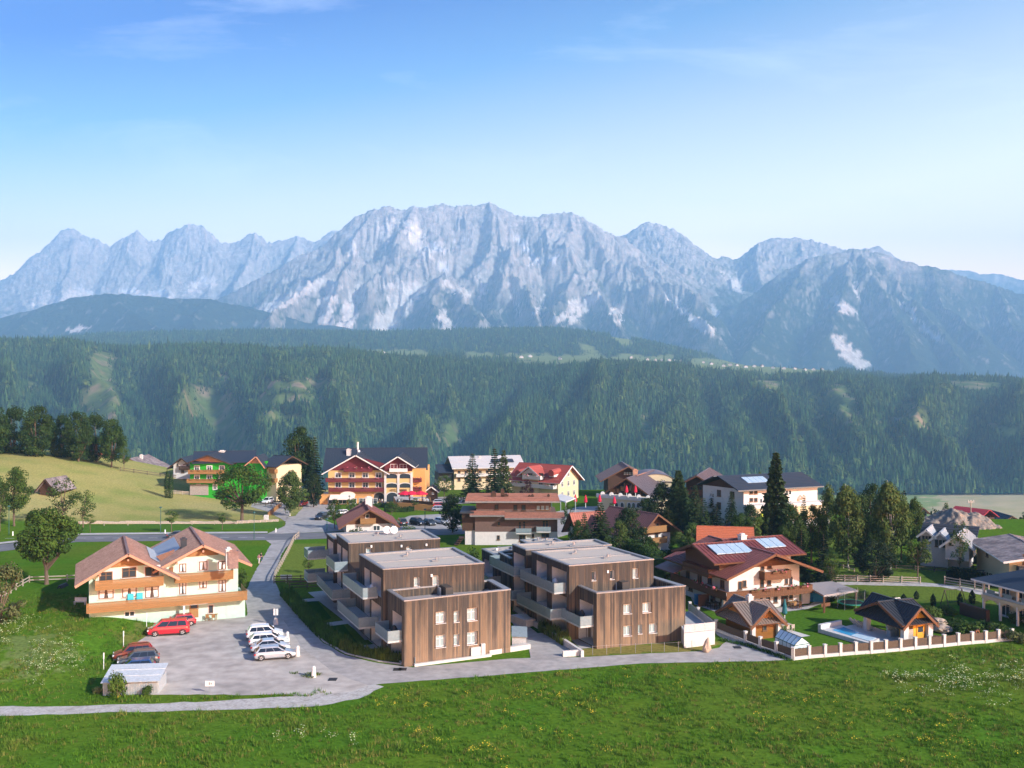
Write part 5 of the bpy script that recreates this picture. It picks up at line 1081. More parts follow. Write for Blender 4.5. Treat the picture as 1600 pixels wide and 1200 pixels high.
for y0, y1 in ((740, 747.5), (755, 762)):
    for x in (603.5, 624.5): arch(ho, f2h, x, y0, x + 17, y1, M_white, M_glass)
for x in (604, 624): arch(ho, f2h, x, 769.5, x + 18, 784, M_white, M_glass, .5)
arch(ho, fh, 584, 769.5, 600.5, 784, M_white, M_glass, .5)
mb = MB()
for x in (602, 622.4, 643): s, _ = fs(f2h, x, 780); mb.fbox(f2h, s - .3, s + .3, -1, fs(f2h, x, 738)[1], .02, .22)
mb.build('pilaster', M_white, ho)
for (xa, xb, y) in ((510, 600, 752), (515, 600, 767), (538, 582, 736)):
    s0, z0 = fs(fh, xa, y); s1, _ = fs(fh, xb, y); balcony(ho, fh, s0, s1, z0 + .1, 1.3, M_maroon, .95, flw=[(s0 + (s1 - s0) * q, s0 + (s1 - s0) * (q + .07)) for q in (.12, .40, .62, .85)], board=.3, pink=.7)
for (xa, xb, y) in ((646, 659, 752), (646, 659, 766)):
    s0, z0 = fs(f3h, xa, y); s1, _ = fs(f3h, xb, y); balcony(ho, f3h, s0, s1, z0 + .1, 1.1, M_maroon, .9, flw=[(s0, s1)], board=.3)
s0, z0 = fs(f2h, 609, 736.5); s1, _ = fs(f2h, 637, 737); balcony(ho, f2h, s0, s1, z0 + .1, .9, M_wframe, .8, board=.4)
sA, zA = fs(fh, 512, 768); sB, _ = fs(fh, 584, 768); mb = MB(); mb.fbox(fh, -1.5, sB, -1, zA - .6, .01, 5.0); mb.build('terrace_wing', M_orangew, ho)
mb = MB(); mb.obox(fh.P(1.5, zA - .4, 5.0), fh.P(sB - 6, 0, 0) - fh.P(0, 0, 0), fh.P(0, -1.1, 2.2) - fh.P(0, 0, 0), (0, 0, .1)); aw = mb.build('awning', M_awn, ho)
for q in range(5): m_ = MB(); fq = Fc(fh.P(0, 0, 5.02)[:2], fh.P(sB, 0, 5.02)[:2], hz_); win(ho, fq, 2 + q * 2.9, .4, 2.3, 1.6, frame=M_wframe)
# lettering over the entrance and the crescent sign
def text(root, fc, s, z, o, size, body, mat_, name='lettering', w=None):
    cu = bpy.data.curves.new(name, 'FONT'); cu.body = body; cu.size = size; cu.align_x = 'CENTER'; cu.extrude = .02; tmp = bpy.data.objects.new(name, cu); COL.objects.link(tmp)
    dg = bpy.context.evaluated_depsgraph_get(); me = bpy.data.meshes.new_from_object(tmp.evaluated_get(dg)); bpy.data.objects.remove(tmp); me.materials.clear(); me.materials.append(mat_)
    ob = bpy.data.objects.new(name, me); L = fc.P(s, z, o) - parent_loc(root); ob.location = L; ob.rotation_euler = (R(90), 0, fc.ang); link(ob, root)
    if w:
        xs = [v.co.x for v in me.vertices]; k = w / (max(xs) - min(xs)); ob.scale = (k, 1, 1)
    return ob
s0, z0 = fs(f2h, 609, 767.2); s1, _ = fs(f2h, 636, 767); s2, _ = fs(f2h, 619, 767); s3, _ = fs(f2h, 622, 767); text(ho, f2h, (s0 + s2) / 2, z0 - .15, .08, 1.0, 'HOTEL', M_wood, w=s2 - s0); mb = MB()
for k in range(8): q = s3 + (s1 - s3) * k / 8; mb.fbox(f2h, q, q + .18, z0 - .15, z0 + .55, .08, .12); mb.fbox(f2h, q + .181, q + (s1 - s3) / 8 - .1, z0 + (-.15, .2, .4)[k % 3], z0 + (.05, .38, .55)[k % 3], .08, .12)
mb.build('name_lettering', M_wood, ho)
mb = MB(); sc_, zc_ = fs(fh, 548, 767.5); n = 10; mb.face([fh.P(sc_ + 2.2 * math.cos(math.pi * k / n), zc_ - .5 + 1.0 * math.sin(math.pi * k / n), 5.1) for k in range(n + 1)]); sg = mb.build('arched_sign', M_awn, ho)
for x, y, zt in ((545, 708, 2.0),): p = px2w(x, y, 294); chimney(ho, p.x, p.y, p.z - 1.5, p.z + 1.0, 1.2, 1.2, 0, M_white)
p = px2w(559, 712, 292); mb = MB(); mb.tube(p, p + Vector((0, 0, 3.2)), .08, n=6); mb.tube(p + Vector((0, 0, 1.8)), p + Vector((0, 0, 4.0)), .27, n=8); mb.tube(p + Vector((.3, -.2, 1.3)), p + Vector((.5, -.6, 1.4)), .35, n=8); mb.build('antenna', M_wframe, ho)
for i in range(6): p = px2w(648 + i * 2.8, 708.5, 297); mb = MB(); mb.box(p.x - .2, p.x + .2, p.y - .2, p.y + .2, p.z - .8, p.z + .25); mb.build('chimney_pot', M_black, ho)
# terrace in front of the hotel with its retaining wall
tr = house('terrace', 'orange walled dining terrace in front of the hotel gable', 'terrace', px2w(640, 792, 268)); a, b, c = px2w(620, 794, 268), px2w(676, 801, 262), px2w(672, 790, 280)
mb = MB(); zt_ = px2w(650, 786.5, 266).z; mb.prism([tuple(p[:2]) for p in (a, b, c, px2w(615, 785, 281))], -8, zt_); mb.build('wall', M_orangew, tr)
rl = MB(); rl.prism([tuple(p[:2]) for p in (a, a.lerp(b, .02), c, px2w(615, 785, 281))], zt_, zt_ + .05); ro_ = rl.build('floor', M_slab, tr); rail_panels(tr, ro_, [a, b, c], zt_ + .1, zt_ + .9, 2.2, M_dwood)

# green hotel behind the meadow tree, with its longer dark roof
A_, B_ = px2w(297, 768, 281), px2w(356, 768, 281); gz0 = A_.z
gr = house('hotel', 'bright green hotel with orange gable and flower balconies beside the meadow', 'hotel', (A_.x + 8, 288, gz0)); fg = Fc(A_, B_, gz0)
eg = fs(fg, 298, 723)[1]; rg = fs(fg, 325, 711.5)[1]; mb = MB(); gable_walls(mb, fg, fg.len, 16, -3, eg + .1, rg - eg - .2, .5, 0, 1); mb.build('wall', [M_green, M_salmon], gr)
gable_roof(gr, fg, fg.len, 17, eg, rg - eg, 1.4, 1.5, .5, M_slate, M_dwood, seam=.9)
for j, (ya, yb) in enumerate(((728, 736), (742.5, 749.5))):
    for x in (304, 323.5, 343): winpx(gr, fg, x, ya, x + 7.5, yb, frame=M_wframe, surround=M_white)
for x in (307, 333): winpx(gr, fg, x, 757, x + 6, 765, frame=M_wframe, surround=M_white)
for y in (739.5, 753.5):
    s0, z0 = fs(fg, 296 if y < 745 else 294, y); s1, _ = fs(fg, 352, y); balcony(gr, fg, s0, s1, z0 + .1, 1.3, M_hwood, .95, flw=[(s0 + (s1 - s0) * q, s0 + (s1 - s0) * (q + .08)) for q in (.1, .28, .46, .64, .82)], board=.3, pink=.15)
mb = MB(); mb.fbox(fg, 0, 5.2, -1, fs(fg, 300, 757)[1], .02, .2); mb.build('stone_facing', M_stonew, gr)
fg2 = Fc(px2w(389, 768, 283), px2w(410, 768, 283), gz0); mb = MB(); r2_ = fs(fg2, 405, 713.5)[1]; e2_ = fs(fg2, 391, 724)[1]; gable_walls(mb, fg2, fg2.len, 6, -3, e2_, r2_ - e2_ - .2, .62, 0, 1); mb.build('wall', [M_green, M_salmon], gr); gable_roof(gr, fg2, fg2.len, 8, e2_, r2_ - e2_, 1.0, 1.5, .3, M_slate, M_salmon, seam=.9, rp=.62)
mb = MB(); mb.fbox(fg, fg.len - .5, fg.len + 10, -3, eg, -15, -4); mb.build('wall', M_green, gr); fm = Fc(px2w(399, 768, 284)[:2], px2w(399, 768, 300)[:2], gz0); gable_roof(gr, fm, 16, 17, eg, rg - eg + .4, .6, .2, .3, M_slate, None, seam=.9)
p = px2w(347, 710, 289); chimney(gr, p.x, p.y, p.z - 1.5, p.z + .9, 1.6, 1.2, 0, M_white)
fg3 = Fc(px2w(410, 770, 286), px2w(432, 770, 283), gz0); mb = MB(); mb.fbox(fg3, 0, fg3.len, -3, fs(fg3, 412, 727)[1], -10, 0); mb.build('wall', M_pyellow, gr); fmm = Fc(fg3.P(fg3.len, 0, 0)[:2], fg3.P(fg3.len, 0, -10)[:2], gz0); zz = fs(fg3, 412, 726)[1]; gable_roof(gr, fmm, 10, fg3.len, zz, 2.2, 1.2, 1.3, .3, M_slate, M_dwood, seam=.9)
for x, y in ((415, 724), (415, 739)): winpx(gr, fg3, x, y + 2, x + 4, y + 9)
for y in (738, 752): s0, z0 = fs(fg3, 425, y); balcony(gr, fg3, s0, fg3.len + .5, z0, 1.2, M_hwood, 1.0)
h_, fc, e_, r_ = gabled('farmhouse', 'white house with dark gable behind the bright green hotel', 'house', (271, 741), (298, 741), 14, (271, 727), (281, 716.5), M_white, M_slate, M_dwood, 1.6, 1.2, D=(306, 306), seam=.9)
winpx(h_, fc, 276, 724, 279, 729); winpx(h_, fc, 291, 724, 295, 729); s0, z0 = fs(fc, 281, 733); balcony(h_, fc, s0, fc.len, z0, 1.0, M_dwood, 1.0); winpx(h_, fc, 283, 734, 288, 739)
h_, fc, e_, r_ = gabled('farmhouse', 'low grey roofed house beyond the crest of the hay meadow', 'house', (178, 742), (232, 744), 15, (178, 731), (212, 717), M_wood, M_mixroof, M_wood, 2.5, 2, D=(330, 330), seam=.9)
p = fc.P(fc.len * .6, 0, -6); chimney(h_, p.x, p.y, p.z + r_ - 1.2, p.z + r_ + .7, .9, .9, 0, M_white)
for k, (x, y, w, wm, rm, lab) in enumerate(((30, 726, 22, M_salmon, M_mixroof, 'low house with pale gable glimpsed under the left end of the tree row'), (78, 725, 20, M_pyellow, M_dark, 'cream house glimpsed under the tree row'), (112, 726, 16, M_white, M_redtile, 'white house glimpsed between trunks of the tree row'), (140, 727, 26, M_redtile, M_redtile, 'red walled house glimpsed under the right end of the tree row'))):
    gabled('farmhouse', lab, 'house', (x - w / 2, y + 3), (x + w / 2, y + 3), 9, (x - w / 2, y - 9), (x, y - 15), wm, rm, M_wood, .9, .8, D=(345, 345), seam=1)

# brown and white apartment house in the centre
A_, B_ = px2w(742, 854, 200), px2w(871, 854, 200)
bh = house('apartment_house', 'brown and white apartment house with rust tiled stepped roofs', 'apartment house', (A_.x + 8, 206, -1.6)); fb = Fc(A_, B_, -1.6); Lb = fb.len
sm_ = fs(fb, 786, 820)[0]; z1 = fs(fb, 745, 831)[1]; z2_ = fs(fb, 745, 806)[1]; z3 = fs(fb, 745, 784)[1]; sR_ = fs(fb, 864, 790)[0]
mb = MB(); mb.fbox(fb, 0, Lb, -2, z1, -14, 0, 0); mb.fbox(fb, 0, Lb, z1 + .003, z2_, -14, .0, 1); mb.fbox(fb, .2, sR_ - .4, z2_, z3, -13, -1.6, 1); mb.build('wall', [M_white, M_brownw], bh)
def slope(root, fc, s0, s1, z0, o0, z1_, o1, mat_, edge=None, th=.22, course=.4, name='roof'):
    m_ = MB(); A = fc.P(s0, z0, o0); al = fc.P(s1, z0, o0) - A; up = fc.P(s0, z1_, o1) - A; nr = al.cross(up).normalized(); nr = nr if nr.z > 0 else -nr; m_.obox(A, al, up, nr * th); n = max(2, int(up.length / course)); u = up.normalized()
    for i in range(1, n): m_.obox(A + u * (up.length * i / n) + nr * th, al, u * .07, nr * .05, skip='b')
    r_ = m_.build(name, mat_, root)
    if edge: e_ = MB(); e_.obox(A - u * .12 - nr * .1, al, u * .117, nr * (th + .06)); e_.build('gutter', edge, root)
    return r_
slope(bh, fb, -1.0, sm_ + .3, z2_ + .1, 1.2, z2_ + .6, -1.7, M_rusttile, M_copper); slope(bh, fb, sm_ + .32, Lb + 1.4, z2_ - .4, 1.7, z2_ + .3, -1.7, M_rusttile, M_copper)
slope(bh, fb, -2.0, sR_ + 1.4, z3 - .1, .0, z3 + .1, -4.5, M_rusttile, M_copper); fbk = Fc(fb.P(Lb, 0, -14)[:2], fb.P(0, 0, -14)[:2], -1.6); slope(bh, fbk, Lb - sR_ - 1.4, Lb + 2.0, z3 - .1, .0, z3 + .1, -9.5, M_rusttile, M_copper)
f_ = Fc(fb.P(0, 0, -1.6)[:2], fb.P(Lb, 0, -1.6)[:2], -1.6)
for x0, y0, x1, y1 in ((773, 788, 779, 796), (802, 788.5, 808.5, 797.5), (814.5, 788.5, 821.5, 798)): winpx(bh, f_, x0, y0, x1, y1, frame=M_dwood)
for x in (838, 845, 852): winpx(bh, f_, x, 789.5, x + 6, 797, frame=M_bframe, glass=M_blind)
for q in ((777.5, 815, 781.5, 821.5), (776.5, 836.5, 781, 843.5), (831, 834, 834.5, 840), (846, 833.5, 858, 840.5), (811, 836, 821.5, 846), (810, 815, 814.5, 828), (817, 814, 821, 827), (847, 813, 857, 825)): winpx(bh, fb, *q, frame=M_bframe, surround=None)
for xa, xb, y in ((806, 830, 831.5), (838, 860, 829)):
    s0, z0 = fs(fb, xa, y); s1, _ = fs(fb, xb, y); mb = MB(); mb.fbox(fb, s0, s1, z0 - .2, z0, 0, 1.4); bb = mb.build('balcony', M_white, bh); rail_panels(bh, bb, [fb.P(s0, 0, .1), fb.P(s0, 0, 1.35), fb.P(s1, 0, 1.35), fb.P(s1, 0, .1)], fb.z + z0 + .1, fb.z + z0 + .95, 1.2, M_perf)
mb = MB(); mb.fbox(fb, -2.6, -.003, z2_ - 3.0, z2_ + .4, -9, -.3); mb.build('stair_tower', M_dwood, bh); mb = MB(); mb.fbox(fb, -3.0, -.2, z2_ + .45, z2_ + .75, -10, .2); mb.build('side_roof', M_dark, bh); mb = MB(); mb.fbox(fb, -2.0, -.004, z1 - 3.2, z1 + .6, -3.0, -.5); mb.build('side_porch', M_white, bh)
for k in range(7): m_ = MB(); m_.fbox(fb, -3.2 - k * .30, -2.2 - k * .30, z1 - 1.2 - k * .42, z1 - 1.05 - k * .42, -1.5, 1.0); m_.build('stair_step', M_dwood, bh)
for x, y, w_, h_ in ((771, 774, 1.6, 1.3), (785, 773, 1.0, 1.8), (789, 777, 2.0, 1.2), (832, 776, .9, .9), (827, 780, .8, 1.4), (857, 778, .7, 1.3)):
    p = px2w(x, y + 4, 206); chimney(bh, p.x, p.y, p.z - 1, p.z + h_ * .8, w_ * .7, .8, fb.ang, M_dwood)

# distant pale hotel with a long grey roof
A_, B_ = px2w(705, 772, 330), px2w(815, 770, 336); z0_ = A_.z
lh = house('hotel', 'long cream hotel with pale grey roof behind the spruces', 'hotel', (A_.x + 12, 338, z0_)); fl_ = Fc(A_, B_, z0_); et = fs(fl_, 706, 732)[1]; rt = fs(fl_, 706, 718)[1]
mb = MB(); mb.fbox(fl_, 1.0, fl_.len, -12, et + .3, -12, 0); mb.build('wall', M_pyellow, lh); slope(lh, fl_, 0, fl_.len + 1, et, 1.6, rt + .4, -5.8, M_greyroof, M_wframe, course=3); fk = Fc(fl_.B, fl_.A, z0_); fk = Fc(fl_.P(fl_.len, 0, -12)[:2], fl_.P(0, 0, -12)[:2], z0_); slope(lh, fk, -1, fl_.len, et, 1.4, rt + .4, -6.1, M_greyroof, None, course=3)
for y in (735.5, 747):
    for i in range(9): winpx(lh, fl_, 715 + i * 11, y, 719.5 + i * 11, y + 5, frame=M_bframe)
s0, zz = fs(fl_, 712, 744); balcony(lh, fl_, s0, fl_.len, zz, 1.2, M_white, .9, board=.5, flw=[(s0 + 2 + 3.2 * i, s0 + 3.2 + 3.2 * i) for i in range(6)])
p = px2w(750, 722, 337); chimney(lh, p.x, p.y, p.z - 2, p.z + 1.8, .8, .8, 0, M_white); mb = MB(); q = fl_.P(-5.5, 0, 0); mb.fbox(fl_, -4, .9, -12, et - 4.2, -9, -1); mb.build('annex_wall', M_pyellow, lh); mb = MB(); mb.fbox(fl_, -4, .9, et - 4.19, et - 1.4, -9, -1); mb.build('annex_upper_wall', M_dark, lh); slope(lh, fl_, -4.4, .95, et - 1.5, .4, et + .8, -6, M_slate, None, course=1, name='annex_roof')
for i in range(3): mb = MB(); a = fl_.P(9 + i * 2.6, rt - 1.2, -3.9); mb.obox(fl_.P(fl_.len - 10 + i * 2.6, et + 1.6, -.9), fl_.P(2.4, 0, 0) - fl_.P(0, 0, 0), fl_.P(0, .9, -2.2) - fl_.P(0, 0, 0), (0, -.02, .12)); mb.build('solar_panel', M_slate, lh)
# red roofed guest house with dormers
A_, B_ = px2w(799, 770, 300), px2w(872, 771, 290); z0_ = A_.z
rhs = house('guest_house', 'cream guest house with red tiled roof and two arched dormers', 'house', (A_.x + 7, 300, z0_)); fr_ = Fc(A_, B_, z0_); et = fs(fr_, 803, 746)[1]; rt = fs(fr_, 810, 728)[1]
fgE = Fc(fr_.B, fr_.P(fr_.len, 0, -11)[:2], z0_); mb = MB(); gable_walls(mb, fgE, 11, fr_.len, -6, et + .3, rt - et - .3); mb.build('wall', M_pyellow, rhs); gable_roof(rhs, fgE, 11, fr_.len, et, rt - et + .3, 1.2, 1.4, 1.0, M_redtile, M_wframe, course=.8)
fg_ = Fc(fr_.P(4.6, 0, .9)[:2], fr_.P(10.6, 0, .9)[:2], z0_); e3 = fs(fg_, 822, 740)[1]; r3 = fs(fg_, 834, 730)[1]; mb = MB(); gable_walls(mb, fg_, fg_.len, 4, -6, e3, r3 - e3 - .2, .5, 0, 1); mb.build('wall', [M_pyellow, M_white], rhs); gable_roof(rhs, fg_, fg_.len, 5, e3, r3 - e3, 1.0, .9, 0, M_redtile, M_wframe, course=.8)
for x in (825, 842): winpx(rhs, fg_, x, 739, x + 7, 745)
for x, y in ((812, 750), (824, 752), (842, 752), (860, 753)): winpx(rhs, fr_ if x not in (824, 842) else fg_, x, y, x + 6, y + 6.5, frame=M_bframe)
for x in (811, 863):
    s, zz = fs(fr_, x, 742); mb = MB(); mb.fbox(fr_, s - .8, s + .8, zz - .6, zz + .7, -2.5, .35); dm = mb.build('dormer', M_white, rhs); m_ = MB(); m_.tube(fr_.P(s, zz + .55, .7), fr_.P(s, zz + .9, -3.4), 1.0, n=10); m_.build('dormer_roof', M_redtile, dm); m_ = MB(); m_.fbox(fr_, s - .35, s + .35, zz - .3, zz + .6, .36, .39); m_.build('pane', M_glass, dm)
for y, (xa, xb) in ((759, (822, 870)), (746, (822, 850)), (757, (799, 822))):
    s0, zz = fs(fr_, xa, y); s1, _ = fs(fr_, xb, y); balcony(rhs, fr_, s0, s1, zz, 1.9, M_white, .9, board=.5, flw=[(s0 + 1, s0 + 2.4), (s1 - 2.6, s1 - 1.0)])
for s_, zz in ((2.2, et - 2.0), (5.5, et - 2.0), (8.6, et - 2.0), (2.2, et - 5.0), (5.5, et - 5.0), (8.6, et - 5.0), (5.5, et + .8)): win(rhs, fgE, s_, zz, 1.1, 1.5, frame=M_wframe)
# dark timber hotel with broad gables and a barrel roofed yellow hall
def big(name, label, a, b, d, eave, ridge, D, roofm, wallm, side=2.5, fr=2.6, seam=.8, bal=None):
    h_, fc, e_, r_ = gabled(name, label, 'hotel', a, b, d, eave, ridge, wallm, roofm, M_wood, side, fr, D=D, seam=seam, gable_m=M_dwood); return h_, fc, e_, r_
M_duskroof = pmat('dusky_roof', (.15, .115, .12), .45, .12, .7, metal=.15)
h_, fc, e_, r_ = big('hotel', 'dark timber hotel with wide brown gable above a cream terrace arcade', (955, 778), (1012, 778), 22, (953, 766), (989, 747.5), (262, 258), M_duskroof, M_dwood)
mb = MB(); dz = e_ + 1.4; fd = Fc(fc.P(0, 0, -14)[:2], fc.P(0, 0, -5)[:2], fc.z); slope(h_, fd, 0, 9, e_ + 1.2, -.2, r_ + .2, -5.6, M_rusttile, None, course=.7, name='dormer_roof'); mb.fbox(fd, .5, 8.5, e_ - .5, e_ + 1.3, -4, -.6); mb.build('dormer', M_dwood, h_)
p = fc.P(fc.len * .3, 0, -12); chimney(h_, p.x, p.y, p.z + r_ - 2, p.z + r_ + 1, 1.3, 1.0, 0, M_salmon)
for (xa, xb, y) in ((972, 984, 765), (986, 999, 764.5), (956, 970, 768)): s0, zz = fs(fc, xa, y); s1, _ = fs(fc, xb, y); balcony(h_, fc, s0, s1, zz, 1.3, M_hwood, .95, board=.3)
for x, y in ((957, 769), (966, 769), (975, 769), (984, 769), (995, 769), (1004, 769), (978, 756), (990, 756)): winpx(h_, fc, x, y, x + 5, y + 6, frame=M_bframe)
mb = MB()
for q in (.18, .42, .62, .85): mb.fbox(fc, fc.len * q - .18, fc.len * q + .18, -.5, e_ + (r_ - e_) * (1 - abs(q - .5) * 2) * .8, 1.2, 1.6)
mb.build('gable_post', M_wood, h_)
fa = Fc(px2w(934, 792, 248), px2w(1022, 796, 238), px2w(934, 792, 248).z); at_ = fs(fa, 936, 777)[1]
ar = house('arcade', 'cream arcade wing with white parapet under the dark timber hotel', 'building', (fa.P(8, 0, -3).x, 246, fa.z)); mb = MB(); mb.fbox(fa, 0, fa.len, -5, at_, -8, 0); mb.build('wall', M_pyellow, ar); mb = MB(); mb.fbox(fa, -.3, fa.len + .3, at_ + .003, at_ + .9, -.2, .3); mb.build('parapet', M_white, ar)
for i in range(7):
    m_ = MB(); c = fa.P(1.5 + i * 2.6, at_ + 1.0, .05); m_.tube(c + Vector((0, .25, 0)), c - Vector((0, .15, 0)), .55, n=12); m_.build('round_crest', M_white, ar)
for x, y in ((961, 785), (970, 785), (981, 785.5), (988, 785.5), (995, 785.5), (1004, 786)): arch(ar, fa, x, y, x + 5, y + 8, M_white, M_glass)
hb, fbr, e_, r_ = gabled('hall', 'yellow hall with barrel vaulted brown roof behind the dark timber hotel', 'building', (998, 770), (1056, 770), 16, (998, 754), (1027, 753), M_pyellow, M_duskroof, None, .3, .3, D=(272, 272), seam=0)
mb = MB(); n = 12; W_ = fbr.len; H_ = fs(fbr, 1027, 740.5)[1] - e_; pts = [(W_ / 2 - W_ / 2 * math.cos(math.pi * k / n), e_ + H_ * math.sin(math.pi * k / n)) for k in range(n + 1)]; mb.face([fbr.P(s, z, .06) for s, z in pts[::-1]]); 
for (a, b) in zip(pts[:-1], pts[1:]): mb.face([fbr.P(*a, .3), fbr.P(*b, .3), fbr.P(*b, -15), fbr.P(*a, -15)], 1)
mb.build('vault', [M_pyellow, M_duskroof], hb); 
for x, w_ in ((1011, 4), (1018, 11), (1034, 4)): arch(hb, fbr, x, 752, x + w_, 759, M_white, M_glass, .35, depth=.1)
h_, fc, e_, r_ = big('hotel', 'dark timber hotel wing behind the yellow hall', (950, 765), (1010, 765), 14, (948, 745), (988, 729), (300, 300), M_duskroof, M_dwood)
for i in range(8): winpx(h_, fc, 975 + i * 4, 738, 977.5 + i * 4, 741.5, frame=M_wframe, glass=M_blind)
h_, fc, e_, r_ = big('hotel', 'brown gabled hotel wing half hidden by tall conifers', (1072, 800), (1110, 800), 20, (1069, 753), (1083, 743), (252, 250), M_duskroof, M_dwood)
for q in ((1078, 760, 1083, 766), (1092, 760, 1097, 766), (1092, 774, 1097, 780)): winpx(h_, fc, *q)
s0, zz = fs(fc, 1074, 770); balcony(h_, fc, s0, fc.len, zz, 1.2, M_wood, .9, board=.3)
# pavilion roof and white sails near the street bend
pv_ = house('pavilion', 'white fabric roofed street pavilion by the brown apartment house', 'pavilion', px2w(882, 790, 232)); cs = [px2w(862, 778, 234), px2w(884, 784, 226), px2w(899, 778, 236), px2w(876, 771.5, 246)]
mb = MB(); mb.face(cs); mb.face([p - Vector((0, 0, .25)) for p in cs[::-1]]); [mb.face([cs[i], cs[i - 1], cs[i - 1] - Vector((0, 0, .25)), cs[i] - Vector((0, 0, .25))]) for i in range(4)]; mb.build('roof', M_white, pv_)
for p in cs: m_ = MB(); m_.tube((p.x, p.y, p.z - 5), p, .1, n=6); m_.build('post', M_steel, pv_)
# white and brown house among the trees right of the blocks
A_, B_ = px2w(1003, 855, 176), px2w(1049, 852, 180)
h_, fc, e_, r_ = gabled('chalet', 'white and brown three storey chalet between conifers behind the right block', 'house', (1000, 860), (1047, 858), 12, (1000, 829), (1017, 804.5), M_white, M_maroontile, M_wood, 1.8, 1.6, D=(184, 188), gable_m=M_wood, rp=.42)
mb = MB(); zq = fs(fc, 1000, 829)[1]; mb.fbox(fc, -.02, fc.len + .02, zq - .9, zq + .1, .0, .07); mb.build('timber_band', M_wood, h_)
for y, xa, xb in ((831, 999, 1035), (847.5, 1012, 1036)): s0, zz = fs(fc, xa, y); s1, _ = fs(fc, xb, y); balcony(h_, fc, s0, s1, zz, 1.2, M_hwood, .95)
for x, y in ((1008, 817), (1024, 817), (1007, 834), (1023, 833.5), (1023, 849)): winpx(h_, fc, x, y, x + 5.5, y + 7)
h_, fc, e_, r_ = gabled('cottage', 'cottage with steep terracotta roof left of the big dark conifers', 'house', (890, 838), (906, 842), 10, (888, 822), (897, 803), M_white, M_ctile, M_dwood, 1.0, 1.2, D=(200, 196), gable_m=M_dwood); winpx(h_, fc, 899, 827, 904, 833)
ob_ = house('chalet', 'chalet with orange tiled roof just behind the oxblood chalet', 'house', px2w(1135, 880, 172)); fo = Fc(px2w(1176, 880, 165), px2w(1172, 880, 175)); ex = px2w(1170, 853, 166).z
mb = MB(); gable_walls(mb, fo, 10, 8, -.3, ex, 2.0); mb.build('wall', M_wood, ob_); gable_roof(ob_, fo, 10, 8, ex, 2.3, .8, .4, 1.2, M_orange, M_wood, course=.5)
# white hotel at the right with dark roof
A_, B_ = px2w(1147, 803, 216), px2w(1276, 800, 226); z0_ = -3.0
wh = house('hotel', 'white hotel with dark blue hip roof and cream balcony front behind the larch', 'hotel', (A_.x + 9, 224, z0_)); fw = Fc(px2w(1162, 800, 218), px2w(1277, 800, 226), z0_); et = fs(fw, 1165, 765)[1]; rt = fs(fw, 1165, 749.5)[1]
fwl = Fc(fw.P(-2.5, 0, -12)[:2], fw.A, z0_); mb = MB(); mb.prism([tuple(p[:2]) for p in (fw.P(0, 0, 0), fw.P(fw.len, 0, 0), fw.P(fw.len, 0, -12), fw.P(-2.5, 0, -12))], z0_ - 2, z0_ + et); mb.build('wall', M_white, wh)
slope(wh, fw, -2.4, fw.len + .8, et - .1, 1.2, rt + .2, -6.5, M_slate, M_copper, course=.8); fk = Fc(fw.P(fw.len, 0, -12)[:2], fw.P(0, 0, -12)[:2], z0_); slope(wh, fk, -.8, fw.len + 3.4, et - .1, 1.2, rt + .2, -5.5, M_slate, None, course=.8)
mb = MB(); mb.face([fwl.P(fwl.len * .5, rt - .1, -.2), fwl.P(0, et, 0), fwl.P(fwl.len, et, 0)]); mb.build('gable_board', M_dwood, wh)
for x in (1171, 1178): 
    for y in (766, 778): winpx(wh, fw, x, y, x + 5.5, y + 6, frame=M_bframe)
for x in (1187, 1193, 1199): winpx(wh, fw, x, 779, x + 4, 786, frame=M_wframe)
for x in (1227, 1232): winpx(wh, fw, x, 766, x + 4.5, 773, frame=M_wframe)
for s_, zz in ((5, et - 2.2), (5, et - 5), (9, et - 2.2), (9, et - 5)): win(wh, fwl, s_, zz, 1.2, 1.5)
s0, zz = fs(fw, 1166, 792); mb = MB(); mb.fbox(fw, 0, fw.len + 1, zz - 2.4, zz - .2, .02, 2.4); mb.build('front_wing', M_pyellow, wh); mb = MB(); mb.fbox(fw, -.2, fw.len + 1.2, zz - .2, zz + .55, .0, 2.6); mb.build('parapet', M_white, wh)
s0, za = fs(fw, 1246, 774); mb = MB(); s1, zb_ = fs(fw, 1258, 787)
for i in range(26): q, r_ = random.uniform(s0, s1), random.uniform(zb_, za); mb.fbox(fw, q - .22, q + .22, r_ - .2, r_ + .2, .012, .03 + .001 * i, random.choice((0, 1)))
mb.build('mural', [M_stonew, M_salmon], wh); mb = MB(); s, zz = fs(fw, 1180, 804); mb.fbox(fw, s - .5, s + .5, zz - 1.2, zz + .6, 2.45, 2.55); mb.build('banner', pmat('lime_cloth', (.45, .60, .06), .8, .05, 3), wh)
for i in range(4): mb = MB(); mb.obox(fw.P(2.6 + i * 1.5, et + 1.0, -1.9), fw.P(1.4, 0, 0) - fw.P(0, 0, 0), fw.P(0, 1.0, -2.6) - fw.P(0, 0, 0), (0, -.05, .25)); mb.build('solar_panel', M_solar, wh)
# little gables between, and houses at the right
h_, fc, e_, r_ = gabled('cottage', 'pink house with dark roof right of the brown hotel wing', 'house', (1104, 800), (1122, 800), 12, (1104, 768), (1121, 757), M_salmon, M_slate, M_wframe, .8, .8, D=(262, 262), rp=.85)
h_, fc, e_, r_ = gabled('hut', 'small dark roofed hut under the trees below the white hotel', 'hut', (1140, 842), (1166, 842), 6, (1138, 835), (1150, 826), M_stonew, M_dark, M_wframe, .8, .6, D=(190, 190))
h_, fc, e_, r_ = gabled('hut', 'brown timber hut beside the hotel terrace lawn', 'hut', (666, 776), (682, 776), 5, (665, 767), (674, 761), M_dwood, M_dark, M_wframe, .7, .6, D=(290, 290)); winpx(h_, fc, 675, 769, 678, 772, frame=M_wframe)
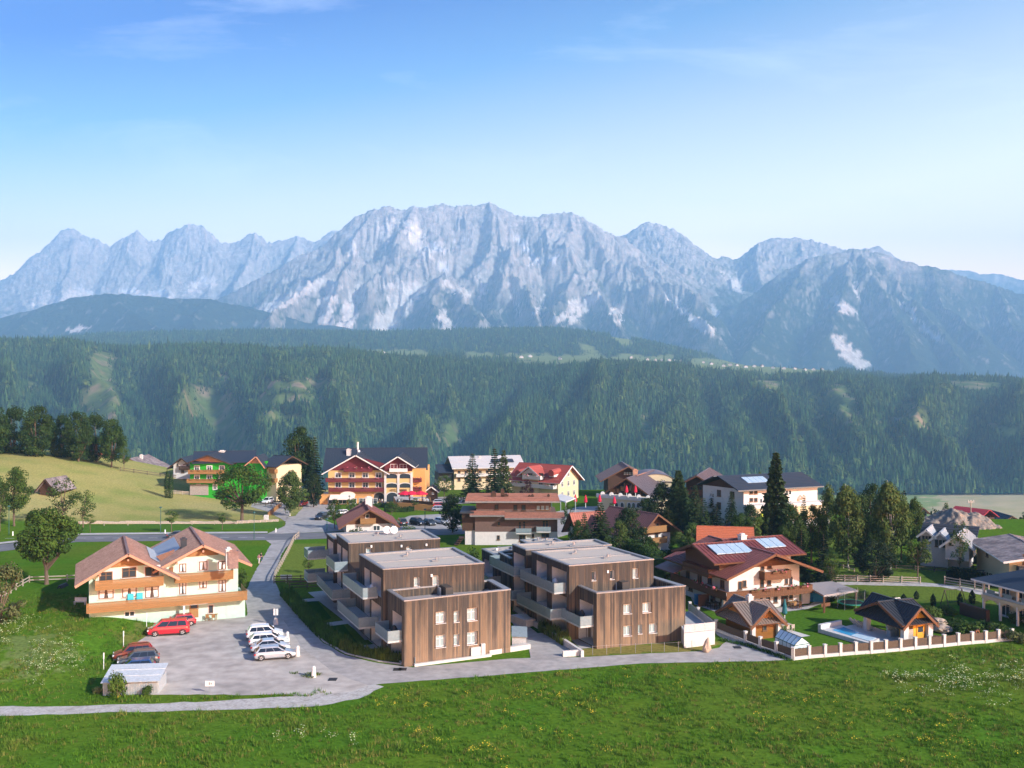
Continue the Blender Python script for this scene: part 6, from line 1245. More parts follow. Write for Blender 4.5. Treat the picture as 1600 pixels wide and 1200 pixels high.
# white bungalow with folded pale roofs, grey roofed house, red barn and far houses at the right
bg_ = house('bungalow', 'white bungalow with two pale metal dormer roofs at the right', 'house', px2w(1480, 862, 176)); fq = Fc(px2w(1440, 862, 176), px2w(1515, 866, 172), -.6); zt_ = fs(fq, 1450, 845)[1]
mb = MB(); mb.fbox(fq, 0, fq.len, -2, zt_, -10, 0); mb.build('wall', M_white, bg_); slope(bg_, fq, -.6, fq.len + 1, zt_ - .1, 1.0, fs(fq, 1450, 826)[1], -6, M_dark, None, course=1)
for x0, x1, y0, yr in ((1440, 1459, 836, 829.5), (1459, 1483, 842, 833.5)):
    fd = Fc(fq.P(fs(fq, x0, 840)[0], 0, 1.2)[:2], fq.P(fs(fq, x1, 840)[0], 0, 1.2)[:2], -.6); e_ = fs(fd, x0, y0)[1]; r_ = fs(fd, (x0 + x1) / 2, yr)[1]; mb = MB(); gable_walls(mb, fd, fd.len, 6, -1, e_, r_ - e_ - .1); mb.build('dormer_wall', M_white, bg_); gable_roof(bg_, fd, fd.len, 7, e_, r_ - e_, .5, .5, 0, M_greyroof, M_wframe, seam=1)
    for q in (.25, .5, .75): win(bg_, fd, fd.len * q, e_ - 1.3, fd.len * .2, 1.2, frame=M_dwood)
h_, fc, e_, r_ = gabled('garage', 'white gabled garage beside the pale roofed bungalow', 'garage', (1477, 860), (1514, 862), 8, (1474, 850), (1497, 838), M_white, M_greyroof, M_wframe, .8, .6, D=(168, 166)); winpx(h_, fc, 1483, 848, 1487, 852)
fy = Fc(px2w(1600, 876, 152), px2w(1612, 868, 166)); hh = house('house', 'cream house with weathered grey roof behind the long dark hedge', 'house', px2w(1560, 868, 164)); ex = px2w(1530, 848, 168).z; fs_ = Fc(px2w(1526, 866, 170), px2w(1577, 876, 152)); mb = MB(); rz = px2w(1560, 833, 172).z; fgb = Fc(fs_.B, fs_.P(fs_.len, 0, -11)[:2])
mb = MB(); gable_walls(mb, fgb, 11, fs_.len, -1, ex, rz - ex - .2); mb.build('wall', M_pyellow, hh); gable_roof(hh, fgb, 11, fs_.len, ex, rz - ex, 1.2, 1.6, .8, M_mixroof, M_wframe, seam=1.0)
for s_ in (2.5, 5.5, 8.5): win(hh, fgb, s_, ex - .6 if s_ != 5.5 else ex, 1.2, 1.6); win(hh, fgb, s_, .2, 1.2, 1.8)
balcony(hh, fgb, 1, 10, ex - 1.6, 1.3, M_slate, .9); win(hh, fs_, 6.5, ex - 1.6, 1.2, 1.0)
def far_house(label, a, b, D, d, eave, ridge, wm, rm, name='house', solar=False):
    h_, fc, e_, r_ = gabled(name, label, 'house', a, b, d, eave, ridge, wm, rm, M_wood, 1.0, 1.0, D=(D, D), seam=1.5)
    for q in (.3, .7): win(h_, fc, fc.len * q, max(e_ - 1.8, .2), 1.2, 1.2)
    return h_
rb_ = house('barn', 'red roofed barn behind the earth mound', 'barn', px2w(1508, 812, 330)); fq = Fc(px2w(1480, 812, 330), px2w(1534, 812, 320), px2w(1500, 812, 330).z); zt_ = fs(fq, 1482, 806)[1]; mb = MB(); mb.fbox(fq, 1, fq.len - 1, -8, zt_ + .2, -9, 0); mb.build('wall', M_dwood, rb_); rr_ = fs(fq, 1490, 794)[1]; slope(rb_, fq, 0, fq.len, zt_, 1.2, rr_, -4.8, pmat('bright_red_roof', (.36, .035, .045), .6, .1, 1), None, course=1.2); fk = Fc(fq.P(fq.len, 0, -9)[:2], fq.P(0, 0, -9)[:2], fq.z); slope(rb_, fk, 0, fq.len, zt_, 1.2, rr_, -4.2, MATS['bright_red_roof'], None, course=1.2)
far_house('brown house just right of the red roofed barn', (1532, 815), (1550, 816), 330, 9, (1532, 811), (1538, 806), M_pyellow, M_dwood)
far_house('house with solar clad dark roof at the edge of the valley field', (1568, 819), (1592, 820), 330, 14, (1566, 814), (1580, 807), M_pyellow, M_slate)
far_house('house peeping out left of the earth mound', (1434, 806), (1448, 806), 340, 9, (1434, 800), (1440, 794), M_white, M_maroontile)
# small weathered barn in the hay meadow
h_, fc, e_, r_ = gabled('hay_barn', 'weathered grey hay barn standing in the sloping meadow', 'barn', (62, 773), (84, 776), 8, (62, 763), (73, 749.5), M_dwood, M_mixroof, M_dwood, .9, .8, seam=.6)
fgh = h_
# hamlets on the plateau across the valley
hr = np.random.default_rng(3); nh = 0
for (px, py) in [(1010, 560), (1022, 559), (1030, 561), (1044, 562), (1052, 560), (1062, 563), (1097, 568), (1110, 569), (1128, 570), (1138, 573), (1150, 571), (1163, 574), (1176, 577), (1190, 574), (1205, 578), (1222, 576), (1240, 580), (1256, 579), (1268, 583), (812, 558), (826, 560), (872, 556), (598, 551), (538, 541), (1282, 582), (985, 545), (1100, 583), (1445, 596)]:
    D = 4400. if py > 550 else 4500.; D = {1100: 3200., 1445: 3180.}.get(px, D) + hr.uniform(-200, 200)
    x = (px - 800) / F * D; z = float(hill(np.array([x]), np.array([D]))[0]); w = hr.uniform(11, 17); a = hr.uniform(-.5, .5); fc = Fc((x, D), (x + w * math.cos(a), D + w * math.sin(a)), z)
    h_ = house('farmhouse', 'small pale house scattered among meadows on the far plateau', 'house', (x, D, z), 'houses on the far plateau'); mb = MB(); gable_walls(mb, fc, w, 12, -3, 6, 4); mb.build('wall', M_white, h_); gable_roof(h_, fc, w, 12, 6, 4.2, 1.2, 1.2, 1, [M_dwood, M_greyroof, M_maroontile][int(hr.integers(3))], None, thick=.5); nh += 1
# ================================================================ TREES AND PLANTS
M_bark = pmat('bark', (.12, .085, .06), .95, .3, 3, stretch=(3, 3, 1), bump=.03, bscale=12)
M_birchbark = pmat('birch_bark', (.55, .52, .48), .9, .35, 4, c2=(.10, .09, .08), mix=(.55, .65))
def leafm(name, c, c2): return pmat(name, c, .75, .30, .35, spec=.18, c2=c2, mix=(.40, .62), rand=.18, transl=.22)
M_leaf = leafm('maple_leaves', (0.030, 0.065, 0.009), (0.055, 0.098, 0.012)); M_leafd = leafm('dark_leaves', (0.016, 0.041, 0.007), (0.031, 0.062, 0.011)); M_leafl = leafm('light_leaves', (0.052, 0.096, 0.015), (0.078, 0.117, 0.022))
M_needle = leafm('spruce_needles', (0.015, 0.034, 0.010), (0.027, 0.048, 0.012)); M_needled = leafm('dark_spruce_needles', (0.007, 0.018, 0.008), (0.014, 0.028, 0.011)); M_larch = leafm('larch_needles', (0.041, 0.063, 0.013), (0.066, 0.086, 0.019))
M_birchl = leafm('birch_leaves', (0.044, 0.080, 0.015), (0.069, 0.103, 0.022)); M_purple = leafm('copper_leaves', (0.033, 0.010, 0.013), (0.047, 0.016, 0.016)); M_olive = leafm('willow_leaves', (0.070, 0.092, 0.030), (0.101, 0.117, 0.043))
def leaf(mb, c, n_, q, rng, asp=.7):
    a = n_.orthogonal().normalized(); b = n_.cross(a).normalized(); t = rng.uniform(0, 6.28); a, b = a * math.cos(t) + b * math.sin(t), b * math.cos(t) - a * math.sin(t)
    mb.face([c - a * q, c - b * q * asp, c + a * q, c + b * q * asp])
def rv(rng): 
    while True:
        v = Vector((rng.uniform(-1, 1), rng.uniform(-1, 1), rng.uniform(-1, 1)))
        if .05 < v.length < 1: return v
def broadleaf(seed, rx=.42, z0=.26, nc=46, nl=72, q=.021, trunk_h=.3, tr=.022, droop=0.0, multi=False, clus=.115, top=1.0):
    rng = random.Random(seed); cr_, tk = MB(), MB(); nl = int(nl * 1.75); q *= .74; cz = (z0 + top) / 2; rz = (top - z0) / 2; cs = []
    for i in range(nc):
        v = rv(rng); v = v.normalized() * (v.length ** .4); sh = 1 - .28 * max(0, v.z) ; cs.append(Vector((v.x * rx * .86 * sh * rng.uniform(.8, 1.12), v.y * rx * .86 * sh * rng.uniform(.8, 1.12), cz + v.z * rz * .88)))
    for c in cs:
        r = clus * rng.uniform(.7, 1.25)
        for k in range(nl):
            d = rv(rng); d = d.normalized() * d.length ** .45; p = c + Vector((d.x * r, d.y * r, d.z * r * .72 - droop * d.length * r))
            n_ = (d + Vector((0, 0, .5)) + rv(rng) * .7).normalized(); leaf(cr_, p, n_, q * rng.uniform(.7, 1.35), rng)
    lean = Vector((rng.uniform(-.03, .03), rng.uniform(-.03, .03), 0)); b0 = Vector((0, 0, -.02)); b1 = lean * .5 + Vector((0, 0, trunk_h))
    tk.path([b0, b0.lerp(b1, .25), b1], [tr * 1.5, tr * 1.08, tr * .9], 8)
    for c in rng.sample(cs, min(11, len(cs))):
        m_ = b1.lerp(c, .5) + Vector((rng.uniform(-.03, .03), rng.uniform(-.03, .03), -.02)); s0 = b1 + Vector((0, 0, -.02)) if not multi else b1 * rng.uniform(.72, 1)
        tk.path([s0, m_, c], [tr * (.75 if multi else .55), tr * .4, tr * .13], 6)
    tk.tube(b1, Vector((lean.x, lean.y, cz)), tr * .85, tr * .3, 6)
    return tk, cr_, rx
def spruce(seed, w=.2, levels=26, per=9, z0=.06, q=1.0, airy=0.0, droop=.35, tw=6):
    rng = random.Random(seed); cr_, tk = MB(), MB(); tk.path([(0, 0, -.02), (0, 0, .5), (0, 0, .99)], [.017, .010, .002], 7)
    for i in range(levels):
        t = i / levels; z = z0 + (1 - z0) * t ** .92 * .985; R_ = w * ((1 - t) ** .98) * (1 if t > .08 else .75 + 3 * t) + .012; n = max(4, int(per * (1 - .45 * t))); ph = rng.uniform(0, 6.28)
        for k in range(n):
            if rng.random() < airy: continue
            a = ph + 6.283 * k / n + rng.uniform(-.25, .25); L = R_ * rng.uniform(.72, 1.18); d = Vector((math.cos(a), math.sin(a), 0)); s = Vector((-d.y, d.x, 0)); P = []
            for j in range(4):
                u = j / 3.0; P.append(Vector((0, 0, z + .012)) + d * (L * u) + Vector((0, 0, -droop * L * (u ** 1.3) + .16 * L * u ** 3)))
            for j in range(3):
                wa, wb = L * .30 * (1 - .55 * j / 3), L * .30 * (1 - .55 * (j + 1) / 3) * (0.25 if j == 2 else 1); dz = Vector((0, 0, -.06 * L))
                cr_.face([P[j], P[j] + s * wa + dz, P[j + 1] + s * wb + dz, P[j + 1]]); cr_.face([P[j], P[j + 1], P[j + 1] - s * wb + dz, P[j] - s * wa + dz])
            for j in range(tw):
                u = rng.uniform(.3, 1.02); c = P[0].lerp(P[3], u) + s * rng.uniform(-.25, .25) * L * (1.1 - u) + Vector((0, 0, rng.uniform(-.05, .02) * L * 2)); e = (d * rng.uniform(.3, 1) + s * rng.uniform(-1, 1) + Vector((0, 0, rng.uniform(-.8, .1)))).normalized() * min(.030 * q, .012 + L * .45); f = e.orthogonal().normalized() * .010 * q; cr_.face([c - f, c + e * .6 - f * 1.2, c + e, c + f])
    return tk, cr_, w
def thuja(seed, w=.13, n=1500, q=.020, z0=0.0):
    rng = random.Random(seed); cr_, tk = MB(), MB(); tk.tube((0, 0, -.02), (0, 0, .5), .02, .01, 6)
    for i in range(n):
        z = z0 + (1 - z0) * rng.random() ** .9; pr = math.sin(math.pi * min(1, (.16 + .84 * (z - z0) / (1 - z0)))) ** .6 if z < .5 else (1 - ((z - .5) / .5) ** 1.7) ** .9; r = w * max(.06, pr) * rng.uniform(.75, 1.08); a = rng.uniform(0, 6.283); d = Vector((math.cos(a), math.sin(a), 0)); leaf(cr_, d * r + Vector((0, 0, z)), (d + Vector((0, 0, .25)) + rv(rng) * .5).normalized(), q * rng.uniform(.7, 1.3), rng, .5)
    return tk, cr_, w
def bush(seed, n=900, q=.06, rx=.6):
    rng = random.Random(seed); cr_, tk = MB(), MB()
    for k in range(5): a = rng.uniform(0, 6.28); tk.tube((0, 0, -.03), (.3 * math.cos(a), .3 * math.sin(a), .5), .02, .008, 5)
    bl = [(Vector((rng.uniform(-.35, .35), rng.uniform(-.35, .35), rng.uniform(.25, .62))), rng.uniform(.25, .40)) for _ in range(9)]
    for i in range(n):
        c, r = rng.choice(bl); d = rv(rng).normalized(); p = c + d * r * rng.uniform(.75, 1.05); p.z = max(p.z, .02); leaf(cr_, p, (d + Vector((0, 0, .3)) + rv(rng) * .6).normalized(), q * rng.uniform(.7, 1.3), rng)
    return tk, cr_, rx
KINDS_ = {}
def kind(name, gen, lm, bark=None):
    tk, c, w = gen; KINDS_[name] = (tk.mesh('trunk', bark or M_bark), c.mesh('crown', lm), w)
kind('maple', broadleaf(11, nc=60), M_leaf); kind('maple2', broadleaf(12, .46, .22, 52, 66), M_leaf); kind('linden', broadleaf(13, .36, .12, 60, 72, .022, .16), M_leafd); kind('linden2', broadleaf(14, .40, .10, 62, 70, .022, .16), M_leafd)
kind('round', broadleaf(15, .47, .32, 84, 80, .022, .24, .026, multi=True), M_leaf); kind('young', broadleaf(16, .30, .30, 22, 42, .026, .4, .014), M_leafl); kind('young2', broadleaf(17, .36, .25, 24, 40, .026, .3, .014), M_leaf)
kind('sapling', broadleaf(18, .17, .42, 12, 26, .030, .5, .010, clus=.08), M_leafl); kind('airy', broadleaf(19, .34, .20, 26, 30, .022, .3, .012, clus=.10), M_leaf)
kind('birch', broadleaf(20, .26, .16, 95, 58, .019, .3, .010, droop=.8, clus=.10), M_birchl, M_birchbark); kind('birch2', broadleaf(21, .21, .14, 80, 54, .018, .28, .010, droop=.8, clus=.09), M_birchl, M_birchbark)
kind('willow', broadleaf(22, .52, .02, 34, 60, .026, .2, .02, droop=.5), M_olive); kind('copper', broadleaf(23, .36, .15, 26, 50, .026), M_purple); kind('bright', broadleaf(24, .46, .04, 50, 64, .024, .15), M_leafl)
kind('spruce', spruce(31), M_needle); kind('spruce2', spruce(32, .24, 24, 9), M_needle); kind('darkspruce', spruce(33, .25, 22, 10, .03), M_needled); kind('larch', spruce(34, .17, 30, 8, .10, 1.2, .15, .2, 9), M_larch); kind('larch2', spruce(35, .20, 26, 8, .08, 1.3, .2, .15, 10), M_larch)
kind('tallspruce', spruce(36, .165, 36, 10, .05, 1.3, .03, .28, 14), M_needle); kind('yew', broadleaf(26, .52, .0, 80, 60, .024, .08), M_needled); kind('stonepine', broadleaf(25, .30, .06, 60, 60, .022, .1), M_needle)
kind('thuja', thuja(41), M_leafd); kind('thujacone', thuja(42, .24, 700, .05), M_needled); kind('bush', bush(51), M_leaf); kind('bush2', bush(52), M_leafl); kind('bushd', bush(53), M_leafd); kind('busho', bush(54), M_olive)
TREES = []
def plant(k, bx, by, ty, wpx, name, label, cat='tree', D=None, group=None, wk=1.0, base=None):
    tk, c, w = KINDS_[k]
    p = px2w(bx, by, D) if D else G(bx, by)
    if D: p.z = min(p.z, gz(p.x, p.y)) if base is None else p.z
    h = CZ - (ty - HY) / F * p.y - p.z; sx = wpx / 2 * p.y / F / w * .92
    r = empty(name, p, random.uniform(0, 6.28), label, cat, group); r.scale = (sx, sx, h)
    link(bpy.data.objects.new('trunk', tk), r); link(bpy.data.objects.new('crown', c), r); return r
g_ = 'big trees in the dense row on the meadow crest'
for i, (k, bx, w, ty, lab) in enumerate((('linden', -12, 62, 632, 'dark leafy tree cut by the left edge of the meadow crest row'), ('linden2', 22, 60, 634, 'dark leafy tree second from the left in the crest row'), ('linden', 58, 58, 631, 'tallest rounded dark tree in the left half of the crest row'), ('linden2', 96, 50, 646, 'dark leafy tree at the dip in the middle of the crest row'), ('linden', 122, 52, 640, 'dark leafy tree right of the dip in the crest row'), ('linden2', 150, 52, 645, 'dark leafy tree last but one at the right of the crest row'), ('linden', 174, 44, 652, 'last big leafy tree at the right end of the crest row'))):
    plant(k, bx, 727 + i * 1.0, ty, w, 'broadleaf_tree', lab, D=302 + (i % 2) * 6, group=g_)
plant('young2', 194, 738, 690, 24, 'pine_tree', 'thin pine standing alone right of the dense tree row', D=300)
plant('maple', 22, 822, 728, 58, 'broadleaf_tree', 'full leafy tree at the left edge behind the street lamp'); plant('airy', 0, 830, 740, 40, 'broadleaf_tree', 'leafy tree cut by the left picture edge beside the road')
plant('airy', 98, 822, 745, 62, 'broadleaf_tree', 'spreading tree in front of the grey hay barn'); plant('airy', 130, 824, 764, 48, 'broadleaf_tree', 'thin leafy tree right of the hay barn'); plant('sapling', 141, 832, 802, 16, 'sapling', 'roadside sapling in the verge nearest the hay barn tree')
plant('round', 73, 913, 794, 108, 'broadleaf_tree', 'big round crowned tree with forked trunk left of the mint guest house'); plant('willow', 2, 975, 868, 96, 'willow_tree', 'olive green willow at the left edge by the log fence'); 
plant('sapling', 268, 832, 796, 22, 'sapling', 'roadside sapling beside the street lamp above the dark car'); plant('sapling', 347, 828, 800, 18, 'sapling', 'roadside sapling left of the large meadow tree')
plant('maple2', 378, 814, 722, 112, 'maple_tree', 'large spreading maple in front of the bright green hotel'); plant('thuja', 261, 768, 735, 10, 'column_thuja', 'left one of two narrow thujas beside the green hotel terrace', D=272); plant('thuja', 267, 769, 738, 9, 'column_thuja', 'right one of two narrow thujas beside the green hotel terrace', D=272)
plant('birch', 453, 806, 728, 42, 'birch_tree', 'pale birch on the grass strip between the two forecourts'); plant('young', 467, 796, 758, 34, 'broadleaf_tree', 'bushy bright tree right behind the forecourt birch')
plant('linden', 467, 752, 663, 60, 'broadleaf_tree', 'tall dark tree left of the yellow hotel', D=296); plant('spruce2', 492, 760, 680, 40, 'spruce_tree', 'dark spruce close to the yellow hotel left side', D=292); plant('stonepine', 490, 778, 738, 30, 'yew_tree', 'low dark tree below the spruce by the yellow hotel', D=272)
plant('young2', 523, 826, 780, 36, 'broadleaf_tree', 'small leafy tree by the junction below the yellow hotel'); plant('young', 548, 806, 776, 20, 'broadleaf_tree', 'young tree in front of the hotel awning', D=258); plant('young2', 612, 806, 783, 26, 'broadleaf_tree', 'small tree right of the small chalet ridge', D=250); plant('sapling', 648, 792, 777, 14, 'sapling', 'sapling at the corner of the orange terrace', D=262)
plant('stonepine', 707, 833, 771, 44, 'pine_tree', 'dense stone pine beside the stepped brown apartment house'); plant('young2', 694, 770, 742, 32, 'broadleaf_tree', 'round tree on the lawn behind the timber hut', D=296)
plant('spruce', 738, 772, 707, 44, 'spruce_tree', 'solitary spruce before the long cream hotel', D=284); plant('spruce', 773, 774, 699, 44, 'spruce_tree', 'darker left one of the twin spruces above the brown apartment house', D=280); plant('larch', 787, 774, 702, 34, 'larch_tree', 'paler right one of the twin conifers above the brown apartment house', D=282); plant('copper', 823, 776, 747, 24, 'copper_beech', 'purple leaved tree before the red roofed guest house', D=276)
plant('spruce2', 938, 872, 783, 66, 'spruce_tree', 'broad dark spruce behind the gravel roofs of the right block', D=180); plant('spruce', 913, 868, 800, 40, 'spruce_tree', 'smaller spruce leaning on the left of the broad dark one', D=178); plant('stonepine', 983, 860, 791, 54, 'pine_tree', 'rounded dark pine left of the three storey chalet', D=182); plant('bright', 965, 876, 812, 44, 'broadleaf_tree', 'bright green tree between the dark spruce and the pine', D=174)
plant('young2', 888, 820, 788, 24, 'broadleaf_tree', 'small street tree under the white pavilion roof', D=208); plant('young', 893, 836, 812, 14, 'sapling', 'little tree beside the steep terracotta cottage', D=200)
plant('stonepine', 1034, 842, 752, 48, 'pine_tree', 'dense dark conifer at the left of the tall group by the arcade', D=214); plant('tallspruce', 1060, 846, 733, 56, 'spruce_tree', 'tallest conifer of the group right of the yellow hall', D=212); plant('spruce', 1086, 846, 756, 44, 'spruce_tree', 'conifer at the right of the tall group by the brown wing', D=208); plant('larch2', 1044, 850, 790, 40, 'larch_tree', 'olive larch low in front of the tall conifer group', D=204)
plant('bright', 1080, 862, 816, 50, 'broadleaf_tree', 'bright round tree right of the three storey chalet', D=182); plant('darkspruce', 1120, 858, 785, 50, 'spruce_tree', 'black green spruce above the orange roofed chalet', D=190); plant('larch', 1117, 824, 757, 36, 'larch_tree', 'yellowish larch before the pink house', D=226); plant('spruce', 1143, 836, 766, 34, 'spruce_tree', 'slim spruce at the left corner of the white hotel', D=212)
plant('tallspruce', 1212, 870, 704, 62, 'larch_tree', 'very tall slender conifer rising over the white hotel', D=176); plant('bright', 1188, 868, 806, 46, 'broadleaf_tree', 'light green tree at the foot of the very tall conifer', D=174); plant('linden', 1238, 874, 796, 50, 'broadleaf_tree', 'dark leafy tree right of the very tall conifer', D=172); plant('maple', 1268, 872, 788, 58, 'broadleaf_tree', 'leafy tree below the white hotel mural', D=176); plant('darkspruce', 1252, 886, 826, 46, 'spruce_tree', 'low black spruce behind the oxblood chalet right end', D=160); plant('darkspruce', 1287, 888, 834, 46, 'spruce_tree', 'low black spruce at the edge of the open lawn', D=158); plant('linden2', 1222, 880, 820, 44, 'broadleaf_tree', 'dark undergrowth tree behind the right solar panels', D=164)
plant('birch2', 1294, 842, 746, 28, 'birch_tree', 'slim birch nearest the white hotel', D=196); plant('birch', 1325, 862, 745, 54, 'birch_tree', 'broad hanging birch with a bare lower trunk on the lawn', D=172); plant('linden', 1362, 862, 752, 46, 'broadleaf_tree', 'dark shaded tree between the two large birches', D=186); plant('birch', 1391, 866, 739, 62, 'birch_tree', 'largest hanging birch at the right of the group', D=170); plant('maple', 1424, 860, 778, 46, 'broadleaf_tree', 'round leafy tree right of the largest birch', D=186); plant('spruce', 1413, 850, 764, 30, 'spruce_tree', 'spruce tip showing behind the largest birch', D=200); plant('spruce', 1430, 840, 774, 28, 'spruce_tree', 'small spruce left of the earth mound', D=215)
plant('yew', 1367, 908, 843, 78, 'yew_tree', 'wide black green yew on the lawn in front of the birches'); plant('young', 1434, 906, 836, 46, 'broadleaf_tree', 'young standard tree by the low log fence'); plant('airy', 1500, 868, 812, 36, 'broadleaf_tree', 'leafy young tree before the pale roofed bungalow', D=164)
plant('bushd', 1464, 806, 790, 24, 'shrub', 'dark round bush on the rise left of the red barn', 'shrub', D=330); plant('young2', 1478, 806, 786, 22, 'broadleaf_tree', 'small tree just left of the red barn roof', D=332); plant('maple', 1602, 815, 796, 22, 'broadleaf_tree', 'dark tree cut by the right edge beside the valley field', D=330)
plant('bright', 1187, 752, 736, 18, 'broadleaf_tree', 'bright treetop behind the white hotel ridge left side', D=240); plant('birch2', 1262, 760, 736, 24, 'broadleaf_tree', 'olive treetop behind the white hotel ridge right side', D=240); plant('bright', 832, 735, 723, 34, 'broadleaf_tree', 'treetops behind the red roofed guest house', D=322)
plant('young2', 482, 896, 868, 20, 'broadleaf_tree', 'little fruit tree on the trimmed lawn by the side road'); plant('bush2', 640, 830, 817, 26, 'shrub', 'round bush at the wall of the small white and brown chalet', 'shrub', D=205)
plant('busho', 555, 838, 821, 24, 'shrub', 'pale bush in front of the small chalet white wall', 'shrub', D=200); plant('bush', 745, 880, 852, 30, 'shrub', 'leafy bush between the two timber blocks', 'shrub', D=172); plant('bush', 382, 920, 884, 20, 'shrub', 'shrub at the right corner of the mint guest house', 'shrub')
for k, x, yb, yt, w, D, nm, lab in (('maple', 1160, 866, 800, 44, 186, 'broadleaf_tree', 'leafy tree left of the very tall conifer, behind the orange roof'), ('linden', 1198, 862, 790, 40, 190, 'broadleaf_tree', 'dark leafy tree just behind the very tall conifer'), ('maple2', 1232, 852, 782, 46, 198, 'broadleaf_tree', 'tree crown covering the cream front of the white hotel'), ('spruce', 1256, 858, 776, 30, 196, 'spruce_tree', 'slim spruce below the white hotel mural'), ('bright', 1280, 866, 806, 44, 184, 'broadleaf_tree', 'bright leafy tree left of the broad hanging birch'), ('stonepine', 1172, 842, 786, 34, 206, 'pine_tree', 'dark pine before the lime banner of the white hotel'), ('linden2', 1345, 868, 770, 44, 182, 'broadleaf_tree', 'dark tree filling the gap right of the broad hanging birch'), ('maple', 1408, 868, 782, 46, 178, 'broadleaf_tree', 'leafy tree under the largest birch right side'), ('spruce2', 1100, 852, 776, 40, 200, 'spruce_tree', 'spruce right of the tallest conifer group'), ('bright', 1062, 876, 830, 40, 178, 'broadleaf_tree', 'small bright tree at the right chalet corner'), ('linden', 1010, 828, 776, 40, 222, 'broadleaf_tree', 'dark leafy tree in front of the arcade right end'), ('maple', 1072, 826, 776, 44, 224, 'broadleaf_tree', 'leafy tree below the brown hotel wing'), ('darkspruce', 1135, 872, 812, 40, 184, 'spruce_tree', 'low black spruce above the orange roof ridge'), ('young', 655, 850, 826, 22, 188, 'broadleaf_tree', 'young tree between small chalet and left block roof'), ('maple', 905, 868, 812, 36, 186, 'broadleaf_tree', 'leafy tree at the right of the steep terracotta cottage'), ('bright', 955, 800, 786, 26, 236, 'broadleaf_tree', 'street tree in front of the arcade arches'), ('young2', 1300, 900, 862, 34, 152, 'broadleaf_tree', 'loose leafy tree at the left of the open lawn'), ('linden', 1010, 872, 836, 44, 170, 'broadleaf_tree', 'leafy tree standing over the tall thuja hedge')):
    plant(k, x, yb, yt, w, nm, lab, D=D)
for i, (x, yb, yt, w) in enumerate(((1412, 945, 928, 12), (1432, 936, 923, 9), (1458, 948, 928, 10), (1500, 946, 926, 10), (1519, 943, 922, 11))):
    plant('thujacone', x, yb, yt, w, 'thuja', ('short rounded thuja nearest the trampoline', 'smallest pointed thuja in the garden border', 'column thuja left of the big swing frame', 'cone thuja under the right end of the swing frame', 'cone thuja nearest the columned villa')[i], 'thuja', group='small thujas on the garden lawn')
for i, (k, x, yb, yt, w, lab) in enumerate((('bushd', 1422, 955, 938, 38, 'long low shrub behind the garden net fence'), ('bush2', 1455, 966, 943, 34, 'yellow green shrub above the pool house roof'), ('bush', 1480, 962, 944, 30, 'light shrub before the swing frame'), ('bushd', 1490, 985, 962, 34, 'dark shrub right of the pool house boulder'), ('bush', 1510, 992, 965, 44, 'large green shrub between boulder and fence'), ('bushd', 1545, 985, 968, 36, 'dark shrub in front of the villa stone wall'), ('bush', 1572, 998, 972, 40, 'leafy shrub near the last fence post'), ('busho', 1590, 1004, 984, 34, 'olive shrub just outside the fence end'), ('bush', 1382, 945, 930, 24, 'pale flowering shrub right of the trampoline'), ('busho', 1398, 943, 930, 16, 'yellowish shrub beside the net fence end'), ('bush', 1352, 936, 921, 20, 'round planted shrub on the carport corner'), ('bushd', 1302, 940, 930, 18, 'clipped shrub below the carport rail'), ('thujacone', 1265, 918, 895, 16, 'clipped thuja block at the right corner of the oxblood chalet'), ('bushd', 1440, 978, 958, 32, 'rose bush behind the pool house'), ('bush', 1592, 975, 955, 30, 'shrub at the foot of the villa columns'))):
    plant(k, x, yb, yt, w, 'shrub', lab, 'shrub', group='garden shrubs around the pool lawn')
def hedge(pts, w, h, mat_, label, q=.16, dens=26, cat='hedge', name='hedge', wob=.12, blade=False, world=False):
    P = [Vector(p) if world else G(*p) for p in pts]; mb = MB(); rng = random.Random(len(label))
    for a, b in zip(P[:-1], P[1:]):
        u = b - a; L = u.length; u = u / L; n_ = Vector((-u.y, u.x, 0)); 
        if not blade: mb.obox(a - n_ * w * .38, u * L, n_ * w * .76, (0, 0, h * .82))
        for i in range(int(L * (w + 2 * h) * dens)):
            s = rng.uniform(0, L); f = rng.uniform(0, w + 2 * h)
            if blade:
                c = a + u * s + n_ * rng.uniform(-w / 2, w / 2); hh = h * rng.uniform(.6, 1.15) * (1 + .2 * math.sin(s * 2.6)); t = rng.uniform(0, 6.28); d = Vector((math.cos(t), math.sin(t), 0)); e = Vector((-d.y, d.x, 0)) * .045; tip = c + d * rng.uniform(.1, .45) + Vector((0, 0, hh)); m_ = c + d * .08 + Vector((0, 0, hh * .65)); mb.face([c - e, c + e, m_ + e, m_ - e]); mb.face([m_ - e, m_ + e, tip]); continue
            if f < h: c, nn = a + u * s + n_ * (-w / 2) + Vector((0, 0, f)), -n_
            elif f < h + w: c, nn = a + u * s + n_ * (f - h - w / 2) + Vector((0, 0, h)), Vector((0, 0, 1))
            else: c, nn = a + u * s + n_ * (w / 2) + Vector((0, 0, f - h - w)), n_
            c = c + rv(rng) * wob; c.z = max(c.z, a.z - .1); leaf(mb, c, (nn + rv(rng) * .8).normalized(), q * rng.uniform(.7, 1.3), rng)
    o = mb.build(name, mat_, None, loc=P[0]); tag(o, label, cat); return o
hedge([(1428, 868), (1470, 870), (1522, 873)], 2.0, 2.0, M_leafd, 'leafy hedge at the foot of the pale roofed bungalow', dens=14); hedge([(1482, 905), (1512, 909), (1545, 917)], 1.6, 1.9, M_needled, 'dark clipped hedge behind the short rail fence by the villa'); hedge([(1440, 873), (1500, 876), (1555, 884), (1620, 893)], 1.8, 1.6, M_needled, 'long dark hedge below the grey roofed cream house', dens=16)
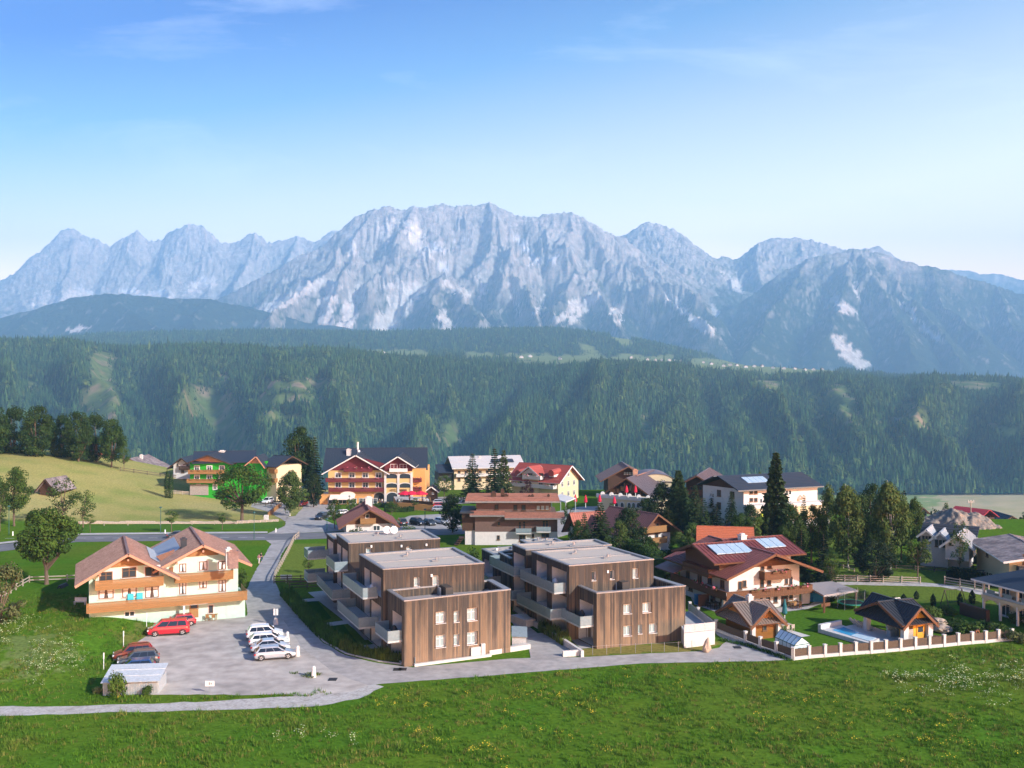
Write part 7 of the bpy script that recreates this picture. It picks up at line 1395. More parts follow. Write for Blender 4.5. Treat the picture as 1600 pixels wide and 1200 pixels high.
hedge([(1030, 880), (1060, 878)], 1.5, 2.2, M_leaf, 'green hedge left of the orange roofed chalet'); hedge([(1024, 905), (1062, 902)], 1.2, 2.4, M_leafd, 'thuja hedge beside the right timber block'); hedge([(955, 880), (985, 884), (1012, 896), (1030, 912)], 2.2, 4.6, M_leaf, 'tall thuja hedge along the back of the right block', dens=14, q=.2)
hedge([(600, 800), (635, 800), (645, 798)], 1.2, 1.3, M_leafd, 'low hedge on the bank below the orange terrace', dens=14); hedge([(556, 793), (602, 793)], 1.0, 1.2, M_leafd, 'clipped hedge in front of the hotel arches', dens=12)
M_blade = leafm('ornamental_grass', (0.056, 0.092, 0.012), (0.094, 0.125, 0.023)); M_bladed = leafm('dark_ornamental_grass', (0.033, 0.092, 0.012), (0.051, 0.117, 0.019))
hedge([(536, 1014), (560, 1023), (595, 1030), (642, 1034)], 1.5, 1.15, M_blade, 'sunlit ornamental grass bed at the front corner of the left block', dens=34, blade=True, name='grass_bed', cat='grass bed'); hedge([(447, 930), (475, 962), (505, 993), (534, 1012)], 1.9, 1.35, M_bladed, 'shaded ornamental grass bed along the kerb of the side road', dens=22, blade=True, name='grass_bed', cat='grass bed'); hedge([(846, 985), (865, 995), (886, 1009)], 1.3, 1.3, M_blade, 'tall reed like grass beside the driveway wall', dens=34, blade=True, name='grass_bed', cat='grass bed')
hedge([(1124, 1000), (1170, 1010), (1236, 1033)], .7, .35, M_bladed, 'rough grass strip at the foot of the garden fence', dens=30, blade=True, name='grass_bed', cat='grass bed')

# meadow grass in the foreground: tufts scattered over the field ---------------------
M_tuft = pmat('meadow_blades', (.070, .165, .014), .8, .2, .12, spec=.05, c2=(.125, .180, .028), mix=(.46, .68), rand=.2, transl=.2); M_tuft2 = pmat('dry_meadow_blades', (.17, .175, .04), .8, .25, .2, spec=.1, rand=.3, transl=.2)
def tuft(seed, n, h, sp):
    rng = random.Random(seed); mb = MB()
    for i in range(n):
        a = rng.uniform(0, 6.28); r = rng.uniform(0, sp); c = Vector((r * math.cos(a), r * math.sin(a), -.03)); t = rng.uniform(0, 6.28); d = Vector((math.cos(t), math.sin(t), 0)); e = Vector((-d.y, d.x, 0)) * rng.uniform(.02, .04); hh = h * rng.uniform(.5, 1.2); mb.face([c - e, c + e, c + d * rng.uniform(.02, .22) + Vector((0, 0, hh))])
    return mb
def dots(seed, n, h, sp, q):
    rng = random.Random(seed); mb = MB()
    for i in range(n):
        a = rng.uniform(0, 6.28); r = rng.uniform(0, sp); c = Vector((r * math.cos(a), r * math.sin(a), h * rng.uniform(.6, 1.2))); leaf(mb, c, (Vector((0, 0, 1)) + rv(rng) * .9).normalized(), q * rng.uniform(.6, 1.2), rng, 1.0); mb.tube((c.x, c.y, 0), c, .006, .006, 3, 1, cap=False)
    return mb
M_fwhite = pmat('white_umbels', (.36, .42, .22), .9, .1, 3); M_fyel = pmat('yellow_petals', (.50, .40, .03), .9, .15, 3)
gp = [proto('grass_tuft_a', tuft(1, 16, .20, .34), M_tuft), proto('grass_tuft_b', tuft(2, 14, .32, .30), M_tuft), proto('grass_tuft_c', tuft(3, 12, .28, .26), M_tuft2), proto('white_umbel_cluster', dots(4, 7, .55,   .32, .062), [M_fwhite, M_tuft]), proto('yellow_flower_cluster', dots(5, 6, .38, .30, .05), [M_fyel, M_tuft])]
rg = np.random.default_rng(17); n = 64000; Dg = np.sqrt(rg.uniform(70 ** 2, 150 ** 2, n)); pxg = rg.uniform(-260, 1860, n); xg = (pxg - 800) / F * Dg; zg_ = g(xg, Dg); pyg = HY - (zg_ - CZ) * F / Dg
fieldS = [(-500, 1124), (0, 1121), (150, 1116), (330, 1112), (500, 1105), (562, 1094), (602, 1075), (700, 1063.5), (850, 1051), (1000, 1039), (1238, 1034), (1420, 1021), (1582, 1006), (1600, 1000), (2100, 1010), (2100, 1500), (-500, 1500)]; fieldW = [(-500, 985), (0, 940), (60, 925), (135, 930), (140, 966), (225, 970), (290, 967), (236, 985), (205, 1005), (170, 1048), (158, 1088), (490, 1089), (520, 1084), (500, 1079), (330, 1095), (150, 1100), (-500, 1105)]
okS, okW = inpoly(pxg, pyg, fieldS), inpoly(pxg, pyg, fieldW); cl_ = fbm(xg / 6, Dg / 6, 3, 3); u_ = rg.random(n)
idx = np.where(rg.random(n) < .5, 0, 1); idx = np.where(rg.random(n) < .10 + .5 * np.clip(fbm(xg / 9, Dg / 12, 19, 3), 0, 1), 2, idx)
wz = blob(pxg, pyg, [(20, 1000, 100, 1035, 32), (40, 1030, 60, 1045, 24), (1400, 1060, 1580, 1085, 22), (1500, 1050, 1600, 1060, 14), (420, 1150, 560, 1160, 6)]); yz = blob(pxg, pyg, [(200, 975, 270, 985, 12), (1080, 1070, 1200, 1085, 26), (820, 1090, 960, 1150, 40), (1200, 1110, 1500, 1160, 40), (620, 1110, 780, 1180, 30)])
idx = np.where(u_ < .42 * wz * (cl_ > -.3), 3, np.where(u_ > 1 - .16 * yz * (cl_ > 0) - .004, 4, idx)); keep = (okS | okW) & (rg.random(n) < np.clip(.75 + .9 * cl_, .25, 1))
sc = rg.uniform(.7, 1.35, n) * (1 + .25 * cl_); P_ = np.stack([xg, Dg, zg_], 1)[keep]; S_ = np.stack([sc, sc, sc * rg.uniform(.7, 1.2, n)], 1)[keep]
scatter('meadow_grass', P_, S_, idx[keep], np.stack([np.zeros(n), np.zeros(n), rg.uniform(0, 6.28, n)], 1)[keep], gp, 'tall meadow grass with white and yellow flowers covering the foreground field')
# ================================================================ VEHICLES
def paint(name, c, metal=.0, rough=.28): 
    m = pmat(name, c, rough, 0, 1, spec=.5, metal=metal); m.node_tree.nodes['Principled BSDF'].inputs['Coat Weight'].default_value = .6; return m
M_tyre = pmat('tyre_rubber', (.018, .018, .019), .85, .1, 9); M_rim = pmat('alloy_rim', (.45, .46, .47), .35, .05, 6, metal=.7); M_cglass = pmat('car_glass', (.015, .02, .025), .06, 0, 1, spec=.7)
M_tail = pmat('tail_light', (.30, .02, .02), .3, .05, 5); M_head = pmat('head_light', (.60, .62, .63), .15, .05, 5); M_trim = pmat('dark_trim', (.03, .03, .032), .6, .05, 5); M_plate = pmat('number_plate', (.68, .68, .66), .5, .03, 5)
STY = {  # length, half width, sill, bonnet z, belt z, roof z, and x (from the tail) of: bonnet start, windscreen foot, roof front, roof rear, rear window foot, tail
    'suv': (4.5, .92, .34, 1.05, 1.10, 1.68, 3.35, 2.75, .55, .16), 'wagon': (4.7, .90, .26, .92, .97, 1.46, 3.45, 2.75, .62, .16), 'sedan': (4.6, .90, .26, .90, .95, 1.43, 3.30, 2.65, 1.35, .62),
    'hatch': (4.0, .87, .26, .92, .97, 1.47, 3.05, 2.45, .50, .14), 'van': (5.1, .95, .30, 1.12, 1.18, 1.90, 4.25, 3.45, .38, .12)}
def car_meshes(st):
    L, W_, zs, zb, zc, zr, xw, xr, xq, xt = STY[st]; mb = MB(); hl = L / 2
    sec = [(0.0, .80, zs + .14, zc - .32), (.10, .92, zs + .05, zc - .10), (.45, 1.0, zs, zc), (xw - .3, 1.0, zs, zc), (xw + .15, .995, zs, zb + .02), (L - .55, .97, zs, zb - .10), (L - .16, .88, zs + .04, zb - .24), (L, .72, zs + .12, zb - .42)]
    if st == 'sedan': sec[1] = (.10, .92, zs + .05, zc - .14); sec[2] = (.5, 1.0, zs, zc - .03)
    rings = []
    for x, k, z0, z1 in sec:
        w = W_ * k; rings.append([(x - hl, -w * .93, z0), (x - hl, -w, z0 + .12), (x - hl, -w, lerp(z0, z1, .62)), (x - hl, -w * .95, z1 - .05), (x - hl, -w * .80, z1), (x - hl, 0, z1 + .025), (x - hl, w * .80, z1), (x - hl, w * .95, z1 - .05), (x - hl, w, lerp(z0, z1, .62)), (x - hl, w, z0 + .12), (x - hl, w * .93, z0)])
    for a, b in zip(rings[:-1], rings[1:]):
        for i in range(10): mb.face([a[i], a[i + 1], b[i + 1], b[i]])
        mb.face([a[10], a[0], b[0], b[10]])
    mb.face(rings[0]); mb.face(rings[-1][::-1])
    wb, wt = W_ * .93, W_ * .70; B = [(xt - hl, zc - .04), (xw + .12 - hl, zc - .02)]; T = [(xq - hl, zr - .03), (xr - hl, zr - .02)]
    lo = [(B[0][0], -wb, B[0][1]), (B[1][0], -wb, B[1][1]), (B[1][0], wb, B[1][1]), (B[0][0], wb, B[0][1])]; up = [(T[0][0], -wt, T[0][1]), (T[1][0], -wt, T[1][1]), (T[1][0], wt, T[1][1]), (T[0][0], wt, T[0][1])]
    for i in range(4): j = (i + 1) % 4; mb.face([lo[i], lo[j], up[j], up[i]])
    mid = [Vector(p) * .93 + Vector((0, 0, zr * .07 + .035)) for p in up]
    for i in range(4): j = (i + 1) % 4; mb.face([up[i], up[j], mid[j], mid[i]])
    mb.face(mid)
    if st in ('suv', 'wagon'):
        for s in (-1, 1): mb.tube((T[0][0] + .2, s * wt * .9, zr + .06), (T[1][0] - .3, s * wt * .9, zr + .06), .025, n=5)
    parts = [('body', mb.mesh('body', M_plate, smooth=False))]
    def quadpart(name, P, off, m):
        P = [Vector(p) for p in P]; n_ = (P[1] - P[0]).cross(P[2] - P[0]).normalized(); c = sum(P, Vector()) / 4
        if n_.dot(c - Vector((0, 0, .6))) < 0: n_ = -n_
        q = MB(); q.face([p + n_ * off for p in (P if (P[1] - P[0]).cross(P[2] - P[0]).dot(n_) > 0 else P[::-1])]); parts.append((name, q.mesh(name, m)))
    def inq(a, b, c, d, e, f=None):
        a, b, c, d = map(Vector, (a, b, c, d)); f = e if f is None else f; l = lambda u, v: a.lerp(b, u).lerp(d.lerp(c, u), v); return [l(e, f), l(1 - e, f), l(1 - e, 1 - f), l(e, 1 - f)]
    quadpart('windscreen', inq(lo[1], lo[2], up[2], up[1], .05, .04), .012, M_cglass); quadpart('rear_window', inq(lo[3], lo[0], up[0], up[3], .08, .10), .012, M_cglass)
    for a, b, c, d in ((lo[0], lo[1], up[1], up[0]), (lo[3], lo[2], up[2], up[3])):
        a, b, c, d = map(Vector, (a, b, c, d)); n = 3 if st in ('suv', 'wagon', 'van') else 2
        for i in range(n):
            u0, u1 = .04 + .90 * i / n + (.0 if i else .02), .04 + .90 * (i + 1) / n - .015; P = [a.lerp(b, u0), a.lerp(b, u1), d.lerp(c, u1), d.lerp(c, u0)]; P = [P[0].lerp(P[3], .10), P[1].lerp(P[2], .10), P[1].lerp(P[2], .88), P[0].lerp(P[3], .88)]; quadpart('side_window', P, .012, M_cglass)
    for s in (-1, 1):
        x = L - .10 - hl; q = MB(); q.box(L - .34 - hl, L - .045 - hl, *(sorted((s * W_ * .50, s * W_ * .86))), zb - .42, zb - .26); parts.append(('headlight', q.mesh('headlight', M_head)))
        q = MB(); q.box(-hl - .012, .20 - hl, *(sorted((s * W_ * .55, s * W_ * .93))), zc - .34, zc - .14); parts.append(('tail_light', q.mesh('tail_light', M_tail)))
        q = MB(); q.box(xw - .15 - hl, xw + .08 - hl, *(sorted((s * W_ * .98, s * (W_ + .19)))), zc + .0, zc + .15); parts.append(('door_mirror', q.mesh('door_mirror', M_plate)))
    q = MB(); q.box(-hl - .02, -hl + .1, -.26, .26, zs + .34, zs + .45); parts.append(('number_plate', q.mesh('number_plate', M_plate)))
    q = MB(); q.box(-hl + .05, hl - .08, -W_ * .9, W_ * .9, zs - .10, zs + .02); q.box(L - .2 - hl, L - hl - .01, -W_ * .55, W_ * .55, zs + .1, zs + .28); parts.append(('bumper_trim', q.mesh('bumper_trim', M_trim)))
    r = .36 if st in ('suv', 'van') else .325; wm = MB(); n = 16; prof = [(.0, r * .62), (.03, r * .66), (.03, r * .94), (.10, r), (.20, r), (.23, r * .9)]
    for (y0, r0), (y1, r1) in zip(prof[1:-1], prof[2:]):
        for i in range(n): a, b = 6.2832 * i / n, 6.2832 * (i + 1) / n; wm.face([(r0 * math.cos(a), y0, r0 * math.sin(a)), (r0 * math.cos(b), y0, r0 * math.sin(b)), (r1 * math.cos(b), y1, r1 * math.sin(b)), (r1 * math.cos(a), y1, r1 * math.sin(a))])
    tm = wm.mesh('tyre', M_tyre); rm = MB()
    for k in range(5): a = 6.2832 * k / 5; c = Vector((math.cos(a), 0, math.sin(a))); e = Vector((-math.sin(a), 0, math.cos(a))); rm.face([c * .05 - e * .05 + Vector((0, .02, 0)), c * r * .66 - e * .07 + Vector((0, .03, 0)), c * r * .66 + e * .07 + Vector((0, .03, 0)), c * .05 + e * .05 + Vector((0, .02, 0))])
    rm.tube((0, .06, 0), (0, .035, 0), r * .68, r * .68, 14, 1); rmm = rm.mesh('rim', [M_rim, M_trim])
    am = MB(); 
    for i in range(10): a, b = math.pi * i / 10 - .15, math.pi * (i + 1) / 10 - .15; am.face([((r + .0) * math.cos(a), .034, (r + .0) * math.sin(a)), ((r + .0) * math.cos(b), .034, (r + .0) * math.sin(b)), ((r + .09) * math.cos(b), .034, (r + .09) * math.sin(b)), ((r + .09) * math.cos(a), .034, (r + .09) * math.sin(a))])
    arch_ = am.mesh('wheel_arch', M_trim); return parts, tm, rmm, arch_, r
CARS = {}
def car(st, color, a, b, label, group=None, cat='car', roofm=None):
    """a: ground seen under the rear wheel, b: under the front wheel, both on the side nearest the camera"""
    if st not in CARS: CARS[st] = car_meshes(st)
    parts, tm, rmm, arch_, r = CARS[st]; L, W_ = STY[st][0], STY[st][1]; A, B = G(*a), G(*b); u = (B - A); u.z = 0; u.normalize(); n_ = Vector((-u.y, u.x, 0)); n_ = n_ if n_.y > 0 else -n_; c = (A + B) / 2 + n_ * W_; c.z = gz(c.x, c.y) + .03
    root = empty('van' if st == 'van' else 'parked_car', c, math.atan2(u.y, u.x), label, 'van' if st == 'van' else cat, group)
    for nm, me in parts:
        o = bpy.data.objects.new(nm, me); link(o, root)
        if nm in ('body', 'door_mirror'): o.material_slots[0].link = 'OBJECT'; o.material_slots[0].material = color
    for x in (-L / 2 + .17 * L, L / 2 - .19 * L):
        for s in (-1, 1):
            w = bpy.data.objects.new('wheel', tm); w.location = (x, s * (W_ - .002), r); w.rotation_euler = (0, 0, math.pi if s > 0 else 0); link(w, root); o = bpy.data.objects.new('rim', rmm); link(o, w); o = bpy.data.objects.new('wheel_arch', arch_); link(o, w)
            w.location.y = s * (W_ + .035); 
    return root
P_white = paint('white_car_paint', (.62, .63, .64)); P_silver = paint('silver_car_paint', (.40, .44, .48), .4, .3); P_red = paint('red_car_paint', (.42, .010, .022)); P_bred = paint('copper_red_car_paint', (.19, .035, .018), .3); P_grey = paint('blue_grey_car_paint', (.065, .09, .11), .4); P_blue = paint('blue_car_paint', (.012, .065, .20), .2); P_black = paint('black_car_paint', (.012, .013, .016)); P_dgrey = paint('dark_grey_car_paint', (.06, .065, .07), .4); P_lsil = paint('pale_silver_car_paint', (.52, .55, .58), .3)
car('van', P_red, (284, 993), (242, 996), 'red passenger van parked nose towards the grass bank', 'vehicles parked in the yard'); car('hatch', P_red, (296, 979), (268, 982), 'red car mostly hidden behind the red van', 'vehicles parked in the yard')
car('suv', P_bred, (231, 1031), (185, 1035), 'copper red estate with roof bars beside the blue grey car', 'vehicles parked in the yard'); car('suv', P_grey, (238, 1041), (194, 1045), 'blue grey crossover parked between copper red and blue cars', 'vehicles parked in the yard'); car('hatch', P_blue, (230, 1053), (192, 1056), 'blue hatchback tucked behind the corrugated shed', 'vehicles parked in the yard')
car('suv', P_white, (394, 1002), (434, 999), 'white off roader farthest back in the pale car row', 'vehicles parked in the yard'); car('wagon', P_white, (400, 1012), (440, 1009), 'white car second from the back in the pale car row', 'vehicles parked in the yard'); car('sedan', P_lsil, (402, 1022), (444, 1019), 'pale saloon third from the back in the pale car row', 'vehicles parked in the yard'); car('wagon', P_silver, (410, 1033.5), (450, 1030.5), 'silver estate car at the front of the pale car row', 'vehicles parked in the yard')
car('sedan', P_dgrey, (270, 841.5), (286, 841), 'dark saloon driving on the main road above the guest house')
car('suv', P_black, (512, 811), (503, 813), 'black car parked at the right edge of the hotel forecourt'); car('hatch', P_red, (480, 790), (473, 791.5), 'small red car beside the bushy forecourt tree'); car('suv', P_black, (489, 781), (480, 783), 'dark car in the shade below the yew by the hotel'); car('suv', P_white, (428, 786), (418, 788), 'white car behind the brown fence of the guest parking'); car('hatch', P_white, (446, 779), (440, 779), 'white car at the back of the guest parking')
car('suv', P_black, (626, 823), (617, 819), 'black car close to the small chalet eaves', 'cars parked below the hotel lawn'); car('suv', P_black, (641, 820), (654, 822), 'black off roader in the middle of the lawn car row', 'cars parked below the hotel lawn'); car('hatch', P_dgrey, (662, 820), (670, 822), 'small dark car right of the black off roader', 'cars parked below the hotel lawn'); car('hatch', P_lsil, (679, 818), (692, 820), 'pale silver car beside the stone pine', 'cars parked below the hotel lawn')
car('hatch', P_lsil, (680, 789), (694, 789), 'topmost pale car on the hotel upper parking', 'cars on the hotel upper parking'); car('hatch', P_red, (681, 794), (695, 794), 'maroon car in the middle of the hotel upper parking', 'cars on the hotel upper parking'); car('wagon', P_silver, (680, 799.5), (696, 799.5), 'grey car nearest on the hotel upper parking', 'cars on the hotel upper parking'); car('hatch', P_white, (536, 806), (545, 805), 'white car parked under the trees before the hotel awning')

# ================================================================ FENCES, WALLS, STREET FURNITURE
M_rail = pmat('weathered_rail', (.34, .29, .235), .9, .2, 2, stretch=(1, 1, 3)); M_darkrail = pmat('dark_rail', (.10, .075, .055), .9, .2, 2)
def rails(label, pts, h=1.1, n=2, step=2.6, mat_=None, w=.07, name='rail_fence', sag=0, cat='fence', D=None):
    mat_ = mat_ or M_rail; P = [px2w(*p, D) if D else G(*p) for p in pts]; r = empty(name, P[0], 0, label, cat); pk = ('post', h, mat_.name)
    if pk not in PANES: m_ = MB(); m_.box(-.07, .07, -.07, .07, -.3, h + .12); PANES[pk] = m_.mesh('post', mat_)
    cur = []
    for a, b in zip(P[:-1], P[1:]):
        L = (b - a).length; k = max(1, round(L / step)); cur += [a.lerp(b, i / k) for i in range(k)]
    cur.append(P[-1])
    for p in cur: p.z = gz(p.x, p.y) if not D else p.z; o = bpy.data.objects.new('post', PANES[pk]); o.location = p - r.location; link(o, r)
    for a, b in zip(cur[:-1], cur[1:]):
        for i in range(n):
            z = h * (i + .75) / n; u = (b - a); m_ = MB(); q = Vector((-u.y, u.x, 0)).normalized() * w; m_.obox(a + Vector((0, 0, z - .07)) - q / 2 + q, u, q, (0, 0, .15)); m_.build('rail', mat_, r)
    return r
rails('grey post and rail fence along the right of the side road', [(428, 912), (430, 902), (441, 882), (450, 865), (459, 846), (467, 839)], 1.1, 2); rails('brown rail fence closing the trimmed lawn towards the kerb', [(428, 912), (470, 911), (508, 909)], 1.2, 3, mat_=M_darkrail); rails('dark rail fence in the shade at the back of the block gardens', [(452, 921), (480, 920), (512, 918)], 1.2, 3, mat_=M_darkrail)
rails('rustic log fence climbing out at the left picture edge', [(-40, 955), (0, 938), (25, 922), (46, 910)], .9, 2); rails('thin pale fence behind the round crowned tree', [(46, 910), (75, 909), (105, 908), (136, 906)], .9, 2, 3.2)
rails('dark fence beside the steps to the guest parking', [(398, 790), (415, 791), (432, 793), (440, 792)], 1.0, 2, mat_=M_darkrail); rails('pale timber fence behind the right garden path', [(1270, 908), (1300, 908), (1340, 909), (1380, 910), (1438, 912)], 1.0, 3, 2.6); rails('brown rail fence on the lane under the dark clipped hedge', [(1476, 913), (1500, 917), (1523, 921), (1545, 926)], 1.2, 3, mat_=M_rail); rails('low fence line across the far right lawn', [(1300, 884), (1350, 888), (1400, 890), (1460, 893), (1560, 900)], .8, 2, 4.0, mat_=M_darkrail); rails('log edged fence above the lawn left of the yew', [(1300, 882), (1318, 888), (1335, 894)], .5, 1, 2.4); rails('grey rails below the long dark hedge', [(1520, 888), (1560, 894), (1620, 904)], 1.0, 2, 3, mat_=M_darkrail); rails('fence on the meadow crest below the green hotel', [(188, 736), (230, 742), (270, 747), (296, 750)], 1.1, 2, 4, mat_=M_darkrail)
rails('brown terrace fence in front of the bright green hotel', [(262, 771), (285, 773), (310, 774), (335, 775), (360, 775)], 1.0, 3, 2.2, mat_=M_rail); rails('golden stair railing by the guest parking', [(419, 808), (425, 803), (432, 797), (438, 793)], 1.1, 4, 1.6, mat_=M_hwood); rails('wire fence posts along the meadow edge of the main road', [(125, 822), (200, 821), (300, 820), (370, 819)], .7, 1, 6, mat_=M_rail)
# low field stone retaining wall along the verge
M_fstone = pmat('field_stone', (.42, .35, .28), .95, .25, 1.2); wl_ = empty('field_wall', G(250, 819), 0, 'pale low field wall along the foot of the hay meadow', 'wall')
for i in range(34):
    x = 122 + i * 9.2; a, b = G(x, 818.5 - (i > 26) * (i - 26) * .5), G(x + 8.9, 818.5 - (i > 26) * (i - 26) * .5); m_ = MB(); m_.obox(a - Vector((0, 0, .2)), b - a, (0, .5, 0), (0, 0, .75 + random.uniform(-.12, .12))); m_.build('stone', M_fstone, wl_)
m_ = MB(); p = G(416, 815); m_.box(p.x - .5, p.x + .5, p.y - .4, p.y + .4, -6, p.z + 1.6); tag(m_.build('gate_pier', M_white, None, loc=p), 'white gate pier at the foot of the guest parking steps', 'pier')
# garden fence with white piers and dark boarded panels
gf = empty('garden_fence', G(1238, 1031), 0, 'white pier garden fence with dark board panels along lane and meadow', 'fence')
piers = [(1078, 957), (1091, 966), (1119, 986), (1165, 1005), (1188, 1014), (1213, 1022), (1239, 1031.5)]; front_ = [(1264, 1028.5), (1289, 1026.5), (1313, 1024.5), (1337, 1022.5), (1361, 1021), (1384, 1019), (1407, 1017), (1430, 1014.5), (1452, 1012.5), (1475, 1010.5), (1497, 1008), (1519, 1006), (1540, 1004.5), (1560, 1002.5), (1581, 1001)]
allp = [G(*p) for p in piers + front_]; m_ = MB(); m_.box(-.17, .17, -.17, .17, -.3, 1.42); m_.box(-.21, .21, -.21, .21, 1.423, 1.5); pier_me = m_.mesh('pier', M_kerbw)
for i, p in enumerate(allp):
    nx = allp[min(i + 1, len(allp) - 1)] - allp[max(i - 1, 0)]; o = bpy.data.objects.new('pier', pier_me); o.location = p - gf.location; o.rotation_euler = (0, 0, math.atan2(nx.y, nx.x)); link(o, gf)
for a, b in zip(allp[:-1], allp[1:]):
    u = b - a; L = u.length; u = u / L; n_ = Vector((-u.y, u.x, 0)); q = MB(); q.obox(a + u * .18 - n_ * .12 - Vector((0, 0, .3)), u * (L - .36), n_ * .24, (0, 0, .66)); q.build('plinth', M_kerbw, gf); q = MB(); k = int((L - .42) / .115)
    for j in range(k): q.obox(a + u * (.21 + (L - .42) * j / k) + Vector((0, 0, .40)), u * ((L - .42) / k - .018), n_ * .03, (0, 0, .88 + random.uniform(-.02, .02)), c=random.random())
    q.obox(a + u * .19 + n_ * .035 + Vector((0, 0, .55)), u * (L - .38), n_ * .05, (0, 0, .09)); q.obox(a + u * .19 + n_ * .035 + Vector((0, 0, 1.02)), u * (L - .38), n_ * .05, (0, 0, .09)); q.build('fence_panel', M_darkrail, gf)
# thin posts of the wire fence before the right block, standing stone, bollards
wf = empty('wire_fence', G(1000, 1018), 0, 'thin wire fence on the dry grass strip before the right block', 'fence'); wp = [G(x, y) for x, y in ((926, 1024), (948, 1022.5), (970, 1021), (993, 1020.5), (1018, 1019.5), (1038, 1018.5), (1060, 1017.5), (1081, 1015.5))]
for p in wp: m_ = MB(); m_.tube(p - Vector((0, 0, .2)), p + Vector((0, 0, 1.15)), .03, n=6); m_.build('post', M_metal, wf)
for a, b in zip(wp[:-1], wp[1:]): m_ = MB(); m_.tube(a + Vector((0, 0, 1.05)), b + Vector((0, 0, 1.05)), .012, n=4); m_.build('wire', M_metal, wf)
def rock(name, p, w, h, mat_, label, cat, seed=1, taper=.5, lean=(0, 0)):
    bm = bmesh.new(); bmesh.ops.create_icosphere(bm, subdivisions=3, radius=1); rng = np.random.default_rng(seed)
    for v in bm.verts:
        n_ = float(fbm(np.array([v.co.x * 1.6 + seed]), np.array([v.co.y * 1.6 + v.co.z * 2.1]), seed, 3)[0]); k = 1 + .22 * n_; t = (v.co.z + 1) / 2; s = lerp(1.0, taper, t); v.co = Vector((v.co.x * w / 2 * s * k + lean[0] * t, v.co.y * w / 2 * s * k + lean[1] * t, (t * 1.05 - .05) * h * (1 + .05 * n_)))
    me = bpy.data.meshes.new(name); bm.to_mesh(me); bm.free(); me.materials.append(mat_); o = bpy.data.objects.new(name, me); o.location = p; link(o); tag(o, label, cat); return o
M_stone_t = pmat('tan_stone', (.42, .32, .24), .9, .2, 3, bump=.05, bscale=5); M_stone_w = pmat('whitewashed_stone', (.60, .57, .53), .9, .12, 4)
rock('standing_stone', G(1103, 1019), 1.35, 1.75, M_stone_t, 'pointed tan standing stone at the bend of the lane', 'stone', 3, .28, (.25, 0))
for i, (x, y, lab) in enumerate(((449, 1002, 'white stone bollard farthest along the yard edge'), (465, 1025, 'white stone bollard beside the silver estate car'), (490, 1058, 'white stone bollard on the weedy patch in the yard'))):
    p = G(x, y); m_ = MB(); m_.lathe([(.30, -.1), (.29, .15), (.24, .5), (.20, .85), (.21, .9), (.20, 1.1), (.10, 1.2)], 12, o=p); o = m_.build('bollard', M_stone_w, None, smooth=True, loc=p); tag(o, lab, 'bollard', 'white stone bollards at the yard edge')
p = G(431, 976); sg_ = empty('sign_post', p, 0, 'double white sign on a concrete foot beside the parking yard', 'sign'); m_ = MB(); m_.lathe([(.36, -.1), (.32, .4), (.22, .9)], 12, o=p); m_.build('foot', M_stone_w, sg_); m_ = MB(); m_.tube(p + Vector((0, 0, .9)), p + Vector((0, 0, 2.2)), .04, n=6); m_.build('pole', M_metal, sg_)
for dx in (-.30, .06): m_ = MB(); m_.box(p.x + dx, p.x + dx + .26, p.y - .06, p.y - .045, p.z + 1.25, p.z + 2.1); m_.build('board', M_plate, sg_)
p = G(328, 1083); ys = empty('sign_post', p, 0, 'white notice board on a thin post at the near yard edge', 'sign'); m_ = MB(); m_.tube(p, p + Vector((0, 0, 1.2)), .03, n=6); m_.build('pole', M_metal, ys); m_ = MB(); m_.box(p.x - .48, p.x + .48, p.y - .05, p.y - .035, p.z + .72, p.z + 1.28); m_.build('board', M_plate, ys); m_ = MB(); m_.box(p.x - .10, p.x + .02, p.y - .056, p.y - .051, p.z + .85, p.z + 1.15); m_.box(p.x + .10, p.x + .22, p.y - .056, p.y - .051, p.z + .9, p.z + 1.1); m_.build('print', M_metal, ys)
p = G(447, 911); m_ = MB(); m_.box(p.x - .9, p.x + .9, p.y, p.y + .03, p.z + .5, p.z + 1.3); m_.tube(p, p + Vector((0, 0, .5)), .04, n=6); tag(m_.build('sign_board', M_plate, None, loc=p), 'grey white board at the corner of the brown rail fence', 'sign')
for x, y0, y1, lab in ((162, 1046, 1020, 'marker pole left of the copper red car'), (193, 1010, 986, 'white topped marker pole on the grass by the yard'), (229, 979, 957, 'marker pole below the guest house balcony')):
    p = G(x, y0); h_ = (y0 - y1) * p.y / F; m_ = MB(); m_.tube(p, p + Vector((0, 0, h_)), .045, n=6); m_.tube(p + Vector((0, 0, h_ * .65)), p + Vector((0, 0, h_)), .075, n=6); tag(m_.build('marker_pole', M_plate, None, loc=p), lab, 'pole', 'marker poles beside the yard')
M_lampg = pmat('lamp_green', (.03, .09, .075), .5, .1, 3)
for x, y0, y1, lab in ((14, 836, 792, 'green street lamp in front of the left edge tree'), (251, 833, 794, 'green street lamp beside the dark saloon on the road'), (397, 843, 802, 'green street lamp at the side road junction'), (664, 829, 797, 'street lamp behind the small dark car'), (511, 829, 812, 'short lamp on the grass island by the junction'), (546, 795, 776, 'lamp in front of the hotel awning')):
    p = G(x, y0); h_ = (y0 - y1) * p.y / F; r = empty('street_lamp', p, 0, lab, 'street lamp', 'street lamps along the road'); m_ = MB(); m_.tube(p - Vector((0, 0, .2)), p + Vector((0, 0, h_)), .085, .06, n=8); m_.build('pole', M_lampg, r); m_ = MB(); m_.lathe([(.08, h_), (.34, h_ + .08), (.30, h_ + .2), (.05, h_ + .35)], 10, o=p); m_.build('lamp_head', M_lampg, r)
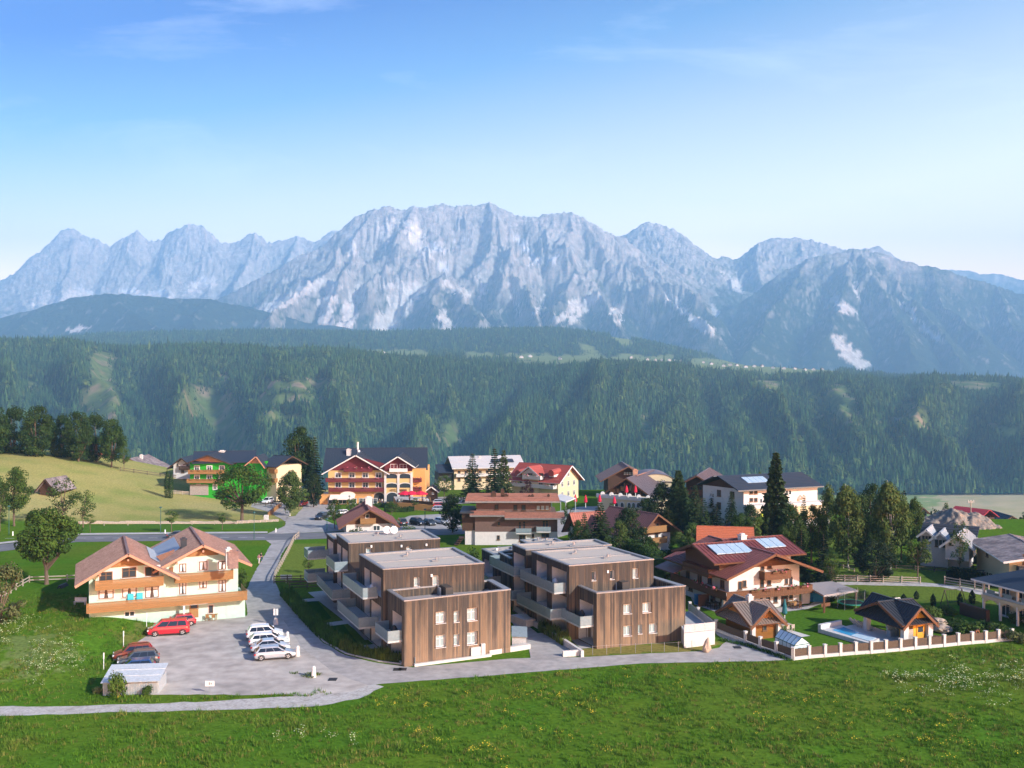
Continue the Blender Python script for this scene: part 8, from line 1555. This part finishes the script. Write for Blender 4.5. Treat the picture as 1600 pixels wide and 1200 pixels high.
for x, y in ((20, 837), (258, 834), (272, 844), (431, 832), (540, 829)): p = G(x, y); m_ = MB(); m_.lathe([(.14, -.1), (.14, .8), (.05, .95)], 8, o=p); tag(m_.build('marker_post', M_plate, None, loc=p), {20: 'white marker post by the left street lamp', 258: 'white marker post behind the dark saloon', 272: 'white marker post on the near road verge', 431: 'white marker post on the verge corner', 540: 'white marker post at the junction island'}[x], 'post', 'white road marker posts')
mb = MB()
for x, y in ((621, 1046.5), (629, 1046), (1152, 1012), (520, 1062)):
    p = G(x, y); mb.box(p.x - .45, p.x + .45, p.y - .5, p.y + .5, .03, .062)
tag(mb.build('drain_grates', M_trim), kind='structure')
# corrugated shed by the yard
a, b = G(161, 1087), G(248, 1084); csd = house('storage_shed', 'grey corrugated metal shed with flat ribbed roof beside the yard', 'shed', (a.x + 3, a.y + 2, 0)); fc = Fc(a, b); z1 = fs(fc, 165, 1066)[1]; m_ = MB(); m_.fbox(fc, 0, fc.len, -.4, z1 - .02, -3.4, 0); m_.build('wall', M_steel, csd); n = 34; m_ = MB()
for i in range(n): m_.fbox(fc, fc.len * i / n, fc.len * (i + .5) / n, -.3, z1 - .05, .002, .06)
m_.build('corrugation', M_steel, csd, kind='stuff'); slope(csd, fc, -.15, fc.len + .15, z1, .35, z1 + .75, -3.6, pmat('pale_sheet', (.46, .51, .53), .5, .15, 1, metal=.2), None, th=.05, course=1.2)
for x, y, s, lab in ((184, 1090, 1.5, 'scrubby bush against the corrugated shed'), (226, 1088, 1.2, 'low weed bush at the right of the corrugated shed'), (153, 1086, 1.0, 'brown scrub at the left corner of the corrugated shed')):
    p = G(x, y); tk, c, w = KINDS_['busho' if x == 153 else 'bush']; r = empty('shrub', p, x, lab, 'shrub'); r.scale = (s * .9, s * .9, s * (2.0 if x == 184 else 1.0)); link(bpy.data.objects.new('trunk', tk), r); link(bpy.data.objects.new('crown', c), r)
hedge([(478, 1059), (497, 1052)], 1.6, .28, M_blade, 'weedy grass patch around the yard bollard', dens=26, blade=True, name='grass_bed', cat='grass bed'); hedge([(453, 1053), (466, 1052)], .7, .18, M_blade, 'small grass tuft line left of the yard bollard', dens=22, blade=True, name='grass_bed', cat='grass bed')
for i, (x, y, z, nm) in enumerate(((605, 832, 10.6, 'left'), (616, 831.5, 10.6, 'right'))):
    p = TOP(x, 840, 9.25); r = empty('satellite_dish', p, 0, nm + ' one of the two white satellite dishes on the left block roof', 'satellite dish', 'satellite dishes on the roof'); m_ = MB(); m_.tube(p, p + Vector((0, 0, 1.0)), .05, n=6); m_.build('mast', M_metal, r); m_ = MB(); c = p + Vector((0, -.1, 1.15)); d = Vector((.15, -.9, .35)).normalized(); e = d.orthogonal().normalized(); f = d.cross(e); n = 16; ctr = c - d * .14
    for k in range(n): t0, t1 = 6.2832 * k / n, 6.2832 * (k + 1) / n; m_.face([ctr, c + (e * math.cos(t0) + f * math.sin(t0)) * .55, c + (e * math.cos(t1) + f * math.sin(t1)) * .55])
    m_.build('reflector', M_plate, r); m_ = MB(); m_.tube(ctr, c + d * .5, .02, n=4); m_.build('feed_arm', M_metal, r)

# ================================================================ GARDEN AND TERRACE THINGS
M_water = pmat('pool_water', (.02, .28, .52), .08, .05, 2, spec=.5, bump=.02, bscale=3); M_pooldeck = pmat('pool_deck', (.50, .49, .47), .85, .08, 1.2)
pc = [G(1278, 988), G(1312, 981), G(1374, 1004), G(1360, 1012)]; pl = house('swimming_pool', 'raised white rimmed swimming pool with blue water and a pale cover', 'pool', pc[0]); 
Q = [tuple(p[:2]) for p in (pc[0], pc[3], pc[2], pc[1])]; m_ = MB(); zt_ = .5; m_.prism(Q, -.2, zt_); m_.build('basin', M_kerbw, pl); Qv = [Vector(q) for q in Q]; c0 = sum(Qv, Vector((0, 0))) / 4
W4 = [Qv[0].lerp(Qv[1], .18).lerp(Qv[3].lerp(Qv[2], .18), .22), Qv[0].lerp(Qv[1], .95).lerp(Qv[3].lerp(Qv[2], .95), .22), Qv[0].lerp(Qv[1], .95).lerp(Qv[3].lerp(Qv[2], .95), .86), Qv[0].lerp(Qv[1], .18).lerp(Qv[3].lerp(Qv[2], .18), .86)]
m_ = MB(); m_.face([(p.x, p.y, zt_ + .012) for p in W4]); m_.build('water', M_water, pl); m_ = MB(); C4 = [W4[0].lerp(W4[1], .52), W4[1], W4[2], W4[3].lerp(W4[2], .52)]; m_.prism([tuple(p) for p in C4], zt_ + .016, zt_ + .06); m_.build('cover', pmat('pool_cover', (.42, .55, .62), .4, .08, 2), pl); m_ = MB(); m_.prism([tuple(p) for p in (Qv[0], Qv[0].lerp(Qv[1], .06), Qv[3].lerp(Qv[2], .06), Qv[3])], zt_, zt_ + .55); m_.build('wall', M_kerbw, pl)
sheet('pool_terrace', [(1312, 981), (1345, 974), (1420, 998), (1440, 1003), (1420, 1007), (1374, 1004)], M_pooldeck, .06, 3)
M_cush = pmat('beige_cushion', (.50, .42, .33), .9, .1, 4)
def lounger(x, y, ang, lab, grp, mat_=None, sc=1.0):
    p = G(x, y); p.z += .07; r = empty('sun_lounger', p, ang, lab, 'sun lounger', grp); r.scale = (sc,) * 3
    m_ = MB(); m_.box(-.33, .33, -.95, .35, .26, .34); link(bpy.data.objects.new('seat', m_.mesh('seat', mat_ or M_cush)), r); m_ = MB(); m_.obox((-.33, .35, .3), (.66, 0, 0), (0, .55, .5), (0, -.06, .07)); link(bpy.data.objects.new('backrest', m_.mesh('backrest', mat_ or M_cush)), r)
    m_ = MB(); [m_.box(a - .03, a + .03, b - .03, b + .03, 0, .26) for a in (-.28, .28) for b in (-.8, .25)]; link(bpy.data.objects.new('frame', m_.mesh('frame', M_metal)), r)
for i, (x, y) in enumerate(((1338, 978), (1344, 980), (1350, 982), (1356, 984))): lounger(x, y, .9, ('sun lounger by the pool nearest the lawn', 'second sun lounger from the lawn end of the pool', 'third sun lounger beside the pool', 'sun lounger by the pool nearest the pool house')[i], 'sun loungers by the pool')
for i, (x, y) in enumerate(((613, 1016.5), (620, 1018))): lounger(x, y, 2.2, ('grey lounger under the front balcony, outer one', 'grey lounger under the front balcony, next to the wall')[i], 'loungers under the left block balcony', M_steel)
for i, (x, y) in enumerate(((868, 973), (874, 975.5))): lounger(x, y, 2.2, ('pale lounger on the terrace of the right block, rear one', 'pale lounger on the terrace of the right block, front one')[i], 'loungers on the right block terrace', M_loggia)
# greenhouse
a, b = G(1211, 1013), G(1241, 1027); c_, d_ = G(1265, 1023), G(1228, 1008); gh_ = house('greenhouse', 'small glass greenhouse with dark green frame behind the fence corner', 'greenhouse', a); Pg = [a, b, c_, d_]; hw, hr_ = 1.35, 2.15; m_ = MB(); top = [p + Vector((0, 0, hw)) for p in Pg]; r0, r1_ = (Pg[0] + Pg[3]) / 2 + Vector((0, 0, hr_)), (Pg[1] + Pg[2]) / 2 + Vector((0, 0, hr_)); M_gg = pmat('greenhouse_glass', (.50, .62, .64), .12, .05, 2, spec=.6); M_gf = pmat('green_frame', (.012, .06, .05), .5, .05, 3)
n = 5
for k in range(n):
    for e0, e1 in ((0, 1), (3, 2)):
        A0, A1 = Pg[e0].lerp(Pg[e1], k / n), Pg[e0].lerp(Pg[e1], (k + 1) / n); B0, B1 = A0 + Vector((0, 0, hw)), A1 + Vector((0, 0, hw)); C0, C1 = r0.lerp(r1_, k / n), r0.lerp(r1_, (k + 1) / n)
        for qd in ([A0, A1, B1, B0], [B0, B1, C1, C0]): q = MB(); q.face(qd); q.build('pane', M_gg, gh_)
        for s_, t_ in ((A0, B0), (B0, C0), (A1, B1), (B1, C1)): m_.tube(s_, t_, .035, n=4)
for s_, t_ in ((top[0], top[1]), (top[3], top[2]), (r0, r1_), (top[0], top[3]), (top[1], top[2]), (Pg[0], Pg[1]), (Pg[1], Pg[2])): m_.tube(s_, t_, .05, n=4)
m_.build('frame', M_gf, gh_)
for A0, B0, ap in ((Pg[1], Pg[2], r1_), (Pg[3], Pg[0], r0)): q = MB(); q.face([A0, B0, B0 + Vector((0, 0, hw)), ap, A0 + Vector((0, 0, hw))]); q.build('pane', M_gg, gh_)
# trampoline
p = G(1330, 950); tm_ = empty('trampoline', p, 0, 'round trampoline with black safety net and green pad', 'trampoline'); m_ = MB(); n = 20; R_ = 1.95; m_.lathe([(R_, .75), (R_, .85), (R_ - .35, .86), (R_ - .35, .80)], n, o=p); m_.build('pad', pmat('green_pad', (.03, .22, .15), .7, .1, 3), tm_); m_ = MB(); m_.lathe([(R_ - .36, .83), (.05, .83)], n, o=p); m_.build('mat', M_black, tm_)
M_net = pmat('safety_net', (.03, .035, .04), .9, .2, 6); 
for k in range(8): t = 6.2832 * k / 8; c = p + Vector((R_ * math.cos(t), R_ * math.sin(t), 0)); q = MB(); q.tube(c, c + Vector((0, 0, 2.6)), .03, n=5); q.build('pole', M_metal, tm_)
q = MB()
for k in range(64):
    t0 = 6.2832 * k / 64; c = p + Vector(((R_ - .04) * math.cos(t0), (R_ - .04) * math.sin(t0), 0)); q.tube(c + Vector((0, 0, .86)), c + Vector((0, 0, 2.5)), .012, n=3, cap=False)
for z in np.linspace(.95, 2.5, 16):
    for k in range(24): t0, t1 = 6.2832 * k / 24, 6.2832 * (k + 1) / 24; q.tube(p + Vector(((R_ - .04) * math.cos(t0), (R_ - .04) * math.sin(t0), z)), p + Vector(((R_ - .04) * math.cos(t1), (R_ - .04) * math.sin(t1), z)), .011, n=3, cap=False)
q.build('safety_net', M_net, tm_)
def aframe(x0, y0, x1, y1, h, label, cat, mat_, cross=True):
    A, B = G(x0, y0), G(x1, y1); r = empty('swing_frame', A, 0, label, cat); u = (B - A).normalized(); n_ = Vector((-u.y, u.x, 0))
    for p in (A, B):
        for s in (-1, 1): m_ = MB(); m_.tube(p + n_ * s * .9, p + Vector((0, 0, h)), .06, n=6); m_.build('leg', mat_, r)
    m_ = MB(); m_.tube(A + Vector((0, 0, h)), B + Vector((0, 0, h)), .06, n=6); m_.build('beam', mat_, r)
    for t in (.35, .62): c = A.lerp(B, t); m_ = MB(); [m_.tube(c + u * s + Vector((0, 0, .55)), c + u * s + Vector((0, 0, h)), .012, n=4) for s in (-.2, .2)]; m_.box(c.x - .25, c.x + .25, c.y - .1, c.y + .1, c.z + .5, c.z + .55); m_.build('swing_seat', M_black, r)
aframe(1476, 947, 1503, 945, 2.3, 'dark swing frame on the shaded garden lawn', 'swing', M_darkrail); aframe(1398, 960, 1406, 959, 2.2, 'white double A frame behind the pool house roof', 'climbing frame', M_wframe)
# parasols, tables, chairs
def parasol(p, h, label, group, mat_, open_=True, r_=1.6):
    r = empty('parasol', p, 0, label, 'parasol', group); m_ = MB(); m_.tube(p, p + Vector((0, 0, h)), .035, n=6); m_.build('pole', M_wframe, r); m_ = MB()
    if open_: m_.lathe([(r_, h - .75), (r_ * .5, h - .3), (.05, h)], 8, o=p); m_.lathe([(r_ * 1.0, h - .95), (r_ * 1.0, h - .75)], 8, o=p)
    else: m_.lathe([(.06, h * .38), (.20, h * .45), (.15, h * .7), (.04, h)], 8, o=p)
    m_.build('canopy', mat_, r); return r
M_redc = pmat('red_canvas', (.55, .015, .05), .8, .08, 3); M_tealc = pmat('teal_canvas', (.02, .12, .14), .8, .08, 3)
tz_ = px2w(650, 786.5, 266).z
for x, lab in ((633, 'left open red parasol on the hotel terrace'), (643, 'open red parasol between the outer two on the hotel terrace'), (657, 'right open red parasol on the hotel terrace')): q = px2w(x, 786, 268); q.z = tz_ + .05; parasol(q, 3.1, lab, 'red parasols on the hotel terrace', M_redc, True, 2.0)
for x, y, D, lab in ((899, 792, 240, 'folded red parasol nearest the street pavilion'), (915, 793, 240, 'second folded red parasol from the street pavilion'), (937, 792, 240, 'folded red parasol at the left end of the arcade'), (960, 795, 236, 'folded red parasol before the arcade arches'), (979, 777, 250, 'folded red parasol on the arcade roof, left'), (993, 777, 250, 'folded red parasol on the arcade roof, right')):
    q = px2w(x, y, D); parasol(q, 3.0, lab, 'folded red parasols by the arcade', M_redc, False).scale = (2.2, 2.2, 1)
parasol(G(1226, 976), 3.4, 'folded teal parasol on the chalet lawn', None, M_tealc, False).scale = (1.8, 1.8, 1)
def table_set(x, y, lab, ang=0, D=None, mat_=None, zz=None, n=4, sc=1.0):
    p = px2w(x, y, D) if D else G(x, y); p.z = (zz if zz is not None else p.z) + .06; mat_ = mat_ or M_hwood; r = empty('garden_table', p, ang, lab, 'table'); r.scale = (sc,) * 3; m_ = MB(); m_.box(-.8, .8, -.45, .45, .70, .75); link(bpy.data.objects.new('tabletop', m_.mesh('tabletop', mat_)), r)
    for a in (-.7, .7):
        for b in (-.36, .36): m_ = MB(); m_.box(a - .04, a + .04, b - .04, b + .04, 0, .70); link(bpy.data.objects.new('leg', m_.mesh('leg', mat_)), r)
    for k in range(n):
        t = ((-.4, -.85, 0), (.4, -.85, 0), (-.4, .85, math.pi), (.4, .85, math.pi))[k]; c = Vector((t[0], t[1], 0)) * sc; c.rotate(Matrix.Rotation(ang, 3, 'Z')); ch_ = empty('chair', p + c, ang + t[2], ('front left', 'front right', 'rear left', 'rear right')[k] + ' chair at the ' + lab, 'chair', 'chairs at the ' + lab); ch_.scale = (sc,) * 3
        s_ = MB(); s_.box(-.22, .22, -.22, .22, .42, .46); link(bpy.data.objects.new('seat', s_.mesh('seat', mat_)), ch_); s_ = MB(); s_.box(-.22, .22, -.24, -.20, .46, .92); link(bpy.data.objects.new('backrest', s_.mesh('backrest', mat_)), ch_); s_ = MB(); [s_.box(a - .02, a + .02, b - .02, b + .02, 0, .42) for a in (-.19, .19) for b in (-.19, .19)]; link(bpy.data.objects.new('legs', s_.mesh('legs', mat_)), ch_)
table_set(1240, 949, 'wooden table on the chalet terrace right side', .3); table_set(1165, 956, 'wooden table by the chalet terrace door', .3); table_set(1227, 985, 'pale table on the shed terrace', .4, mat_=M_rail); table_set(331, 968, 'bench table in front of the guest house door', .1, mat_=M_hwood, n=2); table_set(1115, 950, 'dark lounge set beside the chalet left wall', .4, mat_=M_dwood)
for i, (x, lab) in enumerate(((626, 'dining table at the left of the orange terrace'), (650, 'dining table in the middle of the orange terrace'), (666, 'dining table at the right of the orange terrace'))): table_set(x, 786, lab, .2, 268, M_steel, tz_, 4)
sheet('terrace_paving', [(1213, 1000), (1232, 984), (1266, 994), (1240, 998)], M_pooldeck, .05, 3)
p = G(1091, 944); m_ = MB(); m_.box(p.x - .5, p.x + .5, p.y - .4, p.y + .4, 0, 1.25); m_.box(p.x - .54, p.x + .54, p.y - .44, p.y + .44, 1.253, 1.38); m_.tube((p.x - .5, p.y + .3, .12), (p.x + .5, p.y + .3, .12), .14, n=8); tag(m_.build('wheelie_bin', pmat('blue_plastic', (.02, .14, .30), .5, .08, 3), None, loc=p), 'blue refuse bin beside the chalet left wall', 'bin')
p = G(1100, 948); m_ = MB(); m_.obox((p.x - .8, p.y, 0), (1.6, .4, 0), (-.02, .1, 0), (0, 0, 1.7)); tag(m_.build('screen_panel', M_wood, None, loc=p), 'brown timber screen next to the blue bin', 'screen')
for x, y, w, h_, lab in ((1473, 988, 2.6, 1.0, 'pale boulder right of the pool house'), (1466, 976, 2.4, .9, 'flat topped boulder behind the pool house'), (1505, 1000, 1.6, .5, 'low stones of the rockery near the kneeling gardener'), (1540, 998, 1.8, .5, 'low rockery stones near the fence end')): rock('boulder', G(x, y), w, h_, M_stone_t, lab, 'boulder', int(x), .8)
p = G(1471, 1002); m_ = MB(); m_.obox((p.x - 1.4, p.y - .5, .5), (2.2, -.3, -.3), (.1, 1.2, .1), (0, 0, .12)); m_.box(p.x - 1.0, p.x - .9, p.y, p.y + .1, 0, .5); tag(m_.build('sandpit_lid', M_dwood, None, loc=p), 'dark tilted sandpit lid beside the pool house', 'lid')
# playhouse and bench by the guest house, shower post, net fence
ph_ = house('playhouse', 'small dark timber playhouse with peaked roof under the round tree', 'playhouse', G(93, 918)); fc = Fc(G(86, 919), G(102, 919)); m_ = MB(); m_.fbox(fc, .2, fc.len - .2, 0, 1.2, -1.6, 0); m_.build('wall', M_dwood, ph_); gable_roof(ph_, fc, fc.len, 1.7, 1.2, .8, .35, .3, .3, M_dark, None, seam=.3, thick=.08)
p = G(125, 945); m_ = MB(); m_.box(-.8, .8, -.25, .25, .40, .46); m_.box(-.8, .8, .22, .28, .46, .95); [m_.box(a - .05, a + .05, -.2, .2, 0, .40) for a in (-.7, .7)]; o = bpy.data.objects.new('garden_bench', m_.mesh('garden_bench', M_loggia)); o.location = p; link(o); tag(o, 'pale garden bench in the shade left of the guest house', 'bench')
for x, y, lab in ((204, 933, 'left turquoise chair on the long guest house balcony'), (218, 931.5, 'right turquoise chair on the long guest house balcony')):
    s, z = fs(fA, x, 940); q = fA.P(s, fs(fA, 135, 955.5)[1] + .2 + (fs(fA, 384, 939)[1] - fs(fA, 135, 955.5)[1]) * 0, .6); q.z = fs(fA, 135, 955.5)[1] + .2; r = empty('balcony_chair', q, fA.ang, lab, 'chair', 'turquoise balcony chairs'); r.scale = (1.25,) * 3; s_ = MB(); s_.box(-.3, .3, -.3, .3, .38, .44); link(bpy.data.objects.new('seat', s_.mesh('seat', pmat('turquoise_cloth', (.05, .38, .45), .8, .05, 3))), r); s_ = MB(); s_.box(-.3, .3, .26, .32, .44, 1.35); link(bpy.data.objects.new('backrest', s_.mesh('backrest', MATS['turquoise_cloth'])), r); s_ = MB(); [s_.box(a - .03, a + .03, b - .03, b + .03, 0, .38) for a in (-.26, .26) for b in (-.26, .26)]; link(bpy.data.objects.new('legs', s_.mesh('legs', M_metal)), r)
# covered barbecue and furniture on the balconies of the blocks
for fcq, s_, z_, lab in ((b1[3], l1.len * .66, 3.0, 'covered hanging chair on the front balcony of the left block'), (b2[3], l2.len * .72, .35 + 2 * LZ + .5, 'covered parasol on the upper balcony of the left block'), (c1[3], lp1.len * .55, 2.85, 'black barbecue on the front balcony of the right block'), (c2_[3], lp2.len * .75, .35 + 2 * LZ + .2, 'rattan table on the upper balcony of the right block')):
    p = fcq.P(s_, z_, .55); m_ = MB(); m_.lathe([(.32, .02), (.34, .5), (.42, .8), (.25, 1.15), (.06, 1.3)], 10, o=p); tag(m_.build('covered_furniture', M_trim if 'black' in lab or 'hanging' in lab else M_steel, None, smooth=True, loc=p), lab, 'furniture')
# utility mast by the mound and the mound of earth
p = px2w(1517, 826, 250); m_ = MB(); h_ = (826 - 783) * 250 / F; um = empty('utility_pole', p, 0, 'wooden power pole with cross arm behind the earth mound', 'pole'); m_.tube(p, p + Vector((0, 0, h_)), .16, .11, n=7); m_.build('pole', M_rail, um); m_ = MB(); m_.box(p.x - .8, p.x + .9, p.y - .1, p.y + .1, p.z + h_ - .35, p.z + h_ - .1); m_.build('cross_arm', M_metal, um)
for dx in (-.6, 0, .7): m_ = MB(); m_.tube(p + Vector((dx, 0, h_ - .1)), p + Vector((dx, 0, h_ + .3)), .06, n=5); m_.build('insulator', M_plate, um)
c0 = px2w(1496, 838, 232); n = 90; gx, gy = np.meshgrid(np.linspace(-13, 13, n), np.linspace(-12, 12, n)); hh = np.clip(1 - ((gx - .2) / 11.8) ** 2 - (gy / 10.5) ** 2, 0, None) ** .8 * 6.2; hh = hh * (1 + .16 * fbm(gx / 4, gy / 4, 5, 4)) - .5 * ridged(gx / 2.2, gy / 5, 9, 3) * (hh > .3) - .3
em = grid_mesh('earth_mound', gx + c0.x, gy + c0.y, hh + np.minimum(c0.z, g(gx + c0.x, gy + c0.y)) + .4, pmat('excavated_earth', (.185, .16, .135), .95, .3, .5, c2=(.27, .205, .15), mix=(.5, .66), bump=.3, bscale=1.2), None); tag(em, 'big heap of excavated earth behind the pale roofed bungalow', 'earth mound', None, 'thing')

# ================================================================ PEOPLE
M_skin = pmat('skin', (.45, .27, .19), .7, .05, 5); M_hair = pmat('brown_hair', (.05, .03, .02), .8, .2, 9)
def skin_mesh(name, V, E, Rr, mat_, lv=1):
    me = bpy.data.meshes.new(name + '_cage'); me.from_pydata(V, E, []); o = bpy.data.objects.new(name + '_cage', me); COL.objects.link(o); md = o.modifiers.new('s', 'SKIN'); sv = me.skin_vertices[0].data
    for i, r in enumerate(Rr): sv[i].radius = (r, r)
    sv[0].use_root = True; sb = o.modifiers.new('d', 'SUBSURF'); sb.levels = lv; dg = bpy.context.evaluated_depsgraph_get(); m2 = bpy.data.meshes.new_from_object(o.evaluated_get(dg)); m2.name = name; bpy.data.objects.remove(o); m2.materials.clear(); m2.materials.append(mat_)
    m2.polygons.foreach_set('use_smooth', [True] * len(m2.polygons)); return m2
def person(p, ang, label, top, legs, pose='stand', sc=1.0):
    r = empty('person', p, ang, label, 'person'); r.scale = (sc,) * 3
    b = .55 if pose == 'bend' else 0.0           # forward lean of the trunk
    def tr(x, y, z):                              # trunk points lean about the hip
        dz = z - .92; return (x, y - dz * math.sin(b * 1.6) if b else y, .92 + dz * math.cos(b * 1.6) if b else z)
    st = .16 if pose == 'walk' else .04; V = [tr(0, 0, .95), tr(0, 0, 1.15), tr(0, 0, 1.38), tr(0, -.01, 1.50), tr(0, -.02, 1.60), tr(0, -.02, 1.70)]; E = [(0, 1), (1, 2), (2, 3), (3, 4), (4, 5)]; Rr = [.135, .125, .13, .055, .095, .085]
    for s in (-1, 1):
        k = len(V); V += [(s * .10, 0, .88), (s * .10, -st * s * .5 - .03, .48), (s * .10, -st * s, .09), (s * .11, -st * s - .15, .04)]; E += [(0, k), (k, k + 1), (k + 1, k + 2), (k + 2, k + 3)]; Rr += [.095, .065, .045, .04]
        k = len(V); hd = -.55 if pose == 'bend' else 0; V += [tr(s * .19, 0, 1.40), (lambda t: (t[0], t[1] + .03 + st * s * .6, t[2]))(tr(s * .25, 0, 1.14)) if not b else (s * .24, -.52, .78), (s * .26, -.06 + st * s, .90) if not b else (s * .2, -.62, .5)]; E += [(2, k), (k, k + 1), (k + 1, k + 2)]; Rr += [.062, .045, .036]
        h0 = Vector(V[-1]); 
        for f in range(5): k2 = len(V); o_ = (f - 2) * .018; V += [tuple(h0 + Vector((s * .0, o_, -.08 - .012 * (2 - abs(f - 2))))) if f else tuple(h0 + Vector((-s * .03, -.045, -.06)))]; E += [(k + 2, k2)]; Rr += [.010]
    link(bpy.data.objects.new('body', skin_mesh('body', V, E, Rr, M_skin)), r)
    sh = list(range(3)); Vs = [V[0], V[1], V[2]]; Es = [(0, 1), (1, 2)]; Rs = [.15, .142, .15]
    for s, o_ in ((-1, 10), (1, 22)):
        pass
    arms = [i for i in range(len(V)) if abs(Rr[i] - .062) < 1e-6]
    for i in arms: k = len(Vs); Vs += [V[i], V[i + 1]]; Es += [(2, k), (k, k + 1)]; Rs += [.078, .06]
    link(bpy.data.objects.new('shirt', skin_mesh('shirt', Vs, Es, Rs, top)), r); lg = [i for i in range(len(V)) if abs(Rr[i] - .095) < 1e-6 and i > 5]; Vt = [V[0]]; Et = []; Rt = [.148]
    for i in lg: k = len(Vt); Vt += [V[i], V[i + 1], V[i + 2]]; Et += [(0, k), (k, k + 1), (k + 1, k + 2)]; Rt += [.108, .082, .062]
    link(bpy.data.objects.new('trousers', skin_mesh('trousers', Vt, Et, Rt, legs)), r)
    hp = Vector(V[5]); m_ = MB(); m_.lathe([(.098, -.06), (.112, .0), (.095, .07), (.03, .105)], 10, o=(hp.x, hp.y + .015, hp.z)); link(bpy.data.objects.new('hair', m_.mesh('hair', M_hair, smooth=True)), r)
    f = Vector(V[4]); m_ = MB(); m_.box(f.x - .012, f.x + .012, f.y - .125, f.y - .09, f.z - .01, f.z + .03); [m_.box(f.x + s * .035 - .012, f.x + s * .035 + .012, f.y - .10, f.y - .09, f.z + .03, f.z + .045) for s in (-1, 1)]; m_.box(f.x - .025, f.x + .025, f.y - .10, f.y - .085, f.z - .045, f.z - .035); link(bpy.data.objects.new('face', m_.mesh('face', M_hair)), r); return r
M_cl = [pmat('cream_cloth', (.62, .58, .52), .9, .05, 5), pmat('black_cloth', (.025, .025, .03), .9, .05, 5), pmat('blue_cloth_dark', (.03, .05, .12), .9, .05, 5), pmat('orange_cloth', (.50, .17, .06), .9, .05, 5), pmat('pink_cloth', (.5, .2, .22), .9, .05, 5)]
q = G(404.5, 881); q.z += .03; person(q, 2.6, 'person in pale clothes walking up the side road verge', M_cl[4], M_cl[0], 'walk'); q = G(408, 878.5); q.z += .03; person(q, 2.6, 'person in dark clothes walking beside the pale dressed one', M_cl[1], M_cl[2], 'walk'); person(G(1523, 999), .4, 'person in orange top bending over the rockery by the fence', M_cl[3], M_cl[2], 'bend')
for i, (x, D, lab, t, l) in enumerate(((597, 279, 'person in white standing under the hotel entrance arch', 0, 2), (593, 279, 'person in black standing under the hotel entrance arch', 1, 1), (640, 269, 'person in pink standing among the orange terrace tables', 4, 2), (660, 269, 'person in black standing at the orange terrace railing', 1, 2))):
    q = px2w(x, 784, D); q.z = tz_ + .05 if x > 610 else gz(q.x, q.y); person(q, .3 * i, lab, M_cl[t], M_cl[l])
